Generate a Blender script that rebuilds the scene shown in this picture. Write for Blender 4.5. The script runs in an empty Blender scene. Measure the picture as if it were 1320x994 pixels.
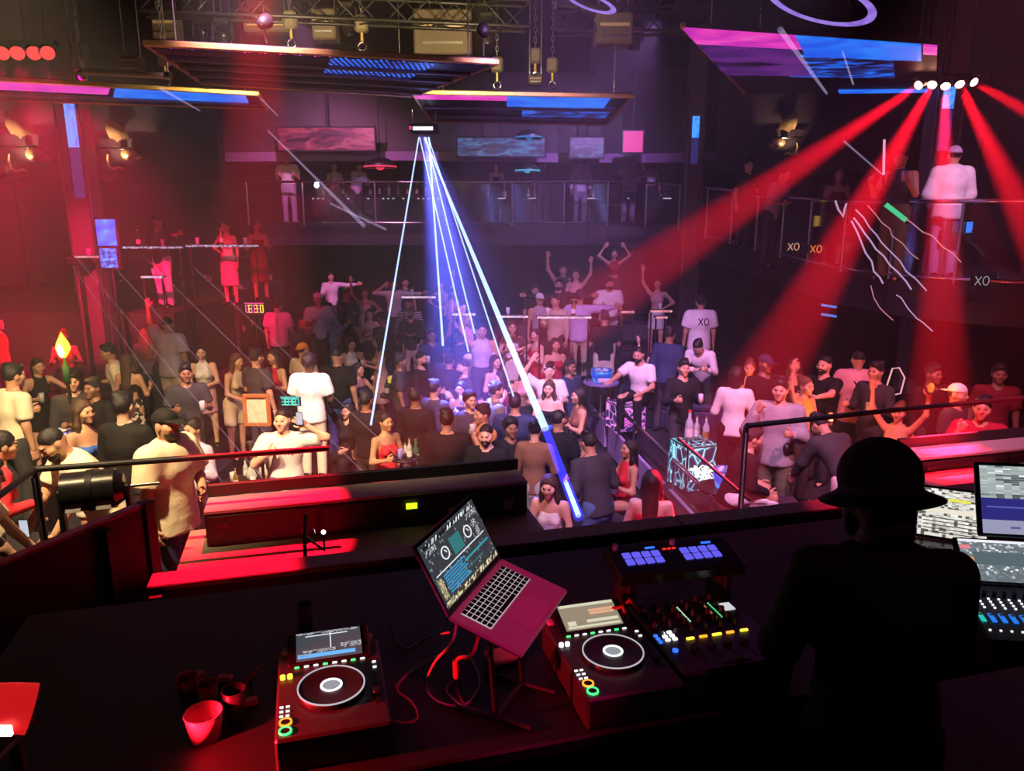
import bpy, math, random
import numpy as np
from mathutils import Vector, Matrix

S = bpy.context.scene
COL = S.collection
random.seed(7)
rng = np.random.default_rng(7)

# ------------------------------------------------------------------ camera, world, exposure
CAM = Vector((0.0, 0.0, 3.35))
TH = math.radians(12.9)
FPX = 980.0
cam = bpy.data.objects.new('camera', bpy.data.cameras.new('camera'))
COL.objects.link(cam)
cam.data.sensor_width = 36.0
cam.data.sensor_fit = 'HORIZONTAL'
cam.data.lens = 36.0 * FPX / 1320.0
cam.data.clip_end = 200
cam.location = CAM
cam.rotation_euler = (math.radians(90) - TH, 0, 0)
S.camera = cam
S.view_settings.view_transform = 'Standard'
S.view_settings.look = 'None'
S.view_settings.gamma = 1.0
S.view_settings.exposure = 0.0
S.view_settings.use_curve_mapping = False
world = bpy.data.worlds.new('club_dark')
S.world = world
world.use_nodes = True
world.node_tree.nodes['Background'].inputs[0].default_value = (0.0016, 0.0006, 0.003, 1)
world.node_tree.nodes['Background'].inputs[1].default_value = 1.0
HAZE_DENSITY = 0.0085
S.cycles.max_bounces = 5
S.cycles.diffuse_bounces = 2
S.cycles.glossy_bounces = 3
S.cycles.transparent_max_bounces = 12
S.cycles.volume_bounces = 0
S.cycles.caustics_reflective = False
S.cycles.caustics_refractive = False


def ray(px, py):
    a = (px - 660) / FPX
    b = (py - 497) / FPX
    return Vector((a, math.cos(TH) - math.sin(TH) * b, -math.sin(TH) - math.cos(TH) * b))


def atd(px, py, d):          # the point seen at a pixel, d metres deep
    return CAM + ray(px, py) * d


def atz(px, py, z):          # the point seen at a pixel at height z
    r = ray(px, py)
    return CAM + r * ((z - CAM.z) / r.z)


def aty(px, py, y):
    r = ray(px, py)
    return CAM + r * (y / r.y)


# ------------------------------------------------------------------ materials
MATS = {}


def _new(name):
    m = bpy.data.materials.new(name)
    m.use_nodes = True
    return m, m.node_tree.nodes, m.node_tree.links


def M(name, col=(.5, .5, .5), rough=.6, metal=0., var=.18, scale=14., bump=0., spec=.5, bscale=None):
    if name in MATS:
        return MATS[name]
    m, N, L = _new(name)
    b = N['Principled BSDF']
    b.inputs['Roughness'].default_value = rough
    b.inputs['Metallic'].default_value = metal
    b.inputs['Specular IOR Level'].default_value = spec
    tc = N.new('ShaderNodeTexCoord')
    nz = N.new('ShaderNodeTexNoise')
    nz.inputs['Scale'].default_value = scale
    nz.inputs['Detail'].default_value = 3
    L.new(tc.outputs['Object'], nz.inputs['Vector'])
    mx = N.new('ShaderNodeMix')
    mx.data_type = 'RGBA'
    mx.inputs[6].default_value = (*[c * (1 - var) for c in col], 1)
    mx.inputs[7].default_value = (*[min(1, c * (1 + var)) for c in col], 1)
    L.new(nz.outputs['Fac'], mx.inputs[0])
    L.new(mx.outputs[2], b.inputs['Base Color'])
    if bump:
        n2 = N.new('ShaderNodeTexNoise')
        n2.inputs['Scale'].default_value = bscale or scale * 3
        L.new(tc.outputs['Object'], n2.inputs['Vector'])
        bp = N.new('ShaderNodeBump')
        bp.inputs['Strength'].default_value = bump
        bp.inputs['Distance'].default_value = .01
        L.new(n2.outputs['Fac'], bp.inputs['Height'])
        L.new(bp.outputs['Normal'], b.inputs['Normal'])
    MATS[name] = m
    return m


def EM(name, col, strength, sample=False, base=(.02, .02, .02)):
    """a lamp face, LED or lit screen of one colour"""
    if name in MATS:
        return MATS[name]
    m, N, L = _new(name)
    b = N['Principled BSDF']
    b.inputs['Base Color'].default_value = (*base, 1)
    b.inputs['Emission Color'].default_value = (*col, 1)
    b.inputs['Emission Strength'].default_value = strength
    if not sample:
        m.cycles.emission_sampling = 'NONE'
    MATS[name] = m
    return m


def SCREEN(name, ramp, strength, scale=(4, 4, 4), kind='noise', thr=None, dots=0., detail=3., dist=.0, coord='Generated'):
    """a lit display: an emissive picture from a colour ramp over a noise / wave / brick pattern, LED dots if wanted"""
    if name in MATS:
        return MATS[name]
    m, N, L = _new(name)
    b = N['Principled BSDF']
    b.inputs['Base Color'].default_value = (.012, .012, .016, 1)
    b.inputs['Roughness'].default_value = .35
    tc = N.new('ShaderNodeTexCoord')
    mp = N.new('ShaderNodeMapping')
    mp.inputs['Scale'].default_value = scale
    L.new(tc.outputs[coord], mp.inputs['Vector'])
    if kind == 'noise':
        t = N.new('ShaderNodeTexNoise')
        t.inputs['Scale'].default_value = 1
        t.inputs['Detail'].default_value = detail
        t.inputs['Distortion'].default_value = dist
        L.new(mp.outputs[0], t.inputs['Vector'])
        out = t.outputs['Fac']
    elif kind == 'voro':
        t = N.new('ShaderNodeTexVoronoi')
        t.feature = 'DISTANCE_TO_EDGE'
        t.inputs['Scale'].default_value = 1
        L.new(mp.outputs[0], t.inputs['Vector'])
        out = t.outputs['Distance']
    elif kind == 'white':
        sn = N.new('ShaderNodeVectorMath')
        sn.operation = 'FLOOR'
        L.new(mp.outputs[0], sn.inputs[0])
        t = N.new('ShaderNodeTexWhiteNoise')
        L.new(sn.outputs[0], t.inputs['Vector'])
        out = t.outputs['Value']
    else:
        t = N.new('ShaderNodeTexGradient')
        L.new(mp.outputs[0], t.inputs['Vector'])
        out = t.outputs['Fac']
    cr = N.new('ShaderNodeValToRGB')
    el = cr.color_ramp.elements
    while len(el) < len(ramp):
        el.new(.5)
    for e, (p, c) in zip(el, ramp):
        e.position = p
        e.color = (*c, 1)
    if thr:
        cr.color_ramp.interpolation = 'CONSTANT'
    L.new(out, cr.inputs[0])
    col = cr.outputs[0]
    if dots:
        v = N.new('ShaderNodeTexVoronoi')
        v.inputs['Randomness'].default_value = 0
        v.inputs['Scale'].default_value = dots
        L.new(tc.outputs['Object'], v.inputs['Vector'])
        mt = N.new('ShaderNodeMath')
        mt.operation = 'LESS_THAN'
        mt.inputs[1].default_value = .36
        L.new(v.outputs['Distance'], mt.inputs[0])
        mm = N.new('ShaderNodeMix')
        mm.data_type = 'RGBA'
        mm.inputs[6].default_value = (0, 0, 0, 1)
        L.new(mt.outputs[0], mm.inputs[0])
        L.new(col, mm.inputs[7])
        col = mm.outputs[2]
    L.new(col, b.inputs['Emission Color'])
    b.inputs['Emission Strength'].default_value = strength
    m.cycles.emission_sampling = 'NONE'
    MATS[name] = m
    return m


def BEAM(name, col, strength):
    """laser light in the haze and painted reflections: gives off light, lets through what is behind"""
    m, N, L = _new(name)
    N.clear()
    o = N.new('ShaderNodeOutputMaterial')
    e = N.new('ShaderNodeEmission')
    e.inputs['Color'].default_value = (*col, 1)
    e.inputs['Strength'].default_value = strength
    t = N.new('ShaderNodeBsdfTransparent')
    a = N.new('ShaderNodeAddShader')
    L.new(e.outputs[0], a.inputs[0])
    L.new(t.outputs[0], a.inputs[1])
    L.new(a.outputs[0], o.inputs['Surface'])
    m.cycles.emission_sampling = 'NONE'
    MATS[name] = m
    return m


BLACK = M('matt_black_paint', (.012, .012, .014), .55)
BLACKG = M('black_gloss_plastic', (.014, .014, .017), .25)
DARKM = M('dark_grey_metal', (.05, .05, .055), .4, .7)
STEEL = M('brushed_steel', (.55, .55, .58), .3, 1.)
CHROME = M('polished_chrome', (.75, .72, .78), .12, 1., var=.05)
GOLD = M('gold_trim', (.8, .55, .2), .35, .8)
WHITEP = M('white_plastic', (.75, .74, .72), .45)


# ------------------------------------------------------------------ mesh helpers
class MB:
    def __init__(s):
        s.v, s.f, s.m, s.sm = [], [], [], []

    def add(s, vs, fs, mi=0, smooth=False):
        b = len(s.v)
        s.v.extend([tuple(x) for x in vs])
        s.f.extend([tuple(b + i for i in f) for f in fs])
        s.m.extend([mi] * len(fs))
        s.sm.extend([smooth] * len(fs))
        return s

    def box(s, c, d, R=None, mi=0, bev=0.):
        c = Vector(c)
        x, y, z = d[0] / 2, d[1] / 2, d[2] / 2
        if bev > 0:
            bev = min(bev, x * .9, y * .9, z * .9)
            vs, idx = [], {}
            for sx in (-1, 1):
                for sy in (-1, 1):
                    for sz in (-1, 1):
                        for ax in range(3):
                            p = [sx * (x - bev), sy * (y - bev), sz * (z - bev)]
                            p[ax] = (sx * x, sy * y, sz * z)[ax]
                            idx[(sx, sy, sz, ax)] = len(vs)
                            vs.append(Vector(p))
            fs = []
            for ax in range(3):
                a, b = (ax + 1) % 3, (ax + 2) % 3
                for sg in (-1, 1):
                    q = []
                    for ua, ub in ((-1, -1), (1, -1), (1, 1), (-1, 1)):
                        k = [0, 0, 0]
                        k[ax], k[a], k[b] = sg, ua, ub
                        q.append(idx[(*k, ax)])
                    fs.append(q if sg > 0 else q[::-1])
            for ax in range(3):
                a, b = (ax + 1) % 3, (ax + 2) % 3
                for ua in (-1, 1):
                    for ub in (-1, 1):
                        k0, k1 = [0] * 3, [0] * 3
                        k0[ax], k1[ax] = -1, 1
                        k0[a] = k1[a] = ua
                        k0[b] = k1[b] = ub
                        q = [idx[(*k0, a)], idx[(*k1, a)], idx[(*k1, b)], idx[(*k0, b)]]
                        fs.append(q if ua * ub < 0 else q[::-1])
            for sx in (-1, 1):
                for sy in (-1, 1):
                    for sz in (-1, 1):
                        q = [idx[(sx, sy, sz, i)] for i in range(3)]
                        fs.append(q if sx * sy * sz > 0 else q[::-1])
        else:
            vs = [Vector((i * x, j * y, k * z)) for i in (-1, 1) for j in (-1, 1) for k in (-1, 1)]
            fs = [(0, 1, 3, 2), (4, 6, 7, 5), (0, 4, 5, 1), (2, 3, 7, 6), (0, 2, 6, 4), (1, 5, 7, 3)]
        if R is not None:
            vs = [R @ v for v in vs]
        return s.add([v + c for v in vs], fs, mi)

    def cyl(s, p, q, r0, r1=None, n=16, mi=0, caps=True, smooth=True):
        p, q = Vector(p), Vector(q)
        r1 = r0 if r1 is None else r1
        w = (q - p).normalized()
        u = w.orthogonal().normalized()
        t = w.cross(u)
        vs = []
        for c, r in ((p, r0), (q, r1)):
            for i in range(n):
                a = 2 * math.pi * i / n
                vs.append(c + (u * math.cos(a) + t * math.sin(a)) * r)
        fs = [(i, (i + 1) % n, n + (i + 1) % n, n + i) for i in range(n)]
        s.add(vs, fs, mi, smooth)
        if caps:
            s.add(vs[:n], [tuple(range(n))[::-1]], mi)
            s.add(vs[n:], [tuple(range(n))], mi)
        return s

    def tube(s, pts, r, n=8, mi=0, closed=False, rs=None):
        pts = [Vector(p) for p in pts]
        k = len(pts)
        vs = []
        up = None
        for i, p in enumerate(pts):
            a = pts[(i - 1) % k] if (i or closed) else pts[0]
            b = pts[(i + 1) % k] if (i < k - 1 or closed) else pts[-1]
            w = (b - a).normalized()
            up = w.orthogonal().normalized() if up is None else (up - w * up.dot(w)).normalized()
            t = w.cross(up)
            rr = rs[i] if rs else r
            for j in range(n):
                an = 2 * math.pi * j / n
                vs.append(p + (up * math.cos(an) + t * math.sin(an)) * rr)
        fs = []
        for i in range(k if closed else k - 1):
            i2 = (i + 1) % k
            for j in range(n):
                fs.append((i * n + j, i * n + (j + 1) % n, i2 * n + (j + 1) % n, i2 * n + j))
        s.add(vs, fs, mi, True)
        if not closed:
            s.add(vs[:n], [tuple(range(n))[::-1]], mi)
            s.add(vs[-n:], [tuple(range(n))], mi)
        return s

    def lathe(s, prof, n=20, c=(0, 0, 0), mi=0, R=None):
        vs = []
        c = Vector(c)
        for r, z in prof:
            for i in range(n):
                a = 2 * math.pi * i / n
                v = Vector((r * math.cos(a), r * math.sin(a), z))
                vs.append(c + (R @ v if R is not None else v))
        fs = []
        for k in range(len(prof) - 1):
            for i in range(n):
                fs.append((k * n + i, k * n + (i + 1) % n, (k + 1) * n + (i + 1) % n, (k + 1) * n + i))
        return s.add(vs, fs, mi, True)

    def ball(s, c, r, n=12, mi=0, R=None):
        r = (r, r, r) if not isinstance(r, (tuple, list)) else r
        m = n // 2
        c = Vector(c)
        vs, fs = [], []
        for k in range(m + 1):
            ph = math.pi * k / m
            for i in range(n):
                a = 2 * math.pi * i / n
                v = Vector((r[0] * math.sin(ph) * math.cos(a), r[1] * math.sin(ph) * math.sin(a), r[2] * math.cos(ph)))
                vs.append(c + (R @ v if R is not None else v))
        for k in range(m):
            for i in range(n):
                fs.append((k * n + i, (k + 1) * n + i, (k + 1) * n + (i + 1) % n, k * n + (i + 1) % n))
        return s.add(vs, fs, mi, True)

    def prism(s, poly, z0, z1, mi=0):
        n = len(poly)
        vs = [(p[0], p[1], z0) for p in poly] + [(p[0], p[1], z1) for p in poly]
        fs = [tuple(range(n))[::-1], tuple(range(n, 2 * n))] + [(i, (i + 1) % n, n + (i + 1) % n, n + i) for i in range(n)]
        return s.add(vs, fs, mi)

    def slab(s, quad, t, mi=0):
        """a plate of thickness t whose front is the quad"""
        q = [Vector(p) for p in quad]
        nrm = (q[1] - q[0]).cross(q[3] - q[0]).normalized()
        vs = q + [p - nrm * t for p in q]
        fs = [(0, 1, 2, 3), (7, 6, 5, 4)] + [(i, 4 + i, 4 + (i + 1) % 4, (i + 1) % 4) for i in range(4)]
        return s.add(vs, fs, mi)

    def build(s, name, mats, parent=None, world=True, mw=None):
        me = bpy.data.meshes.new(name)
        me.from_pydata(s.v, [], s.f)
        for m in (mats if isinstance(mats, (list, tuple)) else [mats]):
            me.materials.append(m)
        me.polygons.foreach_set('material_index', s.m)
        me.polygons.foreach_set('use_smooth', s.sm)
        me.update()
        return link(name, me, parent, world, mw)


def link(name, me, parent=None, world=True, mw=None):
    o = bpy.data.objects.new(name, me)
    COL.objects.link(o)
    if parent is not None:
        o.parent = parent
        if world:
            o.matrix_parent_inverse = PM(parent).inverted()
    if mw is not None:
        o.matrix_basis = mw
    return o


def PM(o):
    if o.parent is None:
        return o.matrix_basis.copy()
    return PM(o.parent) @ o.matrix_parent_inverse @ o.matrix_basis


def tag(o, label, cat, group=None, kind=None):
    o['label'] = label
    o['category'] = cat
    if group:
        o['group'] = group
    if kind:
        o['kind'] = kind
    return o


def struct(o, label=None):
    o['kind'] = 'structure'
    if label:
        o['label'] = label
    return o


def thing(name, label, cat, loc=(0, 0, 0), rz=0., group=None, rot=None):
    o = bpy.data.objects.new(name, None)
    o.empty_display_size = .1
    COL.objects.link(o)
    R = rot.to_4x4() if rot is not None else Matrix.Rotation(rz, 4, 'Z')
    mw = Matrix.Translation(Vector(loc)) @ R
    o.matrix_basis = mw
    return tag(o, label, cat, group)


def spot(name, parent, p, t, col, e, ang, blend=.3, r=.06):
    l = bpy.data.lights.new(name, 'SPOT')
    l.color = col
    l.energy = e
    l.spot_size = math.radians(ang)
    l.spot_blend = blend
    l.shadow_soft_size = r
    o = bpy.data.objects.new(name, l)
    COL.objects.link(o)
    d = Vector(t) - Vector(p)
    mw = Matrix.Translation(Vector(p)) @ d.to_track_quat('-Z', 'Y').to_matrix().to_4x4()
    if parent is not None:
        o.parent = parent
        o.matrix_parent_inverse = PM(parent).inverted()
    o.matrix_basis = mw
    return o


def aim(d):
    """rotation whose -Z looks along d"""
    return Vector(d).to_track_quat('-Z', 'Y').to_matrix()

# ================================================================== the hall
M_FLOOR = M('dance_floor_dark', (.030, .028, .034), .28, var=.35, scale=3)
M_WALL = M('dark_plum_wall', (.020, .008, .022), .7, var=.3, scale=2, bump=.15)
M_CEIL = M('black_ceiling', (.012, .011, .014), .8)
M_FASC = M('dark_fascia', (.014, .008, .020), .45, var=.3, scale=4)
M_CARPET = M('dark_carpet', (.03, .02, .028), .9, var=.3, scale=30, bump=.3)
M_GREYF = M('worn_grey_stage_floor', (.32, .27, .22), .6, var=.3, scale=9, bump=.1)

XL, XR, YB, YF, ZC = -13.0, 13.5, 25.0, -2.2, 7.2
struct(MB().box(((XL + XR) / 2, (YB + YF) / 2, -.85), (XR - XL + .4, YB - YF + .4, .2)).build('floor', M_FLOOR))
struct(MB().box(((XL + XR) / 2, (YB + YF) / 2, ZC + .1), (XR - XL + .4, YB - YF + .4, .2)).build('ceiling', M_CEIL))


def panelled_wall(name, p0, p1, z0, z1, n, rows, inward):
    """a wall with the upholstered panels that the light picks out"""
    p0, p1 = Vector(p0), Vector(p1)
    e = (p1 - p0)
    w = e.length
    e.normalize()
    nv = Vector(inward)
    R = Matrix((e, Vector((0, 0, 1)).cross(e), Vector((0, 0, 1)))).transposed()
    root = MB().box((p0 + p1) / 2 + Vector((0, 0, (z0 + z1) / 2)) - nv * .1, (w, .2, z1 - z0), R).build(name, M_WALL)
    struct(root)
    pw, ph = w / n, (z1 - z0) / rows
    me = None
    for i in range(n):
        for j in range(rows):
            c = p0 + e * (pw * (i + .5)) + Vector((0, 0, z0 + ph * (j + .5))) + nv * .015
            if me is None:
                o = MB().box((0, 0, 0), (pw - .06, .05, ph - .06), None, 0, .015).build('wall_panel', M_WALL, root)
                me = o.data
            else:
                o = link('wall_panel', me, root)
            o.matrix_basis = Matrix.Translation(c) @ R.to_4x4()
    return root


panelled_wall('wall_back', (XL, YB, 0), (XR, YB, 0), 0, ZC, 14, 4, (0, -1, 0))
panelled_wall('wall_left', (XL, YF, 0), (XL, YB, 0), 0, ZC, 12, 4, (1, 0, 0))
panelled_wall('wall_right', (XR, YF, 0), (XR, YB, 0), 0, ZC, 12, 4, (-1, 0, 0))
struct(MB().box(((XL + XR) / 2, YF - .1, ZC / 2), (XR - XL, .2, ZC)).build('wall_front', M_WALL))

# ---- balcony: back gallery at 3.0 m, curving down to the side gallery at 2.4 m
edge = [(-6.7, 19.8, 3.0), (-3.5, 20.0, 3.0), (0.0, 20.0, 3.0), (2.4, 19.6, 3.0), (3.9, 18.2, 2.86), (4.6, 16.3, 2.68),
        (4.95, 14.2, 2.52), (5.15, 12.0, 2.42), (5.9, 10.2, 2.4), (7.6, 9.1, 2.4), (10.2, 8.5, 2.4), (13.35, 8.2, 2.4)]


def smooth_path(pts, n=4):
    pts = [Vector(p) for p in pts]
    out = []
    for i in range(len(pts) - 1):
        a, b, c, d = pts[max(i - 1, 0)], pts[i], pts[i + 1], pts[min(i + 2, len(pts) - 1)]
        for k in range(n):
            t = k / n
            out.append(.5 * ((2 * b) + (c - a) * t + (2 * a - 5 * b + 4 * c - d) * t * t + (3 * b - a - 3 * c + d) * t ** 3))
    return out + [pts[-1]]


EDGE = smooth_path(edge, 4)
mb = MB()
for a, b in zip(EDGE[:-1], EDGE[1:]):
    ob = [Vector((p.x + (2.5 if p.x > 3 else 0), YB - .12 if p.x < 5 else max(p.y + 3, YB - .12), p.z)) for p in (a, b)]
    q = [a, b, ob[1], ob[0]]
    mb.slab(q, .22)
struct(mb.build('balcony_floor', M_CARPET), 'dark gallery floor along the back and side of the hall')
fas = MB()
for a, b in zip(EDGE[:-1], EDGE[1:]):
    dn = Vector((0, 0, -.5))
    up = Vector((0, 0, .05))
    fas.slab([a + dn, b + dn, b + up, a + up], .1)
struct(fas.build('balcony_fascia', M_FASC), 'curved dark front edge of the gallery')
# soffit LED line and rail with glass
rail = thing('balcony_railing', 'glass balcony railing with a steel handrail along the curved gallery', 'railing', EDGE[0])
mb = MB()
mb.tube([p + Vector((0, 0, 1.08)) for p in EDGE], .03, 8)
mb.build('handrail', CHROME, rail)
mb = MB()
mb.tube([p + Vector((0, 0, .07)) for p in EDGE], .025, 6)
mb.build('bottom_rail', CHROME, rail)
gl, N, L = _new('balcony_glass')
N.clear()
o_ = N.new('ShaderNodeOutputMaterial')
t_ = N.new('ShaderNodeBsdfTransparent')
t_.inputs[0].default_value = (.86, .83, .9, 1)
g_ = N.new('ShaderNodeBsdfGlossy')
g_.inputs['Roughness'].default_value = .08
m_ = N.new('ShaderNodeMixShader')
m_.inputs[0].default_value = .10
L.new(t_.outputs[0], m_.inputs[1])
L.new(g_.outputs[0], m_.inputs[2])
L.new(m_.outputs[0], o_.inputs[0])
GLASS = gl
for i in range(0, len(EDGE) - 1, 2):
    a, b = EDGE[i], EDGE[min(i + 2, len(EDGE) - 1)]
    d = (b - a) * .02
    MB().slab([a + d + Vector((0, 0, .1)), b - d + Vector((0, 0, .1)), b - d + Vector((0, 0, 1.03)), a + d + Vector((0, 0, 1.03))], .012).build('glass_pane', GLASS, rail)
    MB().cyl(a, a + Vector((0, 0, 1.07)), .022, n=8).build('post', STEEL, rail)

# bulkhead band over the back gallery
bh = MB()
bp = smooth_path([(-7.2, 19.6, 4.55), (-3, 20.2, 4.62), (0, 20.4, 4.6), (2.8, 20.0, 4.55), (5.2, 18.6, 4.5)], 5)
for a, b in zip(bp[:-1], bp[1:]):
    bh.slab([a, b, b + Vector((0, 0, .22)), a + Vector((0, 0, .22))], .35)
struct(bh.build('bulkhead_beam', M('lilac_grey_bulkhead', (.22, .13, .26), .5)), 'pale curved beam above the back gallery')
up_ = MB()
for a, b in zip(bp[:-1], bp[1:]):
    z = Vector((0, 0, .22))
    u = Vector((0, .25, .22))
    t = Vector((0, .25, 2.2))
    up_.slab([a + u, b + u, b + t, a + t], .1)
struct(up_.build('bulkhead_wall', M_FASC), 'dark curved wall above the gallery beam')

# left tier behind the bar line
struct(MB().box((-9.6, 17.6, .75), (6.6, 7.0, 1.5)).build('side_platform', M_CARPET), 'dark raised platform at the side of the hall')

# columns
def column(name, px0, y0, px1, y1, dpt, w, label, led):
    b = atd((px0 + px1) / 2, (y0 + y1) / 2, dpt)
    c = thing(name, label, 'column', (b.x, b.y, 0), 0)
    c['kind'] = 'structure'
    MB().box((b.x, b.y, ZC / 2), (w, w, ZC - .02), None, 0, .02).build('shaft', M('column_cladding', (.16, .12, .16), .45, .2, var=.3), c)
    MB().box((b.x, b.y, .25), (w + .1, w + .1, .5), None, 0, .02).build('plinth', DARKM, c)
    zt = atd(px0, y0, dpt).z
    for (sx, m, z0, z1) in led:
        MB().box((b.x + sx * w * .26, b.y - w / 2 - .012, (z0 + z1) / 2 + zt), (w * .42, .02, abs(z1 - z0)), None).build('led_strip', m, c)
    for k in (-1, 1):
        MB().box((b.x + k * w * .5, b.y - w / 2, ZC / 2), (.03, .03, ZC - .1)).build('corner_trim', STEEL, c)
    return c


LED_B = SCREEN('column_led_blue', [(.25, (.02, .12, .8)), (.5, (.05, .3, 1)), (.75, (.02, .05, .5))], 1.6, (2, 2, 3), dots=0)
LED_V = SCREEN('column_led_violet', [(.3, (.03, .02, .25)), (.55, (.12, .1, .6)), (.7, (.02, .02, .2))], .3, (3, 3, 9), dots=0)
column('column', 98, 136, 112, 320, 13.5, .42, 'slim clad column with a blue lit strip beside the gold wall ornaments', [(.5, LED_B, -.75, 0), (.5, LED_V, -1.6, -.75)])
column('column', 895, 152, 895, 215, 17.0, .36, 'narrow column with a pale blue lit top at the back gallery', [(-.3, LED_B, -.45, 0), (-.3, LED_V, -1.0, -.45)])
column('column', 1216, 118, 1200, 300, 11.6, .38, 'slim column right beneath the row of red spotlights', [(-.5, LED_B, -.3, 0), (-.5, LED_V, -.9, -.3)])

# ================================================================== ceiling: LED panels, rig, lamps
ZP = 4.85
RIBM = M('panel_rib_metal', (.20, .15, .2), .4, .6)
PANELM = M('panel_back_metal', (.03, .025, .035), .5, .3)


def LEDMAT(name, stops, strength, axis_scale=(1, 1, 1), dots=26.):
    return SCREEN(name, stops, strength, axis_scale, 'noise', dots=dots, detail=4, dist=.6, coord='Object')


PINK, VIO, BLU, DK = (1, .05, .55), (.25, .02, .5), (.01, .14, 1), (.008, .004, .02)


def ceiling_panel(pts, label, leds, ribs, z=ZP, gold=(True, True, True, True), strut=True):
    """pts: near-left, near-right, far-right, far-left pixels of the underside"""
    w = [atz(px, py, z) for px, py in pts]
    c = sum(w, Vector()) / 4
    t = thing('ceiling_led_panel', label, 'ceiling panel', (c.x, c.y, z), 0, 'LED panels hung from the ceiling')
    bd = MB()
    bd.prism([(p.x, p.y) for p in w], z + .02, z + .07)
    bd.build('panel_body', PANELM, t)
    for i in range(4):
        if gold[i]:
            a, b = w[i], w[(i + 1) % 4]
            d = (b - a).normalized()
            R = Matrix((d, Vector((0, 0, 1)).cross(d), Vector((0, 0, 1)))).transposed()
            MB().box((a + b) / 2 + Vector((0, 0, .03)), ((b - a).length + .05, .05, .06), R, 0, .01).build('edge_trim', GOLD, t)
    for k in range(ribs):
        f = (k + 1) / (ribs + 1)
        a, b = w[0].lerp(w[3], f), w[1].lerp(w[2], f)
        a, b = a.lerp(b, .02), b.lerp(a, .02)
        d = (b - a).normalized()
        R = Matrix((d, Vector((0, 0, 1)).cross(d), Vector((0, 0, 1)))).transposed()
        MB().box((a + b) / 2 + Vector((0, 0, -.015)), ((b - a).length, .07, .05), R, 0, .01).build('rib', RIBM, t)
    for (u0, u1, v0, v1, m) in leds:
        def P(u, v):
            return (w[0].lerp(w[1], u)).lerp(w[3].lerp(w[2], u), v)
        MB().slab([P(u0, v0) + Vector((0, 0, -.005)), P(u0, v1) + Vector((0, 0, -.005)), P(u1, v1) + Vector((0, 0, -.005)), P(u1, v0) + Vector((0, 0, -.005))], .02).build('led_tile', m, t)
    for i in range(4):
        p = w[i].lerp(c, .15)
        MB().cyl((p.x, p.y, z + .1), (p.x, p.y, ZC), .008, n=6).build('suspension_cable', STEEL, t)
    return t


led_pink = LEDMAT('led_pink_dots', [(.3, VIO), (.5, PINK), (.7, (.7, .1, .6))], 1.6, (1.2, 3, 1), 22)
led_viol = LEDMAT('led_violet_dots', [(.3, DK), (.5, (.2, .03, .45)), (.75, (.5, .06, .6))], 1.3, (1.5, 3, 1), 22)
led_blue = LEDMAT('led_blue_dots', [(.3, (.02, .03, .3)), (.5, BLU), (.7, (.08, .2, 1))], 2.0, (1.5, 3, 1), 18)
led_blue_img = SCREEN('led_blue_picture', [(.40, DK), (.5, (.02, .03, .22)), (.6, BLU), (.75, (.05, .35, 1))], .8, (2.2, 3.6, 1), 'noise', detail=6, dist=1.2, coord='Object')
led_pink_img = SCREEN('led_pink_picture', [(.42, DK), (.52, (.12, .02, .25)), (.62, PINK), (.8, (1, .3, .7))], .7, (2, 3.4, 1), 'noise', detail=6, dist=1.0, coord='Object')
led_blue_full = SCREEN('led_blue_full', [(.3, (.01, .08, .8)), (.6, (.02, .22, 1)), (.8, (.05, .1, .9))], 1.0, (2, 2, 2), 'noise', detail=4, dist=.6, coord='Object')
led_pink_full = SCREEN('led_pink_full', [(.3, (.6, .02, .5)), (.55, (1, .06, .6)), (.8, (1, .25, .7))], .85, (2, 3, 2), 'noise', detail=4, dist=.6, coord='Object')

ceiling_panel([(188, 60), (640, 84), (532, 126), (262, 110)], 'ribbed ceiling panel with gold edges, pink and blue LED dots along one side', [
    (.01, .22, .02, .14, led_viol), (.22, .5, .02, .22, led_pink), (.5, .82, .02, .42, led_blue), (.82, .99, .02, .2, led_viol)], 4)
ceiling_panel([(532, 122), (815, 127), (782, 162), (556, 158)], 'flat ceiling panel with pink fringe and blue cloud picture above the laser', [
    (.0, .42, .0, .12, led_pink_full), (.42, .9, .0, .3, led_blue_full), (.5, .95, .3, .75, led_blue_img), (.05, .45, .12, .55, led_viol)], 2)
ceiling_panel([(-60, 102), (332, 124), (345, 142), (-80, 128)], 'long ceiling panel with one gold edge, pink turning blue beside the gold ornaments', [
    (.0, .48, .0, .35, led_pink_full), (.5, .95, .0, .55, led_blue_full)], 1)
ceiling_panel([(880, 37), (1208, 60), (1206, 119), (960, 122)], 'wide ceiling panel glowing pink and bright blue near the red spotlight row', [
    (.0, .42, .0, .16, led_pink_full), (.0, .4, .16, .6, led_viol), (.42, .93, .0, .26, led_blue_full), (.3, .8, .26, .62, led_blue_img), (.94, 1., .0, .14, led_pink_full), (.5, .98, .93, 1., led_blue_full)], 0, z=5.15, gold=(False, False, False, True))


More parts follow.
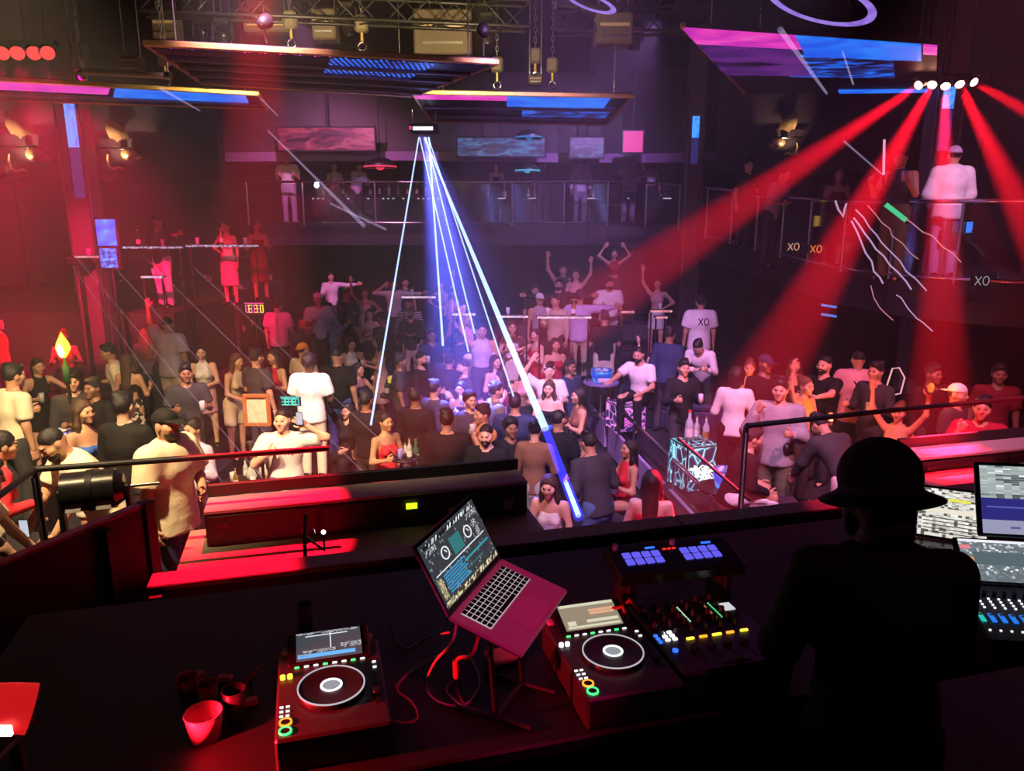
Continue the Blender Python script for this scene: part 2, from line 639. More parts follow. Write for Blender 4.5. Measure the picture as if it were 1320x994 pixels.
# ---- rig above the panels
def truss(p, q, s, label):
    p, q = Vector(p), Vector(q)
    d = (q - p).normalized()
    sd = Vector((0, 0, 1)).cross(d).normalized()
    t = thing('lighting_truss', label, 'truss', p)
    cs = [sd * a * s / 2 + Vector((0, 0, b * s / 2)) for a, b in ((-1, -1), (1, -1), (1, 1), (-1, 1))]
    for c in cs:
        MB().cyl(p + c, q + c, .022, n=8).build('chord', DARKM, t)
    n = max(2, int((q - p).length / s))
    br = None
    for k in range(n):
        a = p.lerp(q, k / n)
        b = p.lerp(q, (k + 1) / n)
        for i in range(4):
            c0, c1 = (cs[i], cs[(i + 1) % 4]) if k % 2 else (cs[(i + 1) % 4], cs[i])
            MB().cyl(a + c0, b + c1, .010, n=5).build('brace', DARKM, t)
    for e in (p, q):
        MB().cyl(e + Vector((0, 0, s / 2)), (e.x, e.y, ZC), .012, n=6).build('hanger', STEEL, t)
    return t


truss((-4.3, 9.6, 5.75), (.2, 10.4, 5.75), .3, 'silver box truss over the ribbed ceiling panel')
truss((.6, 11.3, 5.9), (4.6, 11.3, 5.9), .3, 'silver box truss beyond the blue cloud panel')
truss((-3.0, 8.2, 6.25), (2.2, 8.2, 6.25), .3, 'silver box truss with lamps high over the dance floor')


def chain_pts(p, z1, r=.018):
    mb = MB()
    n = int((z1 - p.z) / .07)
    for k in range(n):
        c = p + Vector((0, 0, .035 + k * .07))
        pts = []
        for i in range(8):
            a = 2 * math.pi * i / 8
            x, z = r * math.cos(a), .042 * math.sin(a)
            pts.append(c + (Vector((x, 0, z)) if k % 2 else Vector((0, x, z))))
        mb.tube(pts, .006, 4, closed=True)
    return mb


def hoist(px, py, d, label):
    p = atd(px, py, d)
    t = thing('chain_hoist', label, 'hoist', p, 0, 'chain hoists above the ceiling panels')
    MB().tube([p + Vector((.05 * math.cos(a), 0, .05 * math.sin(a))) for a in [k * math.pi / 5 for k in range(10)]], .014, 6, closed=True).build('ring_hook', CHROME, t)
    MB().cyl(p + Vector((0, 0, .05)), p + Vector((0, 0, .16)), .02, n=8).build('swivel', GOLD, t)
    MB().box(p + Vector((0, 0, .26)), (.16, .14, .2), None, 0, .03).build('motor_body', M('hoist_body', (.2, .17, .12), .5), t)
    ch = chain_pts(p + Vector((0, 0, .36)), ZC)
    c = ch.build('chain', STEEL, t)
    c['kind'] = 'stuff'


for i, (px, py, d, what) in enumerate([(376, 56, 9.2, 'chain hoist with ring hook over the long side of the ribbed panel'), (467, 60, 9.5, 'chain hoist with ring hook beside the rectangular speaker stack'),
                                 (214, 104, 8.6, 'chain hoist with ring hook at the end of the grey pipe by the ribbed panel'), (107, 98, 8.6, 'chain hoist with ring hook at the far end of the grey pipe'),
                                 (641, 110, 10.4, 'thin chain hoist above the pink fringe of the cloud panel'), (690, 98, 10.6, 'chain hoist beside a small grey box over the cloud panel'), (712, 110, 10.6, 'slim chain hoist over the blue side of the cloud panel')]):
    hoist(px, py, d, what)
# grey pipe between the two hoists
a, b = atd(104, 92, 8.5), atd(217, 98, 8.5)
t = thing('rigging_pipe', 'grey horizontal rigging pipe with end caps between two hoists', 'pipe', (a + b) / 2)
MB().cyl(a, b, .035, n=12).build('pipe', M('grey_pipe', (.4, .33, .27), .45, .4), t)
for e in (a, b):
    MB().cyl(e - Vector((.03, 0, 0)), e + Vector((.03, 0, 0)), .05, n=12).build('clamp', CHROME, t)
for e in (a, b):
    MB().cyl(e, (e.x, e.y, ZC), .008, n=6).build('wire', STEEL, t)


def rig_box(px, py, d, s, label, name='control_box'):
    p = atd(px, py, d)
    t = thing(name, label, 'equipment box', p, 0, 'boxes up in the rig')
    MB().box(p, s, None, 0, .02).build('case', M('rig_box_brown', (.13, .10, .08), .5), t)
    MB().box(p + Vector((0, -s[1] / 2 - .01, s[2] * .1)), (s[0] * .8, .02, s[2] * .1), None).build('label_strip', M('cream_label', (.6, .5, .33), .5), t)
    MB().box(p + Vector((0, -s[1] / 2 - .01, -s[2] * .25)), (s[0] * .7, .02, s[2] * .06), None).build('vent_strip', STEEL, t)
    for sx in (-1, 1):
        MB().cyl(p + Vector((sx * s[0] * .4, 0, s[2] / 2)), (p.x + sx * s[0] * .4, p.y, ZC), .008, n=6).build('hanger_wire', STEEL, t)


rig_box(216, 35, 9.4, (.3, .25, .3), 'dark square equipment box at the corner of the rig')
rig_box(172, 82, 8.5, (.22, .2, .14), 'small grey box sitting over the rigging pipe')
rig_box(572, 45, 10., (.75, .4, .55), 'large dark amplifier stack with cream strips hung in the rig')
rig_box(420, 34, 9.6, (.3, .3, .36), 'tall dark blue grey box hanging beside the ring hooks')
rig_box(345, 36, 9.4, (.55, .2, .12), 'long flat grey ballast box hanging in the rig')
rig_box(690, 104, 10.5, (.2, .2, .12), 'small box on the blue cloud panel')
rig_box(790, 40, 10.5, (.5, .4, .4), 'black speaker box hanging behind the round ring lamp')


def moving_head(p, target, col, energy, ang, label, lens=None, blend=.25, sz=1., group='moving head lamps in the rig', hang=True, r=.05, cat='stage light'):
    p, target = Vector(p), Vector(target)
    d = (target - p).normalized()
    R = aim(d)
    t = thing('moving_head_lamp', label, cat, p, 0, group)
    up = Vector((0, 0, 1 if hang else -1))
    MB().box(p + up * .27 * sz, (.24 * sz, .24 * sz, .1 * sz), None, 0, .02).build('base', BLACK, t)
    for sx in (-1, 1):
        MB().box(p + Vector((sx * .15 * sz, 0, 0)) + up * .11 * sz, (.035 * sz, .1 * sz, .26 * sz), None, 0, .01).build('yoke_arm', BLACK, t)
    h = MB()
    prof = [(.01, .17), (.09, .16), (.115, .10), (.115, -.06), (.10, -.14), (.105, -.17)]
    h.lathe([(a * sz, z * sz) for a, z in prof], 18, p, 0, R)
    h.build('head', BLACKG, t)
    if lens:
        MB().cyl(p + d * .155 * sz, p + d * .17 * sz, .095 * sz, n=20).build('lens', lens, t)
    else:
        MB().cyl(p + d * .155 * sz, p + d * .17 * sz, .095 * sz, n=20).build('lens', M('dark_lens', (.05, .05, .07), .1), t)
    if hang:
        MB().cyl(p + up * .3 * sz, (p.x, p.y, ZC), .015, n=6).build('hanging_pipe', DARKM, t)
    if energy:
        spot('lamp_beam', t, p + d * .2 * sz, target, col, energy, ang, blend, r)
    return t


# the row of five red spotlights
RED = (1.0, .004, .02)
red_lens = EM('red_hot_lens', (1, .42, .28), 14)
rl = atd(1220, 106, 10.3)
bar = thing('red_spotlight_bar', 'bar of five red spotlights throwing visible red beams', 'stage light', rl)
e0, e1 = atd(1176, 102, 10.3), atd(1262, 99, 10.3)
MB().box((e0 + e1) / 2, ((e1 - e0).length, .08, .06), None, 0, .01).build('batten', BLACK, bar)
for k, (px, py, tx, ty, td, en, an) in enumerate([(1187, 108, 960, 262, 9.2, 105000, 7.6), (1203, 107, 1020, 430, 7.8, 105000, 7.6), (1219, 108, 1212, 440, 8.2, 105000, 7.6),
                                      (1236, 106, 1345, 330, 8.2, 105000, 7.6), (1252, 104, 1420, 196, 8.8, 90000, 7)]):
    p, q = atd(px, py, 10.3), atd(tx, ty, td)
    d = (q - p).normalized()
    h = MB()
    h.lathe([(.01, .16), (.05, .15), (.062, .05), (.062, -.06)], 16, p, 0, aim(d))
    hd = h.build('lamp_head', BLACKG, bar)
    MB().ball(p + d * .03, .058, 12).build('lens', red_lens, hd)
    MB().cyl(p, ((e0 + e1) / 2).lerp(e1 if px > 1220 else e0, abs(px - 1219) / 43.), .012, n=6).build('bracket', BLACK, bar)
    spot('red_beam', bar, p + d * .1, q, RED, en, an, .45, .05)
MB().cyl((e0 + e1) / 2, Vector(((e0.x + e1.x) / 2, (e0.y + e1.y) / 2, ZC)), .03, n=8).build('drop_pipe', BLACK, bar)

# red lamps at the other side, washing the haze
red_lens2 = EM('red_lens_soft', (1, .06, .06), 1.3)
rl = atd(34, 68, 8.1)
bar = thing('red_wash_bar', 'bar of four dull red lamps above the long ceiling panel', 'stage light', rl)
e0, e1 = atd(-4, 56, 8.1), atd(74, 56, 8.1)
MB().box((e0 + e1) / 2, ((e1 - e0).length, .08, .06), None, 0, .01).build('batten', BLACK, bar)
for k, (px, tx, ty, td, en, an) in enumerate([(3, -40, 330, 10.5, 7500, 36), (22, 80, 285, 11.5, 8500, 30), (43, 190, 300, 12., 6500, 28), (60, 300, 290, 13, 1300, 24)]):
    p, q = atd(px, 67, 8.1), atd(tx, ty, td)
    d = (q - p).normalized()
    face = (d + (CAM - p).normalized() * 2.6).normalized()
    h = MB()
    h.lathe([(.01, .16), (.06, .15), (.075, .05), (.075, -.04)], 16, p, 0, aim(face))
    hd = h.build('lamp_head', BLACKG, bar)
    MB().cyl(p + face * .03, p + face * .045, .07, n=18).build('lens', red_lens2, hd)
    MB().cyl(p, (p.x, e0.y, e0.z), .012, n=6).build('bracket', BLACK, bar)
    spot('red_wash', bar, p + d * .12, q, (1, .0, .075), en, an, .9, .08)
MB().cyl((e0 + e1) / 2, Vector(((e0.x + e1.x) / 2, (e0.y + e1.y) / 2, ZC)), .03, n=8).build('drop_pipe', BLACK, bar)

# wash lamps over the crowd, out of the picture above the booth
WARM = (1, .70, .36)
LAMPS = [
    ((-3.4, 3.6, 6.4), (-3.9, 7.6, .9), WARM, 4600, 60, 'warm white stage lamp aimed at the crowd beside the booth', .8),
    ((-1.6, 3.4, 6.5), (-1.2, 8.6, .9), (1, .60, .40), 2600, 44, 'warm white stage lamp aimed at the woman in the red dress', .9),
    ((-2.2, 6.6, 6.6), (-3.4, 12.5, .8), (1, .46, .70), 4300, 52, 'pink stage lamp aimed at the crowd by the light signs', .9),
    ((.6, 6.4, 6.6), (.6, 12.5, .8), (.80, .36, .95), 4500, 54, 'lilac stage lamp aimed at the middle of the dance floor', .9),
    ((1.2, 3.6, 6.5), (1.5, 8.2, .9), (.85, .45, .9), 2400, 44, 'lilac stage lamp aimed at the tables in front of the booth', .9),
    ((3.6, 4.4, 6.5), (3.9, 9.2, .9), (1, .25, .45), 2700, 48, 'rose stage lamp aimed at the platform guests', .9),
    ((5.2, 5.6, 6.7), (6.4, 10.6, 3.3), (1, .45, .85), 1500, 26, 'rose stage lamp aimed at the side gallery', .9),
    ((2.6, 14., 6.7), (.8, 19.6, 3.6), (.6, .3, 1), 2400, 70, 'violet stage lamp aimed at the back gallery', 1.),
    ((-3.6, 14., 6.7), (-4.6, 19.6, 3.6), (1, .25, .7), 2000, 60, 'magenta stage lamp aimed at the gallery corner', 1.),
]
for p, q, c, e, an, lab, bl in LAMPS:
    moving_head(p, q, c, e, an, lab, M('amber_lens', (.7, .5, .3), .2), bl, 1., r=.12)

# lamps seen hanging in the rig, lit by a worklight up there
for i, (px, py, d, tx, ty, lab) in enumerate([(262, 48, 9.3, 300, 300, 'moving head lamp hanging beside the dark square box'), (288, 52, 9.0, 320, 300, 'moving head lamp with gold rings next to its twin'),
                                    (448, 30, 9.6, 500, 300, 'moving head lamp above the ring hooks'), (628, 42, 10., 640, 400, 'moving head lamp with a white clamp beside the amplifier stack'),
                                    (818, 52, 10.8, 800, 400, 'dark moving head lamp beyond the cloud panel'), (330, 28, 9.4, 330, 300, 'moving head lamp hanging over the flat ballast box')]):
    moving_head(atd(px, py, d), atd(tx, ty, d + 2), (1, 1, 1), 0, 10, lab, None, sz=.75)
for p, q, e in (((-2.4, 8.0, 5.15), (-2.2, 10.4, 6.1), 240), ((-.3, 8.6, 5.2), (-.6, 10.6, 6.1), 160)):
    t = thing('worklight', 'small warm worklight clamped above the ribbed panel' if p[0] < -1 else 'small warm worklight clamped near the amplifier stack', 'work light', p)
    d = (Vector(q) - Vector(p)).normalized()
    h = MB()
    h.lathe([(.01, .12), (.05, .11), (.07, 0), (.072, -.03)], 14, p, 0, aim(d))
    h.build('reflector', BLACK, t)
    MB().cyl(Vector(p) - d * .05, (p[0], p[1], ZP + .1), .012, n=6).build('clamp_arm', STEEL, t)
    spot('worklight_glow', t, Vector(p) + d * .06, q, (1, .72, .3), e, 140, .8, .05)

# ring lamps at the ceiling
ring_e = SCREEN('ring_lamp_violet', [(.3, (.25, .12, .7)), (.55, (.45, .28, 1)), (.75, (.3, .15, .8))], .8, (6, 6, 6), 'noise', detail=5)
for (px, py, d, r, w, lab) in ((1058, 4, 8.5, .62, .11, 'large violet ring lamp hanging near the blue panel'), (762, 3, 9.5, .34, .09, 'smaller violet ring lamp in the dark part of the rig')):
    c = atd(px, py, d)
    t = thing('ring_lamp', lab, 'ring lamp', c, 0)
    R = Matrix.Rotation(math.radians(18), 3, 'Y')
    mb = MB()
    mb.lathe([(r - w, 0), (r, 0), (r, .06), (r - w, .06), (r - w, 0)], 48, c, 0, R)
    mb.build('ring_body', BLACK, t)
    mb = MB()
    mb.lathe([(r - w + .01, -.012), (r - .01, -.012), (r - .01, -.001), (r - w + .01, -.001), (r - w + .01, -.012)], 48, c, 0, R)
    mb.build('ring_diffuser', ring_e, t)
    for k in range(3):
        a = 2 * math.pi * k / 3
        q = c + R @ Vector((r * math.cos(a), r * math.sin(a), .05))
        MB().cyl(q, (q.x, q.y, ZC), .006, n=5).build('cable', STEEL, t)

# ---- side bulkheads with the gold ornaments
struct(MB().box((-9.3, 15.3, 5.55), (7.4, .3, 3.3)).build('wall_bulkhead_side', M_WALL), 'dark upper wall carrying the gold ornaments')
struct(MB().box((6.0, 16.2, 5.65), (3.6, .3, 3.1)).build('wall_bulkhead_gallery', M_WALL), 'dark upper wall above the curved gallery')


def ornament(px, py, dpt, s, label, flip=1, e=22, wall_y=15.15):
    c = aty(px, py, wall_y - .22)
    t = thing('wall_ornament', label, 'wall ornament', c, 0, 'gold wall ornaments under small lamps')
    g = M('beaten_gold', (.75, .5, .27), .3, .75, var=.3, scale=9, bump=.3)
    mb = MB()          # fan shaped upper plate, bowed
    n, pr = 10, []
    for k in range(n + 1):
        u = k / n
        a = math.radians(95 - 75 * u) if flip > 0 else math.radians(85 + 75 * u)
        for j in range(4):
            r = s * (.12 + .38 * j / 3 * (1 - .35 * u))
            pr.append(c + Vector((r * math.cos(a) - flip * s * .12, -.10 * math.sin(j / 3 * math.pi) * s, r * math.sin(a) * .9 + s * .08)))
    fs = [(k * 4 + j, k * 4 + j + 1, (k + 1) * 4 + j + 1, (k + 1) * 4 + j) for k in range(n) for j in range(3)]
    mb.add(pr, fs, 0, True)
    mb.add([p + Vector((0, .015, 0)) for p in pr], [f[::-1] for f in fs], 0, True)
    mb.build('fan_plate', g, t)
    MB().cyl(c + Vector((-flip * s * .3, -.06, 0)), c + Vector((flip * s * .28, -.06, 0)), .03 * s, n=10).build('cross_bar', CHROME, t)
    mb = MB()
    mb.ball(c + Vector((flip * s * .22, -.05, -s * .1)), (.15 * s, .1 * s, .11 * s), 14)
    mb.ball(c + Vector((flip * s * .34, -.05, -s * .16)), (.11 * s, .08 * s, .07 * s), 12)
    mb.build('scroll_boss', g, t)
    mb = MB()
    mb.tube([c + Vector((flip * s * x, -.05, s * z)) for x, z in ((-.18, -.1), (-.2, -.2), (-.18, -.32), (-.1, -.36), (0, -.33), (.08, -.36))], .022 * s, 8, rs=[.012 * s, .02 * s, .025 * s, .03 * s, .028 * s, .01 * s])
    mb.build('hook', g, t)
    MB().box(c + Vector((0, .14, 0)), (.1, .2, .1), None, 0, .01).build('wall_bracket', BLACK, t)
    lp = c + Vector((-flip * s * .05, -.5, -s * .42))
    MB().lathe([(.005, .05), (.03, .05), (.04, -.02)], 12, lp, 0, aim(c - lp)).build('picture_lamp', BLACK, t)
    MB().tube([lp, lp + Vector((0, .2, -.05)), c + Vector((-flip * s * .05, .16, -s * .42))], .01, 6).build('lamp_arm', BLACK, t)
    spot('ornament_lamp', t, lp + (c - lp).normalized() * .05, c + Vector((0, 0, .1)), (1, .66, .36), e, 70, .6, .02)


ornament(28, 190, 13, 1.25, 'large gold fan ornament with a bright shiny bar on the side wall', 1, 220)
ornament(152, 192, 13, 1.0, 'gold fan ornament between the slim column and the dark curtain wall', 1, 150)
ornament(1016, 178, 15, .9, 'dim gold fan ornament over the curved gallery', -1, 60, 16.05)

# ================================================================== the DJ booth
YAW = math.radians(15)
BD = Vector((math.cos(YAW), math.sin(YAW), 0))
BV = Vector((-math.sin(YAW), math.cos(YAW), 0))
BO = Vector((-.56, 2.09, 0))
BR = Matrix.Rotation(YAW, 3, 'Z')
ZB = .95
ZPIT = -.75
ZT = 1.79


def B(u, v, z):
    return BO + BD * u + BV * v + Vector((0, 0, z))


LEDGE = M('pale_ledge_top', (.42, .38, .39), .85, var=.08)
BOOTH = M('booth_black_laminate', (.006, .005, .007), .6, var=.3, scale=5)


def bbox(mb, u0, u1, v0, v1, z0, z1, mi=0, bev=0.):
    return mb.box(B((u0 + u1) / 2, (v0 + v1) / 2, (z0 + z1) / 2), (u1 - u0, v1 - v0, z1 - z0), BR, mi, bev)


# raised booth floor
mb = bbox(MB(), -2.6, 7.6, -3.6, 1.95, ZPIT, ZB)
bbox(mb, -.98, 1.66, 1.95, 3.76, ZPIT, ZB)
bbox(mb, 5.3, 7.6, 1.95, 3.76, ZPIT, ZB)
fl = mb.build('stage_floor', M_GREYF)
struct(fl, 'worn grey raised stage floor of the booth')

# inner booth wall with the pale ledge (catches the red light)
t = thing('booth_front_wall', 'low black booth wall with a pale ledge lit red', 'booth wall', B(-.88, 1.8, ZB))
bbox(MB(), -.88, 6.6, 1.74, 1.86, ZB, 1.47).build('wall_panel', BOOTH, t)
for k in range(5):
    u = -.88 + k * 1.5
    bbox(MB(), u + .004, u + 1.496, 1.71, 1.87, 1.47, 1.5, 0, .006).build('ledge_board', LEDGE, t)
for k in range(6):
    bbox(MB(), -.86 + k * 1.24, -.80 + k * 1.24, 1.66, 1.74, ZB, 1.46).build('support_rib', BLACK, t)

# outer parapet boxes with pale tops
def parapet(u0, u1, label, dz=0.):
    t = thing('parapet_box', label, 'parapet', B((u0 + u1) / 2, 3.5, ZB))
    bbox(MB(), u0, u1, 3.40, 3.70, ZB, 1.205 + dz, 0, .01).build('box_body', BOOTH, t)
    bbox(MB(), u0, u1, 3.385, 3.68, 1.207 + dz, 1.235 + dz, 0, .005).build('top_board', LEDGE, t)
    bbox(MB(), u0, u1, 3.68, 3.72, 1.235 + dz, 1.33 + dz, 0, .005).build('back_lip', BLACK, t)
    n = max(1, int((u1 - u0) / .8))
    for k in range(n):
        a = u0 + (u1 - u0) * k / n
        b = u0 + (u1 - u0) * (k + 1) / n
        bbox(MB(), a + .02, b - .02, 3.385, 3.40, ZB + .03, 1.19 + dz, 0, .004).build('front_panel', BLACK, t)
    for uu in (u0 + .12, u1 - .12):
        bbox(MB(), uu - .05, uu + .05, 3.378, 3.387, 1.10 + dz, 1.14 + dz).build('badge', DARKM, t)
    return t


pa = parapet(-.82, 1.62, 'black parapet box with pale top glowing red behind the booth wall')
parapet(5.45, 7.5, 'black parapet box with red lit top beyond the laptop', -.13)
# little lit items on the parapet front
g = EM('yellow_green_led', (.75, 1, .02), 1.3)
MB().box(B(.68, 3.37, 1.13), (.085, .012, .045), BR).build('exit_indicator', g, pa)['label'] = 'small yellow green lit indicator'
o = MB().box(B(1.45, 3.372, 1.06), (.08, .012, .08), BR, 0, .004).build('wall_plate', M('lilac_plate', (.45, .38, .6), .5), pa)
MB().box(B(1.03, 3.372, 1.06), (.12, .012, .05), BR, 0, .004).build('paper_label', M('cream_label', (.6, .5, .33), .5), pa)

# side wall of the booth
a, b = atz(180, 650, 1.5), atz(0, 725, 1.5)
d = (b - a).normalized()
c0 = a + d * 3.2
t = thing('booth_side_wall', 'black angled side wall of the booth with red light painted on its edge', 'booth wall', ((a.x + c0.x) / 2, (a.y + c0.y) / 2, ZB))
R = Matrix((d, Vector((0, 0, 1)).cross(d), Vector((0, 0, 1)))).transposed()
mid = (a + c0) / 2
MB().box((mid.x, mid.y, (1.49 + .03) / 2), (3.2, .06, 1.46), R).build('wall_panel', BOOTH, t)
MB().box((mid.x, mid.y, 1.495), (3.2, .07, .02), R, 0, .004).build('edge_cap', M('red_light_edge_paint', (.35, .02, .03), .3), t)  # red light along the wall top is put into the cap's colour
for k in range(3):
    q = a + d * (.3 + k * 1.0)
    MB().box((q.x + .05, q.y - .02, .75), (.05, .06, 1.4), R).build('stiffener', BLACK, t)
MB().box((a.x + .02, a.y + .03, .76), (.09, .09, 1.5), R, 0, .01).build('end_post', BLACK, t)


# railings
def railing(pts, label, posts, extra=()):
    t = thing('railing', label, 'railing', (pts[0].x, pts[0].y, 0))
    for p, q in zip(pts[:-1], pts[1:]):
        MB().cyl(p, q, .022, n=10).build('handrail', BLACK, t)
    for p, zb in posts:
        MB().box(((p.x, p.y, (p.z + zb) / 2)), (.035, .035, p.z - zb), BR, 0, .005).build('post', BLACK, t)
        MB().box((p.x, p.y - .035, (p.z + zb) / 2), (.018, .02, p.z - zb - .1), BR).build('post_trim', STEEL, t)
        MB().cyl((p.x, p.y, zb), (p.x, p.y, zb + .015), .06, n=12).build('foot_plate', BLACK, t)
    for p, q in extra:
        MB().cyl(p, q, .014, n=8).build('brace', BLACK, t)
    return t


p0, p1 = atz(45, 605, 1.63), atz(424, 578, 1.63)
p2 = atz(-40, 668, 1.60)
railing([p2, p0, p1], 'black metal handrail in front of the man leaning in a cream shirt', [(p0, .0), (p2, ZB)])
p0, p1 = atz(962, 549, 1.70), atz(1130, 531, 1.70)
q0, q1 = atz(874, 565, 1.35), atz(966, 645, 1.0)
p3 = atz(1352, 510, 1.70)
railing([p0, p1, p3], 'black metal handrail in front of the man in the dark coat', [(p0, ZB), (p3, ZB)], [(q0, q1)])

# floor cables on the stage and a mic stand by the parapet
t = thing('microphone_clip_lamp', 'small clip lamp with a white bulb and red holder before the parapet', 'lamp', B(.28, 3.0, ZB))
pl = atd(395, 738, 4.5)
MB().tube([(pl.x, pl.y, 1.30), (pl.x, pl.y, 1.5), (pl.x + .01, pl.y + .03, 1.62)], .012, 8).build('holder_stem', BLACK, t)
lp = atd(417, 686, 4.6)
MB().tube([(pl.x, pl.y, 1.5), lp + Vector((0, 0, -.12)), lp], .008, 6).build('goose_neck', BLACK, t)
MB().ball(lp, .014, 10).build('bulb', EM('tiny_white_lamp', (1, 1, .8), 6), t)
rp = atd(394, 688, 4.6)
MB().cyl(rp + Vector((0, 0, -.06)), rp + Vector((0, 0, .03)), .018, .022, n=10).build('red_holder', M('red_plastic', (.5, .03, .04), .4), t)
MB().tube([rp + Vector((.05, 0, .03)), rp + Vector((.06, 0, -.02)), rp + Vector((.045, 0, -.07))], .006, 6).build('wire_clip', STEEL, t)
MB().cyl((pl.x, pl.y, ZB), (pl.x, pl.y, 1.32), .01, n=6).build('stand_rod', BLACK, t)
MB().cyl((pl.x, pl.y, ZB), (pl.x, pl.y, ZB + .015), .08, n=14).build('stand_foot', BLACK, t)
mb = MB()
mb.tube(smooth_path([B(-.7, 2.6, ZB + .01), B(-.4, 2.9, ZB + .01), B(-.1, 2.75, ZB + .01), B(.2, 3.0, ZB + .01), B(.6, 2.9, ZB + .01)], 6), .008, 6)
tag(mb.build('floor_cable', BLACK), 'black cable lying on the grey stage floor', 'cable')

# ---- DJ table
t = thing('dj_table', 'long black DJ table carrying the players and mixer', 'table', B(.8, .3, ZB))
bbox(MB(), -1.15, 3.0, -.27, .98, ZT - .05, ZT, 0, .008).build('table_top', BOOTH, t)
bbox(MB(), -1.1, 2.95, .90, .94, ZB, ZT - .05).build('front_panel', BOOTH, t)
for uu in (-1.1, .8, 2.86):
    for vv in (-.2, .8):
        bbox(MB(), uu, uu + .07, vv, vv + .07, ZB, ZT - .05).build('leg', BLACK, t)

WH = EM('white_legend_light', (1, 1, 1), 1.3)
LED_G = EM('green_button_ring', (.05, 1, .25), 1.6)
LED_O = EM('orange_button_ring', (1, .36, .03), 1.6)
LED_Y = EM('yellow_button_light', (1, .75, .05), 1.8)
LED_BL = EM('blue_button_light', (.03, .16, 1), 1.4)
LED_PAD = EM('violet_blue_pad_light', (.14, .12, .95), .95)
LED_R = EM('red_button_light', (1, .03, .03), 1.0)
DASH_W = SCREEN('screen_text_white', [(0, (.01, .012, .016)), (.62, (.5, .52, .55)), (.8, (.95, .95, 1))], 1.0, (40, 16, 1), 'white', thr=True)


def player(u, v, label, scr):
    """a media player: jog wheel, tilted display, cue and play rings"""
    z = ZT + .11
    t = thing('media_player', label, 'DJ player', B(u, v, ZT), YAW, 'media players on the DJ table')
    w, f, k = .33, -.2, .27

    def L(mb, name, mats, par=t):
        return mb.build(name, mats, par, world=False)
    body = MB()
    body.box((0, (f + k) / 2, .055), (w, k - f, .11), None, 0, .008)
    body = L(body, 'body', M('player_dark_plate', (.055, .05, .055), .35, .2))
    # raised display block
    tilt = Matrix.Rotation(math.radians(16), 3, 'X')
    mb = MB()
    mb.box((0, .225, .12), (.27, .14, .04), tilt, 0, .006)
    blk = L(mb, 'display_block', BLACKG)
    sc = MB()
    sc.box(Vector((0, .225, .12)) + tilt @ Vector((0, 0, .022)), (.212, .118, .004), tilt)
    scn = L(sc, 'screen', scr['bg'], blk)
    for (x0, x1, y0, y1, m) in scr['bars']:
        mb = MB()
        mb.box(Vector((0, .225, .12)) + tilt @ Vector(((x0 + x1) / 2 * .212, (y0 + y1) / 2 * .118, .0255)), ((x1 - x0) * .212, (y1 - y0) * .118, .002), tilt)
        L(mb, 'screen_graphic', m, scn)
    # jog wheel
    mb = MB()
    mb.lathe([(.103, .11), (.103, .125), (.098, .130), (.092, .128), (.0, .128)], 48)
    jog = L(mb, 'jog_wheel', M('jog_black', (.02, .018, .022), .35))
    mb = MB()
    mb.lathe([(.0985, .1285), (.103, .1285), (.103, .1315), (.0985, .1315), (.0985, .1285)], 64)
    L(mb, 'jog_rim', EM('jog_rim_light', (.9, .88, .95), .55), jog)
    mb = MB()
    mb.lathe([(.026, .129), (.034, .129), (.034, .1312), (.026, .1312), (.026, .129)], 40)
    L(mb, 'jog_display_ring', WH, jog)
    mb = MB()
    mb.cyl((0, 0, .1285), (0, 0, .130), .024, n=28)
    L(mb, 'jog_display', EM('jog_display_grey', (.4, .45, .5), .7), jog)
    for a in (LED_G, -.165, 'play_button'), (LED_O, -.125, 'cue_button'):
        mb = MB()
        mb.lathe([(.014, .111), (.019, .111), (.019, .116), (.014, .116), (.014, .111)], 28, (-.135, a[1], 0))
        r_ = L(mb, a[2] + '_ring', a[0])
        mb = MB()
        mb.cyl((-.135, a[1], .11), (-.135, a[1], .1145), .0135, n=20)
        L(mb, a[2], BLACKG, r_)
    for i in range(8):
        mb = MB()
        mb.box((-.105 + i * .03, .148, .1125), (.016, .007, .006), None, 0, .002)
        L(mb, 'hot_cue_button', WH if i % 3 else LED_G)
    for i in range(2):
        for j in range(3):
            mb = MB()
            mb.box((-.148 + i * .018, -.05 - j * .022, .112), (.011, .005, .004))
            L(mb, 'side_button', WH)
    for i in range(2):
        mb = MB()
        mb.cyl((-.148 + i * .022, .1, .11), (-.148 + i * .022, .1, .121), .0085, n=14)
        L(mb, 'loop_button', scr['loop'])
    mb = MB()
    mb.cyl((.135, .245, .11), (.135, .245, .14), .014, .012, n=18)
    kn = L(mb, 'browse_knob', WHITEP)
    mb = MB()
    mb.box((.135, -.02, .112), (.012, .16, .004))
    L(mb, 'tempo_slot', BLACK)
    mb = MB()
    mb.box((.135, -.05, .118), (.022, .03, .014), None, 0, .003)
    L(mb, 'tempo_fader', DARKM)
    for i in range(2):
        mb = MB()
        mb.box((.14, .12 - i * .03, .112), (.012, .006, .004))
        L(mb, 'master_button', WH)
    mb = MB()
    mb.box((-.14, .245, .118), (.026, .03, .014), None, 0, .003)
    L(mb, 'usb_cover', WHITEP)
    return t


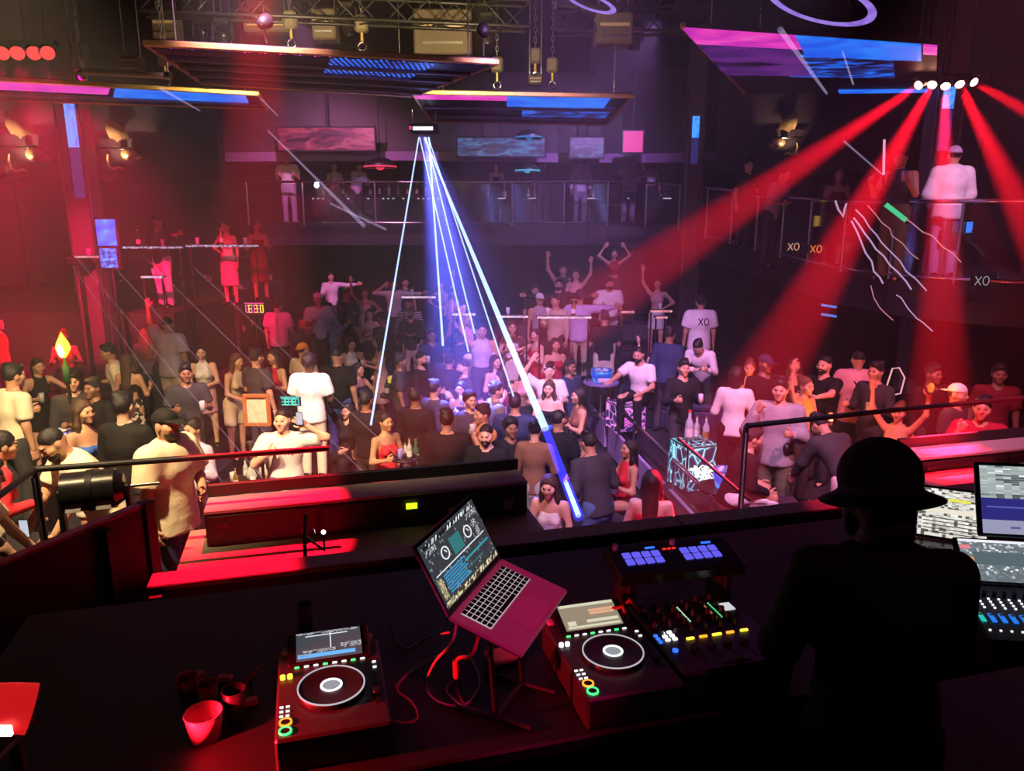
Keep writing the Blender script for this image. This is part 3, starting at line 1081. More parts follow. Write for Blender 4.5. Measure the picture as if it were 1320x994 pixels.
cyan = EM('screen_cyan_blue', (.1, .45, .9), 1.1)
white = EM('screen_white', (.9, .92, 1), 1.0)
greyt = DASH_W
player(0, 0, 'black media player with jog wheel, lit red along one edge', dict(bg=EM('player_screen_dark', (.06, .065, .08), 1.), loop=LED_Y, bars=[
    (-.5, .46, .40, .47, greyt), (.02, .035, -.2, .40, white), (-.36, .30, .33, .345, white), (-.4, .1, -.28, -.18, greyt), (-.48, .40, -.44, -.32, cyan), (.18, .5, -.22, -.05, greyt), (-.48, -.3, -.40, -.30, greyt)]))
beige = EM('player_screen_beige', (.30, .25, .18), 1.)
player(.915, -.052, 'black media player with beige list screen beside the mixer', dict(bg=beige, loop=WH, bars=[
    (-.48, .48, .38, .47, EM('screen_cream', (.7, .68, .5), 1.)), (0, .46, .12, .2, EM('screen_orange', (.8, .42, .25), 1.)), (0, .44, .0, .08, EM('screen_orange', (.8, .42, .25), 1.)),
    (-.1, .46, -.3, -.2, EM('screen_cream', (.7, .68, .5), 1.)), (-.46, .46, -.47, -.40, EM('screen_cream', (.7, .68, .5), 1.)), (-.44, -.3, -.36, -.2, EM('screen_cream', (.7, .68, .5), 1.))]))

# ---- mixer
t = thing('dj_mixer', 'dark four channel DJ mixer with yellow and blue lit buttons', 'mixer', B(1.30, .02, ZT), YAW)


def L(mb, name, mats, par=None):
    return mb.build(name, mats, par or t, world=False)


L(MB().box((0, .0, .055), (.41, .46, .11), None, 0, .008), 'body', M('mixer_dark_purple', (.035, .02, .03), .4))
KN = M('knob_black', (.03, .028, .03), .4)
for i in range(6):
    for j in range(5):
        kb = L(MB().cyl((-.17 + i * .058, .19 - j * .045, .11), (-.17 + i * .058, .19 - j * .045, .128), .011, .009, n=12), 'knob', KN)
        L(MB().box((-.17 + i * .058, .195 - j * .045, .1285), (.002, .008, .001)), 'knob_mark', WHITEP, kb)
for i in range(4):
    L(MB().box((-.10 + i * .062, -.13, .111), (.006, .09, .003)), 'fader_slot', BLACK)
    L(MB().box((-.10 + i * .062, -.11, .118), (.018, .028, .014), None, 0, .003), 'channel_fader', DARKM)
L(MB().box((0, -.205, .111), (.1, .006, .003)), 'crossfader_slot', BLACK)
L(MB().box((.01, -.205, .118), (.024, .02, .014), None, 0, .003), 'crossfader', DARKM)
for i, (x, m, w) in enumerate([(-.085, LED_Y, .03), (-.035, LED_O, .03), (.018, LED_Y, .036), (.07, LED_O, .03), (.125, LED_Y, .03)]):
    L(MB().box((x, -.045, .113), (w, .010, .008), None, 0, .002), 'cue_button', m)
for i in range(2):
    for j in range(3):
        L(MB().box((-.165 + i * .027, .01 - j * .022, .113), (.018, .013, .008), None, 0, .002), 'effect_button', WH)
for j in range(3):
    L(MB().box((-.195, .0 - j * .02, .113), (.014, .012, .008), None, 0, .002), 'beat_button', LED_BL)
L(MB().cyl((-.17, -.10, .11), (-.17, -.10, .117), .010, n=14), 'blue_button', LED_BL)
for (x, m) in ((-.03, EM('meter_white_green', (.6, 1, .6), .8)), (.075, EM('meter_red_green', (1, .3, .15), .7)), (.098, EM('meter_green', (.15, 1, .35), .7))):
    for k in range(8):
        L(MB().box((x, .16 - k * .014, .1115), (.004, .009, .003)), 'level_led', m)
L(MB().box((.155, .12, .112), (.04, .05, .004)), 'mixer_display', EM('mixer_display_white', (.8, .8, .9), .8))

# ---- pad controller on a riser behind the mixer
pc = B(1.33, .34, 2.02)
t = thing('pad_controller', 'black pad controller with two banks of violet blue pads', 'DJ controller', (pc.x, pc.y, ZT), YAW - math.radians(3))
L(MB().box((0, 0, .22), (.52, .2, .05), Matrix.Rotation(math.radians(10), 3, 'X'), 0, .008), 'body', BLACKG)
RX = Matrix.Rotation(math.radians(10), 3, 'X')
for bk in (-.13, .11):
    for i in range(4):
        for j in range(2):
            p = Vector((0, 0, .22)) + RX @ Vector((bk - .06 + i * .04, .022 - j * .042, .028))
            L(MB().box(p, (.034, .036, .008), RX, 0, .004), 'pad', LED_PAD)
for bk in (-.13, .11):
    p = Vector((0, 0, .22)) + RX @ Vector((bk + .05, .062, .027))
    L(MB().box(p, (.04, .008, .004), RX), 'mode_light', LED_BL)
    p = Vector((0, 0, .22)) + RX @ Vector((bk - .09, .075, .025))
    L(MB().cyl(p, p + RX @ Vector((0, 0, .022)), .011, n=16), 'knob', WHITEP)
for i in range(3):
    p = Vector((0, 0, .22)) + RX @ Vector((-.025 + i * .02, .045, .027))
    L(MB().box(p, (.014, .007, .004), RX), 'red_button', LED_R)
for sx in (-1, 1):
    L(MB().box((sx * .2, 0, .1), (.03, .16, .2), None, 0, .004), 'riser_leg', BLACK)
L(MB().box((0, 0, .005), (.44, .18, .01)), 'riser_base', BLACK)
# two small jack plugs with red sleeves before it
for k, (u, v) in enumerate(((1.06, .16), (1.12, .19))):
    mb = MB()
    p = B(u, v, ZT)
    mb.tube([p + Vector((0, 0, .002)), p + Vector((0, 0, .11)), p + Vector((-.02 - .02 * k, 0, .16)), p + Vector((-.06, .01, .14 - .02 * k))], .009, 8)
    o = mb.build('audio_plug', M('red_rubber', (.45, .05, .05), .5))
    tag(o, ['bent red audio plug lead standing by the beige screen player', 'bent red audio plug lead standing by the mixer corner'][k], 'audio lead', 'red audio plugs')

# ---- laptop on its stand
A = Vector((-.191, 2.068, 2.162))
e1 = Vector((.4305, .8957, .1111))
e2 = Vector((.8810, -.3903, -.2672))
e2h = Vector((.914, -.405, 0)).normalized()
en = Vector((.1960, -.2129, .9572))
LW, LD = .36, .25
LR = Matrix((e1, e2, en)).transposed()
lap = thing('laptop', 'open laptop with DJ software on a raised stand', 'laptop', A)


def LP(x, y, z=0):
    return A + e1 * x + e2 * y + en * z


ALU = M('laptop_aluminium', (.62, .6, .62), .38, .35, var=.04)
base = MB().box(LP(LW / 2, LD / 2, -.008), (LW, LD, .016), LR, 0, .005).build('base', ALU, lap)
MB().box(LP(LW / 2, .075, .0008), (.285, .105, .0012), LR).build('keyboard_well', EM('key_backlight', (.8, .75, .8), .55), base)
kme = None
for r in range(6):
    n = 14 if r else 14
    for c in range(n):
        if r == 5 and 4 <= c <= 8:
            if c > 4:
                continue
            kw, kx = 5 * .0202 - .003, .0385 + 6 * .0202
            MB().box(LP(kx + .01, .030 + r * .0175, .003), (kw, .0152, .003), LR, 0, .001).build('space_bar', BLACKG, base)
            continue
        if kme is None:
            k0 = MB().box((0, 0, 0), (.0172, .0148, .003), None, 0, .0012).build('key', BLACKG, base)
            kme = k0.data
        else:
            k0 = link('key', kme, base)
        k0.matrix_basis = Matrix.Translation(LP(.0485 + c * .0202, .030 + r * .0175, .003)) @ LR.to_4x4()
MB().box(LP(LW / 2, .19, .0006), (.14, .09, .001), LR, 0, .0003).build('trackpad', M('trackpad_grey', (.5, .48, .5), .3), base)
# lid opened wide
sd = Vector((-.4284, .0944, .8986)).normalized()
sn = e1.cross(sd).normalized()
if sn.dot(e2) < 0:
    sn = -sn
SR = Matrix((e1, sd, sn)).transposed()


def SP(x, y, z=0):
    return A + e1 * x + sd * y + sn * z


lid = MB().box(SP(LW / 2, .122, -.004), (LW, .244, .008), SR, 0, .003).build('lid', ALU, lap)
MB().box(SP(LW / 2, .122, .0012), (LW - .006, .236, .002), SR).build('bezel', BLACKG, lid)
scr = MB().box(SP(LW / 2, .124, .003), (LW - .022, .212, .001), SR).build('screen', SCREEN('laptop_app_dark', [(0, (.035, .042, .05)), (.75, (.05, .06, .07)), (.93, (.22, .25, .28))], 1.0, (30, 60, 30), 'white', thr=True), lap)
SW, SH = LW - .022, .212


def sg(x0, x1, y0, y1, m, name='screen_graphic'):
    return MB().box(SP(.011 + SW * (x0 + x1) / 2, .018 + SH * (y0 + y1) / 2, .0042), (SW * (x1 - x0), SH * (y1 - y0), .0008), SR).build(name, m, scr)


for cx in (.30, .72):
    mb = MB()
    c = SP(.011 + SW * cx, .018 + SH * .66, .0045)
    mb.lathe([(.017, 0), (.021, 0), (.021, .0012), (.017, .0012), (.017, 0)], 28, c, 0, SR)
    mb.build('deck_ring', white, scr)
    mb = MB()
    mb.box(c + SR @ Vector((.004, .004, .0004)), (.003, .014, .0008), SR @ Matrix.Rotation(.6, 3, 'Z'))
    mb.build('deck_needle', white, scr)
tealm = EM('screen_teal', (.03, .22, .22), .9)
sg(.42, .6, .52, .78, tealm)
sg(.05, .95, .90, .96, DASH_W)
sg(.04, .22, .80, .88, DASH_W)
sg(.78, .97, .80, .88, DASH_W)
sg(.05, .95, .47, .485, white)
bluem = EM('screen_list_blue', (.04, .3, .55), 1.0)
for k in range(7):
    sg(.14, .52 - .03 * (k % 3), .14 + k * .043, .165 + k * .043, bluem)
sg(.5, .96, .33, .36, EM('screen_list_cyan', (.02, .35, .42), 1.))
sg(.5, .8, .22, .235, tealm)
ye = SCREEN('screen_amber_dashes', [(0, (.05, .04, .02)), (.4, (.55, .45, .2)), (.75, (.9, .85, .6))], 1.0, (60, 6, 6), 'white', thr=True)
sg(.02, .98, .02, .09, ye)
sg(.03, .10, .12, .42, ye)
sg(.84, .9, .46, .75, DASH_W)
# stand
st = thing('laptop_stand', 'black folding laptop stand under the raised laptop', 'laptop stand', (A.x + .1, A.y + .1, ZT))
for x in (.08, .28):
    top0, top1 = LP(x, .02, -.024), LP(x, .2, -.024)
    ft = Vector((LP(x, .12).x, LP(x, .12).y, ZT + .01))
    MB().cyl(top0, top1, .008, n=8).build('top_bar', DARKM, st)
    MB().cyl(LP(x, .1, -.024), ft, .009, n=8).build('upright', DARKM, st)
    MB().cyl(ft - e2h * .14, ft + e2h * .12, .009, n=8).build('foot_bar', DARKM, st)
MB().cyl(Vector((LP(.08, .12).x, LP(.08, .12).y, ZT + .01)), Vector((LP(.28, .12).x, LP(.28, .12).y, ZT + .01)), .008, n=8).build('cross_bar', DARKM, st)
# violet cloth / paper under it
pk = atz(648, 846, ZT + .01)
mb = MB()
mb.box((pk.x, pk.y, ZT + .012), (.12, .09, .02), Matrix.Rotation(.5, 3, 'Z'), 0, .006)
tag(mb.build('folded_napkin', M('lilac_napkin', (.5, .42, .7), .8, bump=.3)), 'folded lilac napkin on the table under the laptop', 'napkin')

# ---- cables from the laptop
cabm = M('pink_white_cable', (.55, .28, .30), .5)
cabr = M('red_cable', (.5, .06, .06), .5)


def cable(pts, r, m, label):
    o = MB().tube(smooth_path(pts, 8), r, 7).build('cable', m)
    return tag(o, label, 'cable', 'cables by the laptop')


zt = ZT + .008
cable([LP(.02, .02, -.01), LP(-.03, .04, -.05), atz(560, 855, 1.95), atz(549, 885, zt + .02), atz(565, 905, zt), atz(600, 908, zt), atz(618, 880, zt), atz(608, 850, zt), atz(598, 830, zt)], .0045, cabm, 'pale pink cable looping from the laptop onto the table')
cab2 = [LP(.02, .1, -.01), LP(-.03, .11, -.06), atz(590, 850, 1.97), atz(588, 880, zt + .03), atz(592, 900, zt), atz(600, 912, zt)]
c_ = cable(cab2, .006, cabr, 'thicker red cable with a red plug hanging from the laptop')
pq = atz(589, 862, 1.93)
MB().cyl(pq + Vector((0, 0, .03)), pq - Vector((0, 0, .03)), .013, n=10).build('plug_sleeve', cabr, c_)
cable([atz(510, 885, zt), atz(530, 865, zt), atz(560, 848, zt), atz(585, 838, zt), atz(590, 870, zt), atz(575, 890, zt), atz(597, 912, zt)], .004, cabm, 'thin tangled cable on the table between player and laptop')
cable([atz(503, 806, zt + .09), atz(510, 825, zt), atz(525, 836, zt), atz(550, 822, zt), atz(580, 815, zt + .1)], .004, M('grey_lead', (.35, .3, .35), .5), 'grey lead curling behind the first media player')
cable([atz(520, 872, zt), atz(512, 890, zt), atz(530, 905, zt), atz(538, 925, zt), atz(525, 932, zt), atz(508, 930, zt)], .004, cabr, 'thin red lead lying next to the player corner')

# ---- cups, bottles and bits at the end of the table
def cup(px, py, h, r0, r1, m, label, z=ZT, tip=None, name='plastic_cup', liquid=None):
    p = atz(px, py, z)
    R = tip if tip is not None else Matrix.Identity(3)
    mb = MB()
    mb.lathe([(.001, 0), (r0, 0), (r1, h), (r1 * .95, h), (r0 * .93, .006), (.001, .006)], 22, p, 0, R)
    o = mb.build(name, m)
    tag(o, label, 'cup', 'cups on the booth table')
    rim = MB().tube([p + R @ Vector((r1 * .98 * math.cos(a), r1 * .98 * math.sin(a), h)) for a in [2 * math.pi * k / 22 for k in range(22)]], .0022, 5, closed=True)
    rim.build('rim', m, o)
    return o


PINKC = M('frosted_pink_cup', (.75, .35, .55), .35)
cup(265, 950, .085, .045, .056, PINKC, 'large frosted pink cup at the table end')
cup(304, 925, .10, .028, .036, M('dark_cup', (.05, .03, .06), .3), 'dark tumbler with a pink rim beside the frosted cup')
cup(270, 905, .07, .026, .032, M('rose_cup', (.45, .12, .2), .4), 'small rose cup behind the frosted pink cup')
cup(243, 890, .05, .03, .035, M('red_cup', (.5, .05, .08), .4), 'short red cup at the back of the cups')
cup(394, 806, .09, .026, .033, M('violet_cup', (.35, .18, .6), .35), 'violet plastic cup standing beyond the media player')
t = thing('marker_pen', 'thin pen leaning by the media player', 'pen', atz(322, 890, ZT))
a, b = atz(312, 885, ZT + .02), atz(332, 862, ZT + .06)
MB().cyl(a, b, .006, n=8).build('barrel', M('red_plastic', (.5, .03, .04), .4), t)
MB().cyl(b, b.lerp(a, -.25), .0065, .003, n=8).build('cap', WHITEP, t)
MB().cyl(b.lerp(a, .5) * 1.0, Vector((b.lerp(a, .5).x, b.lerp(a, .5).y, ZT + .001)), .006, n=6).build('clip_rest', BLACK, t)
for k, (px, py) in enumerate(((290, 875), (322, 905), (255, 872))):
    p = atz(px, py, ZT + .012)
    o = MB().box(p, (.05, .035, .022), Matrix.Rotation(.5 * k, 3, 'Z'), 0, .006).build('snack_packet', M('red_foil', (.55, .08, .12), .3, .3))
    tag(o, ['small shiny red packet among the cups', 'shiny red packet right beside the dark tumbler', 'shiny red packet next to the short red cup'][k], 'packet', 'packets among the cups')

# ---- red floor lamp at the table end
p = atz(12, 912, ZT + .34)
t = thing('red_par_lamp', 'small glowing red stage lamp at the end of the table', 'stage lamp', (p.x, p.y, ZT))
tg = B(-.12, -.06, ZT + .06)
d = (tg - p).normalized()
MB().lathe([(.01, .10), (.05, .09), (.06, 0), (.062, -.05)], 20, p, 0, aim(d)).build('housing', EM('red_lamp_shell', (1, .015, .02), .55, base=(.5, .02, .02)), t)
MB().cyl(p + d * .035, p + d * .045, .055, n=20).build('lens', EM('red_par_lens', (1, .03, .03), 3), t)
MB().box(p + Vector((.02, -.062, -.02)), (.05, .012, .03), None, 0, .004).build('hot_window', EM('red_hot_window', (1, .45, .4), 4), t)
MB().tube([p + Vector((0, .075, 0)), p + Vector((0, .08, -.1)), p + Vector((0, -.08, -.1)), p + Vector((0, -.075, 0))], .008, 6).build('yoke', BLACK, t)
MB().box((p.x, p.y, ZT + .006), (.14, .18, .01), None, 0, .003).build('foot', BLACK, t)
MB().cyl((p.x, p.y, ZT + .01), p + Vector((0, 0, -.1)), .015, n=8).build('stand_rod', BLACK, t)
spot('red_glow', t, p + d * .07, tg, (1, .01, .02), 190, 46, .5, .02)
# folded dark cushion / case at the booth corner
p = atz(150, 880, ZT - .25)
t = thing('equipment_case', 'dark purple padded case beside the side wall', 'case', (p.x, p.y, ZB))
RC = Matrix.Rotation(math.radians(28), 3, 'Z')
MB().box((p.x, p.y, (ZB + ZT - .26) / 2), (.5, .3, ZT - .26 - ZB), RC, 0, .03).build('case_body', M('dark_purple_vinyl', (.10, .03, .09), .45), t)
MB().box((p.x, p.y, ZT - .25), (.46, .26, .03), RC, 0, .012).build('padded_lid', M('dark_purple_vinyl', (.10, .03, .09), .45), t)
MB().tube([Vector((p.x, p.y, ZT - .235)) + RC @ Vector(q) for q in ((-.07, 0, 0), (-.06, 0, .03), (.06, 0, .03), (.07, 0, 0))], .008, 6).build('handle', BLACK, t)

# ---- lighting desk with two screens
cn = atz(1292, 790, 1.93)
t = thing('lighting_desk', 'lighting control desk with blue faders, key rows and a touch screen', 'lighting desk', (cn.x, cn.y, ZT), math.radians(-8))
DX = Matrix.Rotation(math.radians(8), 3, 'X')
L(MB().box((.16, .06, .07), (.5, .36, .1), DX, 0, .01), 'body', BLACKG)


def dk(x, y, z=.05):
    return Vector((.16, .06, .07)) + DX @ Vector((x, y, z))


for i in range(12):
    f = L(MB().box(dk(-.225 + i * .036, -.05, .054), (.018, .05, .008), DX, 0, .003), 'fader', EM('fader_blue', (.02, .22, .9), .9) if i else EM('fader_teal', (.02, .7, .55), .8))
    L(MB().box(dk(-.225 + i * .036, -.04, .06), (.014, .008, .004), DX), 'fader_cap', WHITEP, f)
for i in range(12):
    for j in range(4):
        L(MB().box(dk(-.225 + i * .036 - (.0), .015 + j * .018, .052), (.007, .007, .004), DX), 'key_light', WH)
    L(MB().box(dk(-.225 + i * .036, -.12, .052), (.007, .006, .004), DX), 'lower_key', WH)
    L(MB().cyl(dk(-.225 + i * .036, .105, .05), dk(-.225 + i * .036, .105, .066), .007, n=8), 'encoder', KN)
for k in range(2):
    L(MB().box(dk(.215 + k * .02, -.06 - k * .03, .054), (.02, .05, .008), DX, 0, .003), 'playback_fader', LED_BL)
T2 = Matrix.Rotation(math.radians(38), 3, 'X')
ls = L(MB().box((.21, .30, .20), (.5, .20, .025), T2, 0, .006), 'touch_screen_case', BLACKG)
sc_a = SCREEN('desk_screen_grey_text', [(0, (.14, .17, .19)), (.55, (.2, .24, .27)), (.8, (.55, .6, .62)), (.95, (.85, .9, .9))], 1.0, (46, 22, 4), 'white', thr=True)
l2 = L(MB().box(Vector((.21, .30, .20)) + T2 @ Vector((0, 0, .014)), (.47, .178, .002), T2), 'touch_screen', sc_a, ls)


def l2g(x0, x1, y0, y1, m):
    L(MB().box(Vector((.21, .30, .20)) + T2 @ Vector(((x0 + x1) / 2 * .47, (y0 + y1) / 2 * .178, .0158)), ((x1 - x0) * .47, (y1 - y0) * .178, .001), T2), 'screen_graphic', m, l2)


l2g(-.5, -.42, .26, .36, EM('screen_rose', (.9, .25, .3), .9))
l2g(-.5, -.41, -.08, .06, EM('screen_orange2', (.9, .35, .12), .9))
l2g(-.41, .45, -.12, .2, EM('screen_slate', (.10, .14, .16), 1.))
l2g(-.5, .5, .44, .5, white)
l2g(-.05, .06, -.46, -.36, EM('screen_rose', (.9, .25, .3), .9))
l2g(.12, .2, -.48, -.40, EM('screen_rose', (.9, .25, .3), .9))
T3 = Matrix.Rotation(math.radians(66), 3, 'X')
us = L(MB().box((.30, .42, .42), (.5, .30, .022), T3, 0, .006), 'upper_monitor_case', BLACKG)
u2 = L(MB().box(Vector((.30, .42, .42)) + T3 @ Vector((0, 0, .0125)), (.47, .272, .002), T3), 'upper_monitor_screen', EM('monitor_navy', (.028, .025, .20), 1.0), us)


def u2g(x0, x1, y0, y1, m):
    L(MB().box(Vector((.30, .42, .42)) + T3 @ Vector(((x0 + x1) / 2 * .47, (y0 + y1) / 2 * .272, .0143)), ((x1 - x0) * .47, (y1 - y0) * .272, .001), T3), 'screen_graphic', m, u2)


sc_b = SCREEN('monitor_text_pale', [(0, (.10, .12, .13)), (.2, (.36, .41, .40)), (.72, (.5, .55, .56)), (.88, (.85, .88, .9))], 1.0, (16, 15, 15), 'white', thr=True)
u2g(-.5, .5, .02, .5, sc_b)
u2g(-.5, -.38, .02, .46, EM('screen_pale_green', (.36, .44, .40), 1.))
u2g(-.5, .5, -.5, -.30, EM('screen_lilac_grey', (.32, .32, .48), 1.))
u2g(-.46, -.1, -.12, -.10, EM('screen_violet_line', (.12, .12, .5), 1.))
u2g(-.28, -.2, -.42, -.39, EM('monitor_navy', (.028, .025, .20), 1.0))
L(MB().cyl((.30, .46, .02), (.30, .44, .38), .015, n=8), 'monitor_arm', BLACK)
# laptop behind the DJ with a pale screen
lb = atz(1212, 700, ZT + .01)
t = thing('laptop', 'laptop with a pale full text screen beside the lighting desk', 'laptop', (lb.x, lb.y, ZT), math.radians(-24))
L(MB().box((.02, -.1, .01), (.36, .24, .018), None, 0, .005), 'base', BLACKG)
for i in range(10):
    for j in range(3):
        L(MB().box((-.1 + i * .025, -.14 + j * .022, .021), (.018, .016, .004), None, 0, .001), 'key', DARKM if (i + j) % 3 else WHITEP)
T4 = Matrix.Rotation(math.radians(68), 3, 'X')
ld = L(MB().box((.02, .06, .14), (.36, .25, .012), T4, 0, .004), 'lid', BLACKG)
sc_c = SCREEN('pale_screen_text', [(0, (.12, .11, .09)), (.22, (.5, .48, .42)), (.4, (.78, .76, .70)), (.85, (.95, .94, .9))], 1.0, (22, 16, 16), 'white', thr=True)
s4 = L(MB().box(Vector((.02, .06, .14)) + T4 @ Vector((0, 0, .007)), (.335, .228, .002), T4), 'screen', sc_c, ld)


def s4g(x0, x1, y0, y1, m):
    L(MB().box(Vector((.02, .06, .14)) + T4 @ Vector(((x0 + x1) / 2 * .335, (y0 + y1) / 2 * .228, .0085)), ((x1 - x0) * .335, (y1 - y0) * .228, .001), T4), 'screen_graphic', m, s4)


s4g(.0, .28, .26, .32, EM('screen_yellow', (.85, .8, .1), 1.))
s4g(-.5, .5, .0, .1, EM('screen_cream2', (.85, .8, .65), 1.))
for k in range(5):
    s4g(-.3, .38, -.42 + k * .075, -.40 + k * .075, EM('screen_dark_row', (.08, .07, .06), 1.))
# gooseneck lead by the DJ
tag(MB().tube(smooth_path([atd(1226, 718, 2.35), atd(1236, 724, 2.35), atd(1242, 745, 2.35), atd(1243, 760, 2.35), atd(1240, 775, 2.35), atd(1236, 840, 2.35)], 5), .006, 7).build('headphone_lead', M('grey_lead', (.35, .3, .35), .5)), 'grey headphone lead hanging beside the DJ in the hat', 'cable')

# ---- moving head standing behind the side wall
p = atd(118, 632, 5.15)
t = thing('moving_head_lamp', 'big black drum shaped moving lamp with white stickers behind the booth wall', 'stage light', (p.x, p.y, ZB))
HR = Matrix.Rotation(math.radians(20), 3, 'Z')
ax = HR @ Vector((1, 0, 0))
fw = HR @ Vector((0, -1, 0))
MB().cyl(p - ax * .17, p + ax * .15, .135, .135, n=28).build('drum_head', M('lamp_drum_black', (.03, .028, .03), .3), t)
MB().cyl(p - ax * .02, p + ax * .02, .142, n=28).build('drum_band', BLACK, t)
MB().cyl(p + ax * .15, p + ax * .2, .125, .09, n=28).build('lens_end', BLACKG, t)
for sx in (-.1, .08):
    MB().box(p + ax * sx + fw * .118 + Vector((0, 0, -.075)), (.09, .012, .055), HR @ Matrix.Rotation(math.radians(-30), 3, 'X')).build('sticker', WHITEP, t)
for sx in (-.19, .22):
    MB().box(p + ax * sx + Vector((0, 0, -.14)), (.035, .1, .34), HR, 0, .01).build('yoke_arm', BLACK, t)
MB().box((p.x, p.y, p.z - .33), (.5, .2, .08), HR, 0, .02).build('yoke_base', BLACK, t)
MB().box((p.x, p.y, (ZB + p.z - .37) / 2), (.36, .3, p.z - .37 - ZB), HR, 0, .02).build('pedestal', BLACK, t)
MB().cyl(p + ax * .24, p + ax * .42, .012, n=8).build('side_handle', STEEL, t)

# ---- lamps that light the booth ledges
for p, q, c, e, an, lab in (
        ((-1.9, 6.9, 6.2), (-1.5, 3.64, 1.5), (1, .002, .02), 8000, 8, 'compact red lamp aimed at the booth ledge'),
        ((-2.1, 7.0, 6.2), (-1.85, 5.30, 1.23), (1, .002, .02), 13000, 14, 'compact red lamp aimed at the parapet top'),
        ((4.5, 4.4, 6.4), (4.2, 6.8, 1.1), (1, .004, .03), 7000, 10, 'compact red lamp aimed at the far parapet'),
        ((2.4, 6.3, 6.3), (2.15, 4.62, 1.5), (1, .01, .06), 700, 6, 'compact red lamp aimed at the ledge beside the railing'),
        ((.9, .2, 5.2), (.05, 2.15, 2.12), (1, .01, .17), 260, 12, 'compact magenta lamp aimed at the laptop'),
        ((1.9, .4, 5.4), (.75, 2.3, 1.9), (1, .05, .3), 20, 26, 'compact magenta lamp aimed at the mixer')):
    moving_head(p, q, c, e, an, lab, M('amber_lens', (.7, .5, .3), .2), .25, .6, 'compact lamps over the booth', r=.05)

# ================================================================== people: bodies grown as one smooth surface
def snet(F, o, h):
    """surface nets: the zero surface of a field on a grid"""
    nx, ny, nz = F.shape
    offs = [(i, j, k) for i in (0, 1) for j in (0, 1) for k in (0, 1)]
    c = [F[i:nx - 1 + i, j:ny - 1 + j, k:nz - 1 + k] for i, j, k in offs]
    n = sum((x < 0).astype(np.int8) for x in c)
    act = (n > 0) & (n < 8)
    I = np.argwhere(act)
    if len(I) == 0:
        return np.zeros((0, 3)), np.zeros((0, 4), int)
    idx = -np.ones(act.shape, np.int64)
    idx[act] = np.arange(len(I))
    vals = [x[act] for x in c]
    pos = np.zeros((len(I), 3))
    cnt = np.zeros(len(I))
    for a in range(8):
        for b in range(a + 1, 8):
            da = [offs[b][q] - offs[a][q] for q in range(3)]
            if sum(abs(q) for q in da) != 1:
                continue
            fa, fb = vals[a], vals[b]
            cr = (fa < 0) != (fb < 0)
            t = np.where(cr, fa / np.where(cr, fa - fb, 1), 0)
            p = np.array(offs[a])[None, :] + t[:, None] * np.array(da)[None, :]
            pos += np.where(cr[:, None], p, 0)
            cnt += cr
    V = np.asarray(o)[None, :] + h * (I + pos / cnt[:, None])
    s = F < 0
    Q = []
    for ax in range(3):
        sl = [slice(1, -1)] * 3
        s0, s1 = list(sl), list(sl)
        s0[ax], s1[ax] = slice(0, -1), slice(1, None)
        A_, B_ = s[tuple(s0)], s[tuple(s1)]
        e = np.argwhere(A_ != B_)
        if len(e) == 0:
            continue
        flip = A_[tuple(e.T)]
        off = np.ones(3, int)
        off[ax] = 0
        e = e + off
        u, v = (ax + 1) % 3, (ax + 2) % 3
        du, dv = np.zeros(3, int), np.zeros(3, int)
        du[u], dv[v] = 1, 1
        q = [idx[tuple((e - du - dv).T)], idx[tuple((e - dv).T)], idx[tuple(e.T)], idx[tuple((e - du).T)]]
        q = np.stack(q, 1)
        q[~flip] = q[~flip][:, ::-1]
        Q.append(q)
    return V, np.concatenate(Q)


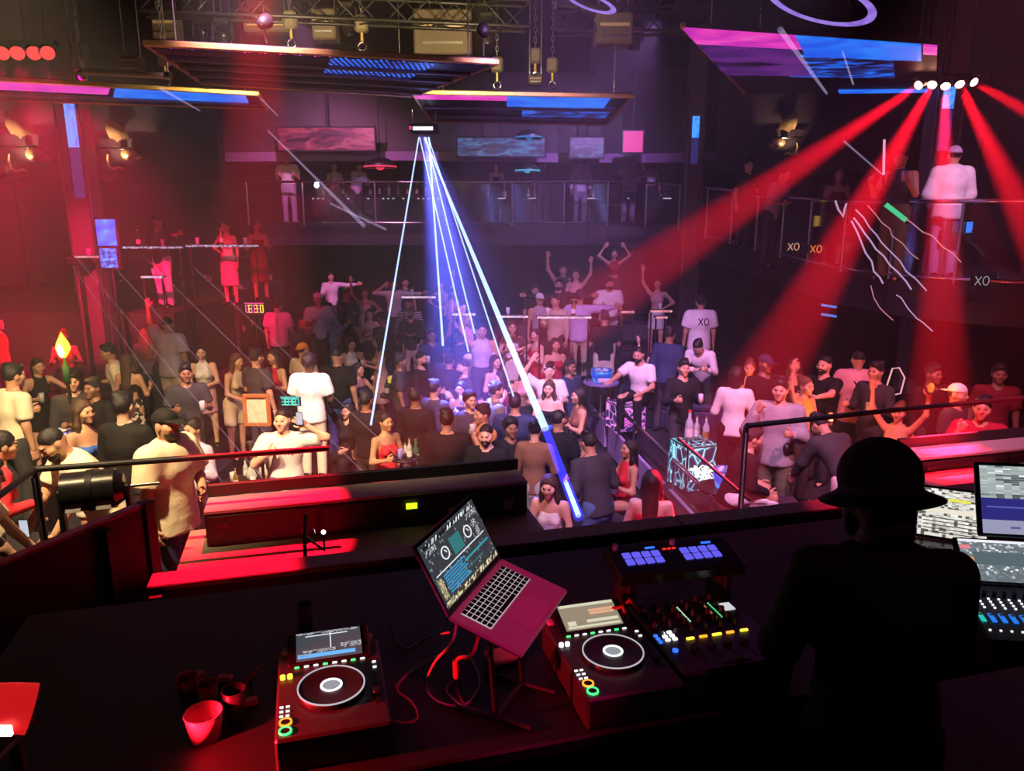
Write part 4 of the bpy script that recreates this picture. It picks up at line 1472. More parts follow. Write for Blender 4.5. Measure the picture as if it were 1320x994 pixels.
class Field:
    """smooth union of tapered capsules and ellipsoids"""

    def __init__(s):
        s.p = []

    def cap(s, a, b, ra, rb=None, ax=None, k=1., sm=.03, cut=None, sub=False):
        s.p.append(('c', np.array(a, float), np.array(b, float), ra, ra if rb is None else rb, None if ax is None else np.array(ax, float), k, sm, cut, sub))
        return s

    def ell(s, c, r, R=None, sm=.02, sub=False, cut=None):
        s.p.append(('e', np.array(c, float), np.array(r, float), R, sm, sub, cut))
        return s

    def mesh(s, h, planes=(), pad=.05, noise=0.):
        lo, hi = np.full(3, 1e9), np.full(3, -1e9)
        for p in s.p:
            if p[0] == 'c' and not p[9]:
                r = max(p[3], p[4])
                lo = np.minimum(lo, np.minimum(p[1], p[2]) - r)
                hi = np.maximum(hi, np.maximum(p[1], p[2]) + r)
            elif p[0] == 'e' and not p[5]:
                r = p[2].max()
                lo = np.minimum(lo, p[1] - r)
                hi = np.maximum(hi, p[1] + r)
        lo, hi = lo - pad, hi + pad
        n = np.ceil((hi - lo) / h).astype(int) + 1
        xs = [lo[i] + h * np.arange(n[i]) for i in range(3)]
        F = np.full(tuple(n), .5, np.float32)
        for p in s.p:
            if p[0] == 'c':
                _, a, b, ra, rb, ax, k, sm, cut, sub = p
                r = max(ra, rb) + sm + .02
                b0, b1 = np.minimum(a, b) - r, np.maximum(a, b) + r
            else:
                _, a, rr, R, sm, sub, cut = p
                r = rr.max() + sm + .02
                b0, b1 = a - r, a + r
            i0 = np.clip(np.floor((b0 - lo) / h).astype(int), 0, n - 1)
            i1 = np.clip(np.ceil((b1 - lo) / h).astype(int) + 1, 1, n)
            sl = tuple(slice(i0[q], i1[q]) for q in range(3))
            if any(i1 <= i0):
                continue
            X = np.stack(np.meshgrid(xs[0][sl[0]], xs[1][sl[1]], xs[2][sl[2]], indexing='ij'), -1)
            if p[0] == 'c':
                ab = b - a
                L2 = max(float(ab @ ab), 1e-9)
                d = X - a
                t = np.clip((d @ ab) / L2, 0, 1)
                q = d - t[..., None] * ab
                if ax is not None:
                    q = q + ax * ((q @ ax) * (k - 1))[..., None]
                D = np.sqrt((q * q).sum(-1)) - (ra + (rb - ra) * t)
            else:
                d = X - a
                if R is not None:
                    d = d @ R
                q = np.sqrt(((d / rr) ** 2).sum(-1))
                D = (q - 1) * rr.min()
            if cut is not None:
                D = np.maximum(D, (X - np.array(cut[0])) @ np.array(cut[1]))
            f = F[sl]
            if sub:
                hh = np.clip(.5 - .5 * (f + D) / sm, 0, 1)
                F[sl] = f + (-D - f) * hh + sm * hh * (1 - hh)
            else:
                hh = np.clip(.5 + .5 * (f - D) / sm, 0, 1)
                F[sl] = f + (D - f) * hh - sm * hh * (1 - hh)
        if planes or noise:
            X = np.stack(np.meshgrid(*xs, indexing='ij'), -1)
            if noise:
                F = F + noise * (np.sin(X[..., 0] * 95) * np.sin(X[..., 1] * 88 + 1) * np.sin(X[..., 2] * 91 + 2)).astype(np.float32)
            for pt, nv in planes:
                F = np.maximum(F, ((X - np.array(pt)) @ np.array(nv)).astype(np.float32))
        F[0], F[-1] = .5, .5
        F[:, 0], F[:, -1] = .5, .5
        F[:, :, 0], F[:, :, -1] = .5, .5
        return snet(F, lo, h)


def np_mesh(name, V, Q, mats, mi=None):
    me = bpy.data.meshes.new(name)
    me.vertices.add(len(V))
    me.vertices.foreach_set('co', np.asarray(V, np.float32).ravel())
    me.loops.add(Q.size)
    me.loops.foreach_set('vertex_index', Q.astype(np.int32).ravel())
    me.polygons.add(len(Q))
    me.polygons.foreach_set('loop_start', (np.arange(len(Q)) * 4).astype(np.int32))
    for m in mats:
        me.materials.append(m)
    if mi is not None:
        me.polygons.foreach_set('material_index', np.asarray(mi, np.int32))
    me.polygons.foreach_set('use_smooth', np.ones(len(Q), bool))
    me.update(calc_edges=True)
    return me


# ---- heads with faces (head frame: origin mid-head, face towards -Y)
def head_template(h, fem):
    f = Field()
    w = .93 if fem else 1.
    f.ell((0, .012, .022), (.075 * w, .094, .100), sm=.02)
    f.ell((0, -.028, -.042), (.058 * w, .060, .062), sm=.035)
    f.cap((0, -.074, -.088), (0, -.07, -.09), .018 if fem else .022, sm=.03)
    f.cap((-.026, -.083, .03), (.026, -.083, .03), .011, sm=.025)
    f.ell((.031, -.106, .012), (.016, .020, .012), sm=.012, sub=True)
    f.ell((-.031, -.106, .012), (.016, .020, .012), sm=.012, sub=True)
    f.cap((0, -.090, .018), (0, -.106, -.020), .008, .0125, sm=.012)
    f.cap((-.011, -.094, -.024), (.011, -.094, -.024), .0075, sm=.008)
    f.cap((-.018, -.087, -.052), (.018, -.087, -.052), .0065, sm=.006)
    f.cap((-.014, -.086, -.063), (.014, -.086, -.063), .0065, sm=.006)
    for sx in (-1, 1):
        f.cap((sx * .058 * w, -.05, -.01), (sx * .05 * w, -.062, -.02), .018, sm=.03)
        f.ell((sx * .078 * w, .012, .0), (.010, .024, .034), sm=.008)
    f.cap((0, .02, -.05), (0, .03, -.13), .054 * w, .052 * w, sm=.03)
    V, Q = f.mesh(h, pad=.02)
    c = V[Q].mean(1)
    mi = np.zeros(len(Q), int)
    lip = (abs(c[:, 0]) < .021) & (c[:, 1] < -.084) & (c[:, 2] < -.048) & (c[:, 2] > -.068)
    mi[lip] = 2
    brow = (abs(abs(c[:, 0]) - .032) < .017) & (c[:, 1] < -.07) & (c[:, 2] < .038) & (c[:, 2] > .028)
    if h < .008:
        mi[brow] = 1
    for sx in (-1, 1):
        mb = MB()
        mb.ball((sx * .031, -.0765, .012), (.0125, .0125, .0095), 8)
        ev = np.array(mb.v)
        eq = np.array(mb.f)
        ec = ev[eq].mean(1)
        iris = (abs(ec[:, 0] - sx * .031) < .0065) & (ec[:, 1] < -.082)
        b = len(V)
        V = np.concatenate([V, ev])
        Q = np.concatenate([Q, eq + b])
        mi = np.concatenate([mi, np.where(iris, 1, 3)])
    return V, Q, mi


HEADS = {}


def head_geo(lod, fem):
    k = (lod, fem)
    if k not in HEADS:
        HEADS[k] = head_template({0: .0068, 1: .0105, 2: .0145}[lod], fem)
    return HEADS[k]


# ---- hands (origin at the wrist, fingers along -Z, palm towards -Y, thumb at +X)
HANDS = {}


def hand_geo(kind, lod):
    key = (kind, lod)
    if key in HANDS:
        return HANDS[key]
    f = Field()
    curl = {'relaxed': (.25, .35, .3), 'grip': (.9, 1.2, .8), 'open': (.05, .08, .08)}[kind]
    fat = (1.0, 1.2, 1.35)[lod]
    f.cap((0, 0, .03), (0, 0, -.03), .026, .034, (0, 1, 0), 1.5, .02)
    f.cap((-.004, 0, -.03), (-.002, 0, -.078), .036, .040, (0, 1, 0), 2.6, .015)
    for i, (x, ln) in enumerate(((.030, .072), (.010, .080), (-.011, .074), (-.030, .058))):
        p = np.array([x, 0, -.080 + abs(x) * .1])
        an = 0.
        spread = x * (3.5 if kind == 'open' else 1.2)
        for sgm, (fr, r) in enumerate(((.42, .0092), (.32, .0085), (.26, .0075))):
            an += curl[sgm]
            d = np.array([math.sin(spread), -math.sin(an), -math.cos(an)])
            q = p + d / np.linalg.norm(d) * ln * fr
            f.cap(p, q, r * fat, r * fat * .92, sm=.004)
            p = q
    p = np.array([.028, -.004, -.028])
    for d, l, r in (((.75, -.25, -.6), .035, .0115), ((.35, -.45 if kind != 'open' else -.15, -.85), .030, .0098), ((.1, -.5 if kind != 'open' else -.1, -.9), .024, .0085)):
        d = np.array(d)
        q = p + d / np.linalg.norm(d) * l
        f.cap(p, q, r * fat, r * fat * .92, sm=.006)
        p = q
    HANDS[key] = f.mesh(.0062 if lod == 0 else (.0098 if lod == 1 else .0125), pad=.012)
    return HANDS[key]


# ---- hair, hats (head frame)
HAIRS = {}


def hair_geo(style, lod):
    key = (style, lod)
    if key in HAIRS:
        return HAIRS[key]
    f = Field()
    h = {0: .0095, 1: .013, 2: .017}[lod]
    pl, nz = [], .0018
    cap = dict(R=None, sm=.02)
    fringe = ((0, -.052, .048), np.array((0, -.80, -.60)))
    if style == 'short':
        f.ell((0, .018, .034), (.083, .100, .104))
        f.ell((0, -.04, .098), (.060, .05, .04))
        f.ell((.03, .03, .125), (.05, .06, .03))
        pl = [((0, -.052, .038), np.array((0, -.82, -.57)))]
        nz = .004
    elif style == 'fade':
        f.ell((0, .014, .042), (.078, .094, .094))
        pl = [((0, -.05, .058), np.array((0, -.70, -.71)))]
    elif style == 'buzz':
        f.ell((0, .013, .026), (.0775, .0965, .1015))
        pl = [((0, -.055, .052), np.array((0, -.76, -.65)))]
        nz = .0006
    elif style == 'curly':
        f.ell((0, .02, .045), (.100, .112, .112))
        f.ell((0, -.03, .10), (.07, .06, .045))
        pl = [((0, -.05, .045), np.array((0, -.80, -.60)))]
        nz = .007
    elif style in ('long', 'wavy'):
        f.ell((0, .018, .034), (.087, .102, .104), cut=((0, -.055, .045), np.array((0, -.82, -.57))))
        f.cap((0, .055, .0), (0, .105, -.34), .085, .075, (0, 1, 0), 1.7, .04)
        for sx in (-1, 1):
            f.cap((sx * .070, .0, .03), (sx * .088, .01, -.12), .026, .03, sm=.03)
            f.cap((sx * .088, .01, -.12), (sx * .085, .0, -.27), .03, .022, sm=.03)
        nz = .006 if style == 'wavy' else .002
    elif style == 'bob':
        f.ell((0, .018, .034), (.09, .104, .106), cut=((0, -.055, .045), np.array((0, -.82, -.57))))
        f.cap((0, .05, .0), (0, .06, -.10), .085, .07, (0, 1, 0), 1.4, .04)
        for sx in (-1, 1):
            f.cap((sx * .075, .0, .03), (sx * .078, -.01, -.10), .028, .022, sm=.03)
    elif style == 'bun':
        f.ell((0, .018, .034), (.081, .099, .103), cut=((0, -.055, .05), np.array((0, -.80, -.6))))
        f.ell((0, .10, .10), (.05, .05, .048))
    elif style == 'pony':
        f.ell((0, .018, .034), (.081, .099, .103), cut=((0, -.055, .05), np.array((0, -.80, -.6))))
        f.cap((0, .11, .06), (0, .15, -.06), .03, .035, sm=.03)
        f.cap((0, .15, -.06), (0, .13, -.24), .035, .015, sm=.03)
    elif style == 'cap':
        f.ell((0, .012, .045), (.086, .104, .092), cut=((0, 0, .038), np.array((0, 0, -1.))))
        f.cap((0, -.08, .045), (0, -.135, .038), .068, .06, (0, 0, 1), 8., .012)
        nz = 0
    elif style == 'capback':
        f.ell((0, .012, .045), (.086, .104, .092), cut=((0, 0, .038), np.array((0, 0, -1.))))
        f.cap((0, .10, .045), (0, .15, .034), .066, .056, (0, 0, 1), 8., .012)
        nz = 0
    elif style == 'fedora':
        f.ell((0, .008, .075), (.092, .108, .10), cut=((0, 0, .045), np.array((0, 0, -1.))))
        f.ell((0, .008, .175), (.03, .08, .02), sm=.03, sub=True)
        f.cap((0, -.02, .048), (0, .035, .048), .150, .150, (0, 0, 1), 14., .015)
        nz = 0
    elif style == 'bucket':
        f.ell((0, .010, .050), (.112, .124, .112), cut=((0, 0, -.03), np.array((0, 0, -1.))))
        f.cap((0, -.01, -.018), (0, .03, -.018), .158, .158, (0, 0, 1), 6., .09)
        nz = .0
    elif style == 'beard':
        f.ell((0, -.034, -.052), (.0625, .062, .062), sm=.02)
        f.cap((0, -.078, -.088), (0, -.076, -.096), .022, sm=.03)
        f.cap((-.02, -.0875, -.042), (.02, -.0875, -.042), .0075, sm=.008)
        f.ell((0, -.10, -.057), (.020, .022, .0085), sm=.004, sub=True)
        pl = [((0, -.02, -.033), np.array((0, .45, .9))), ((0, .02, 0), np.array((0, 1., 0)))]
        h *= .8
    elif style == 'bandana':
        f.ell((0, .014, .040), (.084, .102, .098), cut=((0, -.05, .055), np.array((0, -.45, -.89))))
        f.ell((0, .11, .01), (.035, .03, .03))
        nz = .001
    elif style == 'bow':
        for sx in (-1, 1):
            f.ell((sx * .06, .06, .14), (.055, .025, .045))
        f.ell((0, .06, .13), (.02, .02, .02))
        nz = 0
    HAIRS[key] = f.mesh(h, pl, .02, nz)
    return HAIRS[key]


HAIRM = {'black': M('hair_black', (.012, .010, .011), .45, bump=.6, scale=60), 'brown': M('hair_brown', (.07, .035, .02), .5, bump=.6, scale=60),
         'blond': M('hair_blond', (.42, .27, .12), .5, bump=.6, scale=60), 'grey': M('hair_grey', (.4, .36, .36), .5, bump=.6, scale=60),
         'auburn': M('hair_auburn', (.16, .05, .025), .5, bump=.6, scale=60)}
SKINC = {'light': (.70, .42, .31), 'tan': (.52, .28, .18), 'brown': (.27, .13, .08), 'dark': (.10, .048, .03)}
SKINM = {k: M('skin_' + k, c, .5, var=.07, scale=8) for k, c in SKINC.items()}
EYED = M('eye_dark', (.015, .01, .01), .2)
EYEW = M('eye_white', (.38, .33, .31), .3)
LIPM = {k: M('lips_' + k, (c[0] * .75, c[1] * .45, c[2] * .5), .4) for k, c in SKINC.items()}
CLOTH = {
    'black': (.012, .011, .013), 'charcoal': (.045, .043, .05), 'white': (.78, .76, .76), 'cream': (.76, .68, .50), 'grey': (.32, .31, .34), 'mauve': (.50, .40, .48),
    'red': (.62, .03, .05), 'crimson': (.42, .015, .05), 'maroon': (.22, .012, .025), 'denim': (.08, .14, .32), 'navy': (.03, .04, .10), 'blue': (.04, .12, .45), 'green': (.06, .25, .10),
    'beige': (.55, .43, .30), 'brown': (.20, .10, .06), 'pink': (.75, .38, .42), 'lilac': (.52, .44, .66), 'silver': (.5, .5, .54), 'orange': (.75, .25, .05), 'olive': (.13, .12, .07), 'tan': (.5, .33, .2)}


def clothm(c):
    return M('cloth_' + c, CLOTH[c], .8, var=.22, scale=9, bump=.55, bscale=16, spec=.25)


def PATTERN(name, c0, c1, scale):
    if name in MATS:
        return MATS[name]
    m, N, Lk = _new(name)
    b = N['Principled BSDF']
    b.inputs['Roughness'].default_value = .8
    tc = N.new('ShaderNodeTexCoord')
    t = N.new('ShaderNodeTexNoise')
    t.inputs['Scale'].default_value = scale
    Lk.new(tc.outputs['Object'], t.inputs['Vector'])
    cr = N.new('ShaderNodeValToRGB')
    cr.color_ramp.interpolation = 'CONSTANT'
    cr.color_ramp.elements[0].color = (*c0, 1)
    cr.color_ramp.elements[1].color = (*c1, 1)
    cr.color_ramp.elements[1].position = .55
    Lk.new(t.outputs['Fac'], cr.inputs[0])
    Lk.new(cr.outputs[0], b.inputs['Base Color'])
    MATS[name] = m
    return m


def STRIPE(name, c0, c1, scale):
    if name in MATS:
        return MATS[name]
    m, N, Lk = _new(name)
    b = N['Principled BSDF']
    b.inputs['Roughness'].default_value = .8
    tc = N.new('ShaderNodeTexCoord')
    t = N.new('ShaderNodeTexWave')
    t.bands_direction = 'Z'
    t.inputs['Scale'].default_value = scale
    t.inputs['Distortion'].default_value = 1.
    Lk.new(tc.outputs['Object'], t.inputs['Vector'])
    cr = N.new('ShaderNodeValToRGB')
    cr.color_ramp.interpolation = 'CONSTANT'
    cr.color_ramp.elements[0].color = (*c0, 1)
    cr.color_ramp.elements[1].color = (*c1, 1)
    cr.color_ramp.elements[1].position = .5
    Lk.new(t.outputs['Fac'], cr.inputs[0])
    Lk.new(cr.outputs[0], b.inputs['Base Color'])
    MATS[name] = m
    return m


SPECIAL = {'floral': lambda: PATTERN('cloth_black_white_floral', (.012, .012, .012), (.7, .62, .45), 13), 'plaid': lambda: STRIPE('cloth_red_plaid', (.55, .02, .03), (.16, .01, .02), 9),
           'striped': lambda: STRIPE('cloth_black_white_stripe', (.02, .02, .02), (.6, .58, .6), 6), 'satin': lambda: M('cloth_white_satin', (.72, .68, .70), .3, bump=.8, bscale=9),
           'sequin': lambda: M('cloth_silver_sequin', (.5, .48, .52), .25, .6, bump=.8, bscale=90)}


def cm(c):
    return SPECIAL[c]() if c in SPECIAL else clothm(c)


ARMS = {  # upper arm, forearm (x outward, -y forward, z up), hand kind
    'down': ((.20, .02, -1), (.08, -.22, -1), 'relaxed'), 'hip': ((.75, .15, -.75), (-.75, -.25, -.45), 'relaxed'),
    'hold': ((.28, -.10, -1), (-.28, -1, .30), 'grip'), 'phone': ((.25, -.65, -.6), (-.25, -.75, .75), 'grip'), 'up': ((.55, -.15, .85), (.05, -.12, 1), 'open'),
    'upin': ((.75, -.1, .6), (-.55, -.1, .85), 'open'), 'face': ((.32, -.55, -.75), (-.42, -.28, .95), 'grip'), 'reach': ((.30, -.9, -.30), (.0, -1, .02), 'open'),
    'out': ((1, -.25, -.10), (.9, -.5, .15), 'open'), 'cross': ((.22, -.25, -1), (-1, -.55, .18), 'relaxed'), 'drink': ((.3, -.35, -.9), (-.12, -.8, .62), 'grip'),
    'low': ((.15, -.45, -.9), (-.05, -.6, -.85), 'relaxed'), 'lap': ((.2, -.3, -.9), (-.3, -1, -.1), 'relaxed'), 'ear': ((.80, -.25, .12), (-.85, -.1, .62), 'open'),
    'wide': ((.9, -.1, .35), (.5, -.1, .9), 'open'), 'mic': ((.40, -.5, -.75), (-.75, -.45, .62), 'grip'), 'back': ((.3, .5, -.8), (-.5, .3, -.8), 'relaxed'), 'clasp': ((.2, -.25, -.95), (-.75, -.75, -.15), 'relaxed')}


def nrm(v):
    v = np.array(v, float)
    return v / np.linalg.norm(v)


SHOES = {}
PEOPLE = []


def person(px, py, face=0, sex='m', H=1.76, z0=0., y=None, lean=0., side=0., sit=False, arms=('down', 'down'), head=(0, 0), skin='light', hair='short', hc='black', beard=False,
           top=('tee', 'black'), bottom=('pants', 'charcoal'), shoes='black', label='', group='guests on the dance floor', hat=None, hatc='black', loose=0., lod=None, spread=.0, print_=None, cat='person', stride=0.):
    """one guest: a body mesh with head and hands, and hair and clothes as children.  px,py: where the top of the head is seen."""
    fem = sex == 'f'
    s = H / 1.76
    wv = .88 if fem else 1.
    ca, sa = math.cos(lean), math.sin(lean)
    up = nrm((side, -sa, ca))
    fwd = nrm(np.array((0, -1, 0)) - up * (np.array((0, -1, 0)) @ up))
    if abs(lean) > 1.2:
        fwd = nrm((0, -ca, -sa))
    rt = np.cross(up, -fwd) if False else np.cross(fwd, up)
    rt = nrm(rt)
    if rt[0] < 0:
        rt = -rt
    ph = .94 if not sit else .52
    pel = np.array((0, 0, ph))

    def T(u, x=0., f=0.):
        return pel + up * u + rt * x + fwd * f
    sw = .185 * wv
    hw = .088 * (1.04 if fem else 1.)
    hp, hy = head
    cy_, sy_ = math.cos(hy), math.sin(hy)
    hu = nrm(up * math.cos(hp) + fwd * math.sin(hp)) if hp else up
    hu = nrm(hu * .7 + np.array((0, 0, 1)) * .3)
    hf = nrm(fwd * cy_ + rt * sy_)
    hf = nrm(hf - hu * (hf @ hu))
    hr = np.cross(hf, hu)
    if hr @ rt < 0:
        hr = -hr
    HRm = np.stack([np.cross(-hf, hu), -hf, hu], 1)     # columns: x, y(back), z
    hc_ = T(.535, 0, .01) + hu * .135 + hf * .012
    # limbs
    jt = {}
    for i, (sx, a) in enumerate(((-1, arms[0]), (1, arms[1]))):
        U, Fo, hk = ARMS[a]

        def D(v):
            return nrm(rt * (v[0] * sx) + fwd * (-v[1]) + up * v[2]) if lean < .35 or a in ('up', 'ear', 'face') else nrm(rt * (v[0] * sx) + np.array((0, -1, 0)) * (-v[1]) + np.array((0, 0, 1)) * v[2])
        sh = T(.455, sx * sw)
        el = sh + D(U) * .285
        wr = el + D(Fo) * .25
        jt[sx] = (sh, el, wr, D(Fo), hk)
    lg = {}
    for sx in (-1, 1):
        hipj = pel + rt * sx * hw + np.array((0, 0, -.02))
        if sit:
            kn = hipj + nrm((sx * (.12 + spread), -1, .03)) * .43
            an = kn + nrm((sx * .03, .05, -1)) * (kn[2] - .07)
        else:
            st = stride * sx
            an = np.array((sx * (hw + .02 + spread), .02 - st * .5, .07))
            kn = (hipj + an) / 2 + np.array((sx * .01, -.025 - abs(st) * .15, .03))
        lg[sx] = (hipj, kn, an)
    mid_d = None
    # position so that the head top falls on the pixel
    ang = math.radians(face)
    Rz = np.array(((math.cos(ang), -math.sin(ang), 0), (math.sin(ang), math.cos(ang), 0), (0, 0, 1)))
    topl = Rz @ ((hc_ + hu * (.125 if hat is None else .15)) * s)
    if y is None:
        w = atz(px, py, z0 + topl[2])
    else:
        w = aty(px, py, y)
    root = Vector((w.x - topl[0], w.y - topl[1], z0))
    hd = Vector((root.x, root.y, 0)).normalized()
    base = root.copy()
    lt = Vector((-hd.y, hd.x, 0))
    best = None
    for st_ in (0, .14, -.14, .28, -.28, .42, -.42, .56, -.56, .7):
        for la in (0, .06, -.06):
            c_ = base + hd * st_ + lt * la
            g_ = min([Vector((c_.x - q['root'].x, c_.y - q['root'].y)).length for q in PEOPLE if abs(c_.z - q['root'].z) < 1.2] + [9.])
            sc_ = min(g_, .56 + .04 * sit) - .10 * abs(st_) - .2 * abs(la)
            if best is None or sc_ > best[0]:
                best = (sc_, c_)
    root = best[1]
    dist = (root - CAM).length
    if lod is None:
        lod = 0 if dist < 7.8 else (1 if dist < 12.5 else 2)
    h = {0: .0185, 1: .026, 2: .032}[lod] / s
    bust = .0
    # ---- body field
    ax = fwd

    def torso(f, g=0., u0=-.05, u1=.47, k=1.38):
        f.cap(T(max(u0, -.05)), T(.13), (.148 if not fem else .155) * wv + g + (.01 if fem else 0), (.128 if not fem else .112) * wv + g, ax, k, .06)
        f.cap(T(.13), T(.34), (.128 if not fem else .110) * wv + g, (.158 if not fem else .142) * wv + g, ax, k, .06)
        f.cap(T(.34), T(.42), (.158 if not fem else .140) * wv + g, (.125) * wv + g, ax, k, .06)
        f.cap(T(.435, -sw * .72), T(.435, sw * .72), .052 * wv + g, None, ax, 1., .06)
        if fem:
            for sx in (-1, 1):
                f.cap(T(.30, sx * .062, .085), T(.295, sx * .066, .095), .048 + g, None, None, 1., .03)
        return f

    def armf(f, sx, g=0., to=2., gf=None):
        sh, el, wr, dv, _ = jt[sx]
        a_ = .88 if fem else 1.
        gf = g if gf is None else gf
        if to <= 1.:
            e = sh + (el - sh) * to
            f.cap(sh, e, .056 * a_ + g, .048 * a_ + gf, None, 1., .04, cut=(e - (el - sh) * .02, nrm(el - sh)))
        else:
            f.cap(sh, el, .054 * a_ + g, .043 * a_ + g, None, 1., .04)
            e = el + (wr - el) * (to - 1)
            f.cap(el, e, .043 * a_ + g, .031 * a_ + gf, None, 1., .03, cut=(e, nrm(wr - el)) if g > 0 else None)

    def legf(f, sx, g=0., to=2., flare=0.):
        hj, kn, an = lg[sx]
        a_ = 1.0
        if to <= 1.:
            e = hj + (kn - hj) * to
            f.cap(hj, e, .088 * a_ + g, .068 + g + flare, None, 1., .05, cut=(e, nrm(kn - hj)))
        else:
            f.cap(hj, kn, .088 * a_ + g, .058 + g, None, 1., .05)
            e = kn + (an - kn) * (to - 1)
            f.cap(kn, e, .058 + g, .040 + g + flare, None, 1., .03)

    f = Field()
    torso(f)
    f.cap(T(.45), T(.58, 0, .012), .055 * wv, .050 * wv, sm=.05)
    for sx in (-1, 1):
        armf(f, sx)
        legf(f, sx)
        hj, kn, an = lg[sx]
        f.cap(an + np.array((0, .03, -.03)), an + np.array((sx * .02, -.15, -.04)), .036, .028, sm=.03)
    V, Q = f.mesh(h)
    mi = np.zeros(len(Q), int)
    parts = [(V, Q, mi)]
    hv, hq, hm = head_geo(lod, fem)
    parts.append((hv @ HRm.T + hc_, hq, hm))
    hands = {}
    for sx in (-1, 1):
        sh, el, wr, dv, hk = jt[sx]
        gv, gq = hand_geo(hk, lod)
        gv = gv * (.93 if fem else 1.)
        zc = -dv
        ref = fwd if hk != 'open' else fwd
        if hk == 'relaxed':
            ref = -rt * sx
        if abs(ref @ zc) > .85:
            ref = up
        yc = nrm(-(ref - zc * (ref @ zc)))
        if hk == 'grip':
            yc = nrm(np.cross(zc, up if abs(zc @ up) < .9 else fwd)) * sx * 1.
            yc = -yc if yc @ (rt * sx) < 0 else yc
        xc = np.cross(yc, zc)
        Rm = np.stack([xc, yc, zc], 1)
        # thumb side towards the body front
        if hk != 'grip' and (xc @ (-rt * sx if hk == 'open' else fwd)) < 0:
            gv = gv * np.array((-1, 1, 1))
            gq = gq[:, ::-1]
        elif hk == 'grip' and xc @ up < 0:
            gv = gv * np.array((-1, 1, 1))
            gq = gq[:, ::-1]
        parts.append((gv @ Rm.T + wr, gq, np.zeros(len(gq), int)))
        hands[sx] = wr + dv * .085 - yc * .035
    b = 0
    Vs, Qs, Ms = [], [], []
    for v_, q_, m_ in parts:
        Vs.append(v_)
        Qs.append(q_ + b)
        Ms.append(m_)
        b += len(v_)
    mw = Matrix.Translation(root) @ Matrix.Rotation(ang, 4, 'Z') @ Matrix.Diagonal((s, s, s, 1))
    hcm = HAIRM[hc]
    me = np_mesh('person', np.concatenate(Vs), np.concatenate(Qs), [SKINM[skin], EYED if hc != 'blond' else HAIRM['brown'], LIPM[skin], EYEW], np.concatenate(Ms))
    body = link('person', me)
    body.matrix_basis = mw
    tag(body, label, cat, group)

    def child(name, V, Q, m):
        if len(V) == 0:
            return None
        return link(name, np_mesh(name, V, Q, [m]), body, world=False)

    def onhead(name, style, m):
        hv, hq = hair_geo(style, lod)
        return child(name, hv @ HRm.T + hc_, hq, m)
    if hair and hair != 'bald':
        onhead('hair', hair, hcm)
    if beard:
        onhead('beard', 'beard', hcm)
    if hat:
        onhead({'cap': 'baseball_cap', 'capback': 'baseball_cap', 'fedora': 'fedora_hat', 'bucket': 'wide_brim_hat', 'bandana': 'bandana', 'bow': 'hair_bow'}[hat], hat, cm(hatc))
    # ---- clothes
    kind, col = top
    m = cm(col)
    g = .018 + loose
    f = Field()
    pl = []
    upv = up
    nm = kind
    if kind in ('tee', 'shirt', 'jacket', 'longshirt', 'hoodie', 'polo'):
        torso(f, g, k=1.30)
        if kind in ('jacket', 'hoodie', 'longshirt'):
            g2 = g + (.008 if kind != 'longshirt' else 0)
            for sx in (-1, 1):
                armf(f, sx, g2 * .9, 1.97, .014)
        elif kind == 'shirt':
            for sx in (-1, 1):
                armf(f, sx, g * .9, 1.9, .012)
        else:
            for sx in (-1, 1):
                armf(f, sx, g + .006, .78, g + .014)
        hem = -.10 - loose * 2.5 if kind != 'jacket' else -.14 - loose * 2
        f.cap(T(hem - .02), T(.05), .150 * wv + g + loose * .5 + .012, .146 * wv + g, ax, 1.3, .05)
        pl = [(T(hem), -up)]
        if kind in ('tee', 'longshirt'):
            f.cap(T(.462, 0, .015), T(.62, 0, .02), .066 * wv, sm=.02, sub=True)
        if kind == 'hoodie':
            f.cap(T(.46, -.07, -.05), T(.46, .07, -.05), .055, sm=.05)
            pl = pl[:1]
        if kind in ('polo', 'shirt', 'jacket'):
            f.cap(T(.47, -.035, -.02), T(.47, .035, -.02), .058, sm=.03)
            pl = pl[:1] + [(T(.525), up)]
            f.cap(T(.49, 0, .03), T(.66, 0, .05), .060 * wv, sm=.01, sub=True)
        nm = {'tee': 't_shirt', 'longshirt': 'sweater'}.get(kind, kind)
    elif kind in ('tank', 'crop', 'corset', 'bra'):
        torso(f, .012, k=1.34)
        lo_ = {'tank': -.08, 'crop': .15, 'corset': .0, 'bra': .22}[kind]
        pl = [(T(lo_), -up), (T(.40 if kind == 'tank' else .36), nrm(up + fwd * .15))]
        if kind in ('tank', 'crop'):
            for sx in (-1, 1):
                f.cap(T(.36, sx * .09, .09), T(.465, sx * .10, 0), .018, sm=.02)
            pl = [(T(lo_), -up)]
            # open the shoulders
            for sx in (-1, 1):
                sh = jt[sx][0]
                f.cap(sh + up * .0, sh + (jt[sx][1] - sh) * .5, .078, sm=.02, sub=True)
        nm = {'tank': 'tank_top', 'crop': 'crop_top', 'corset': 'corset_top', 'bra': 'bandeau_top'}[kind]
    elif kind in ('dress', 'minidress', 'gown'):
        torso(f, .012, k=1.34)
        ln = {'dress': .52, 'minidress': .34, 'gown': .80}[kind]
        hj = (lg[-1][0] + lg[1][0]) / 2
        if sit:
            kj = (lg[-1][1] + lg[1][1]) / 2
            f.cap(hj, hj + (kj - hj) * .75, .175, .165, np.array((0, 0, 1.)), 1.6, .06, cut=(hj + (kj - hj) * .8, nrm(kj - hj)))
        else:
            f.cap(T(.0), hj + np.array((0, 0, -ln)), .175, .165 + .06 * ln, ax, 1.22, .06, cut=(hj + np.array((0, 0, -ln)), np.array((0, 0, -1.))))
        for sx in (-1, 1):
            f.cap(T(.34, sx * .085, .09), T(.465, sx * .095, .0), .012, sm=.012)
        if not sit:
            pl = []
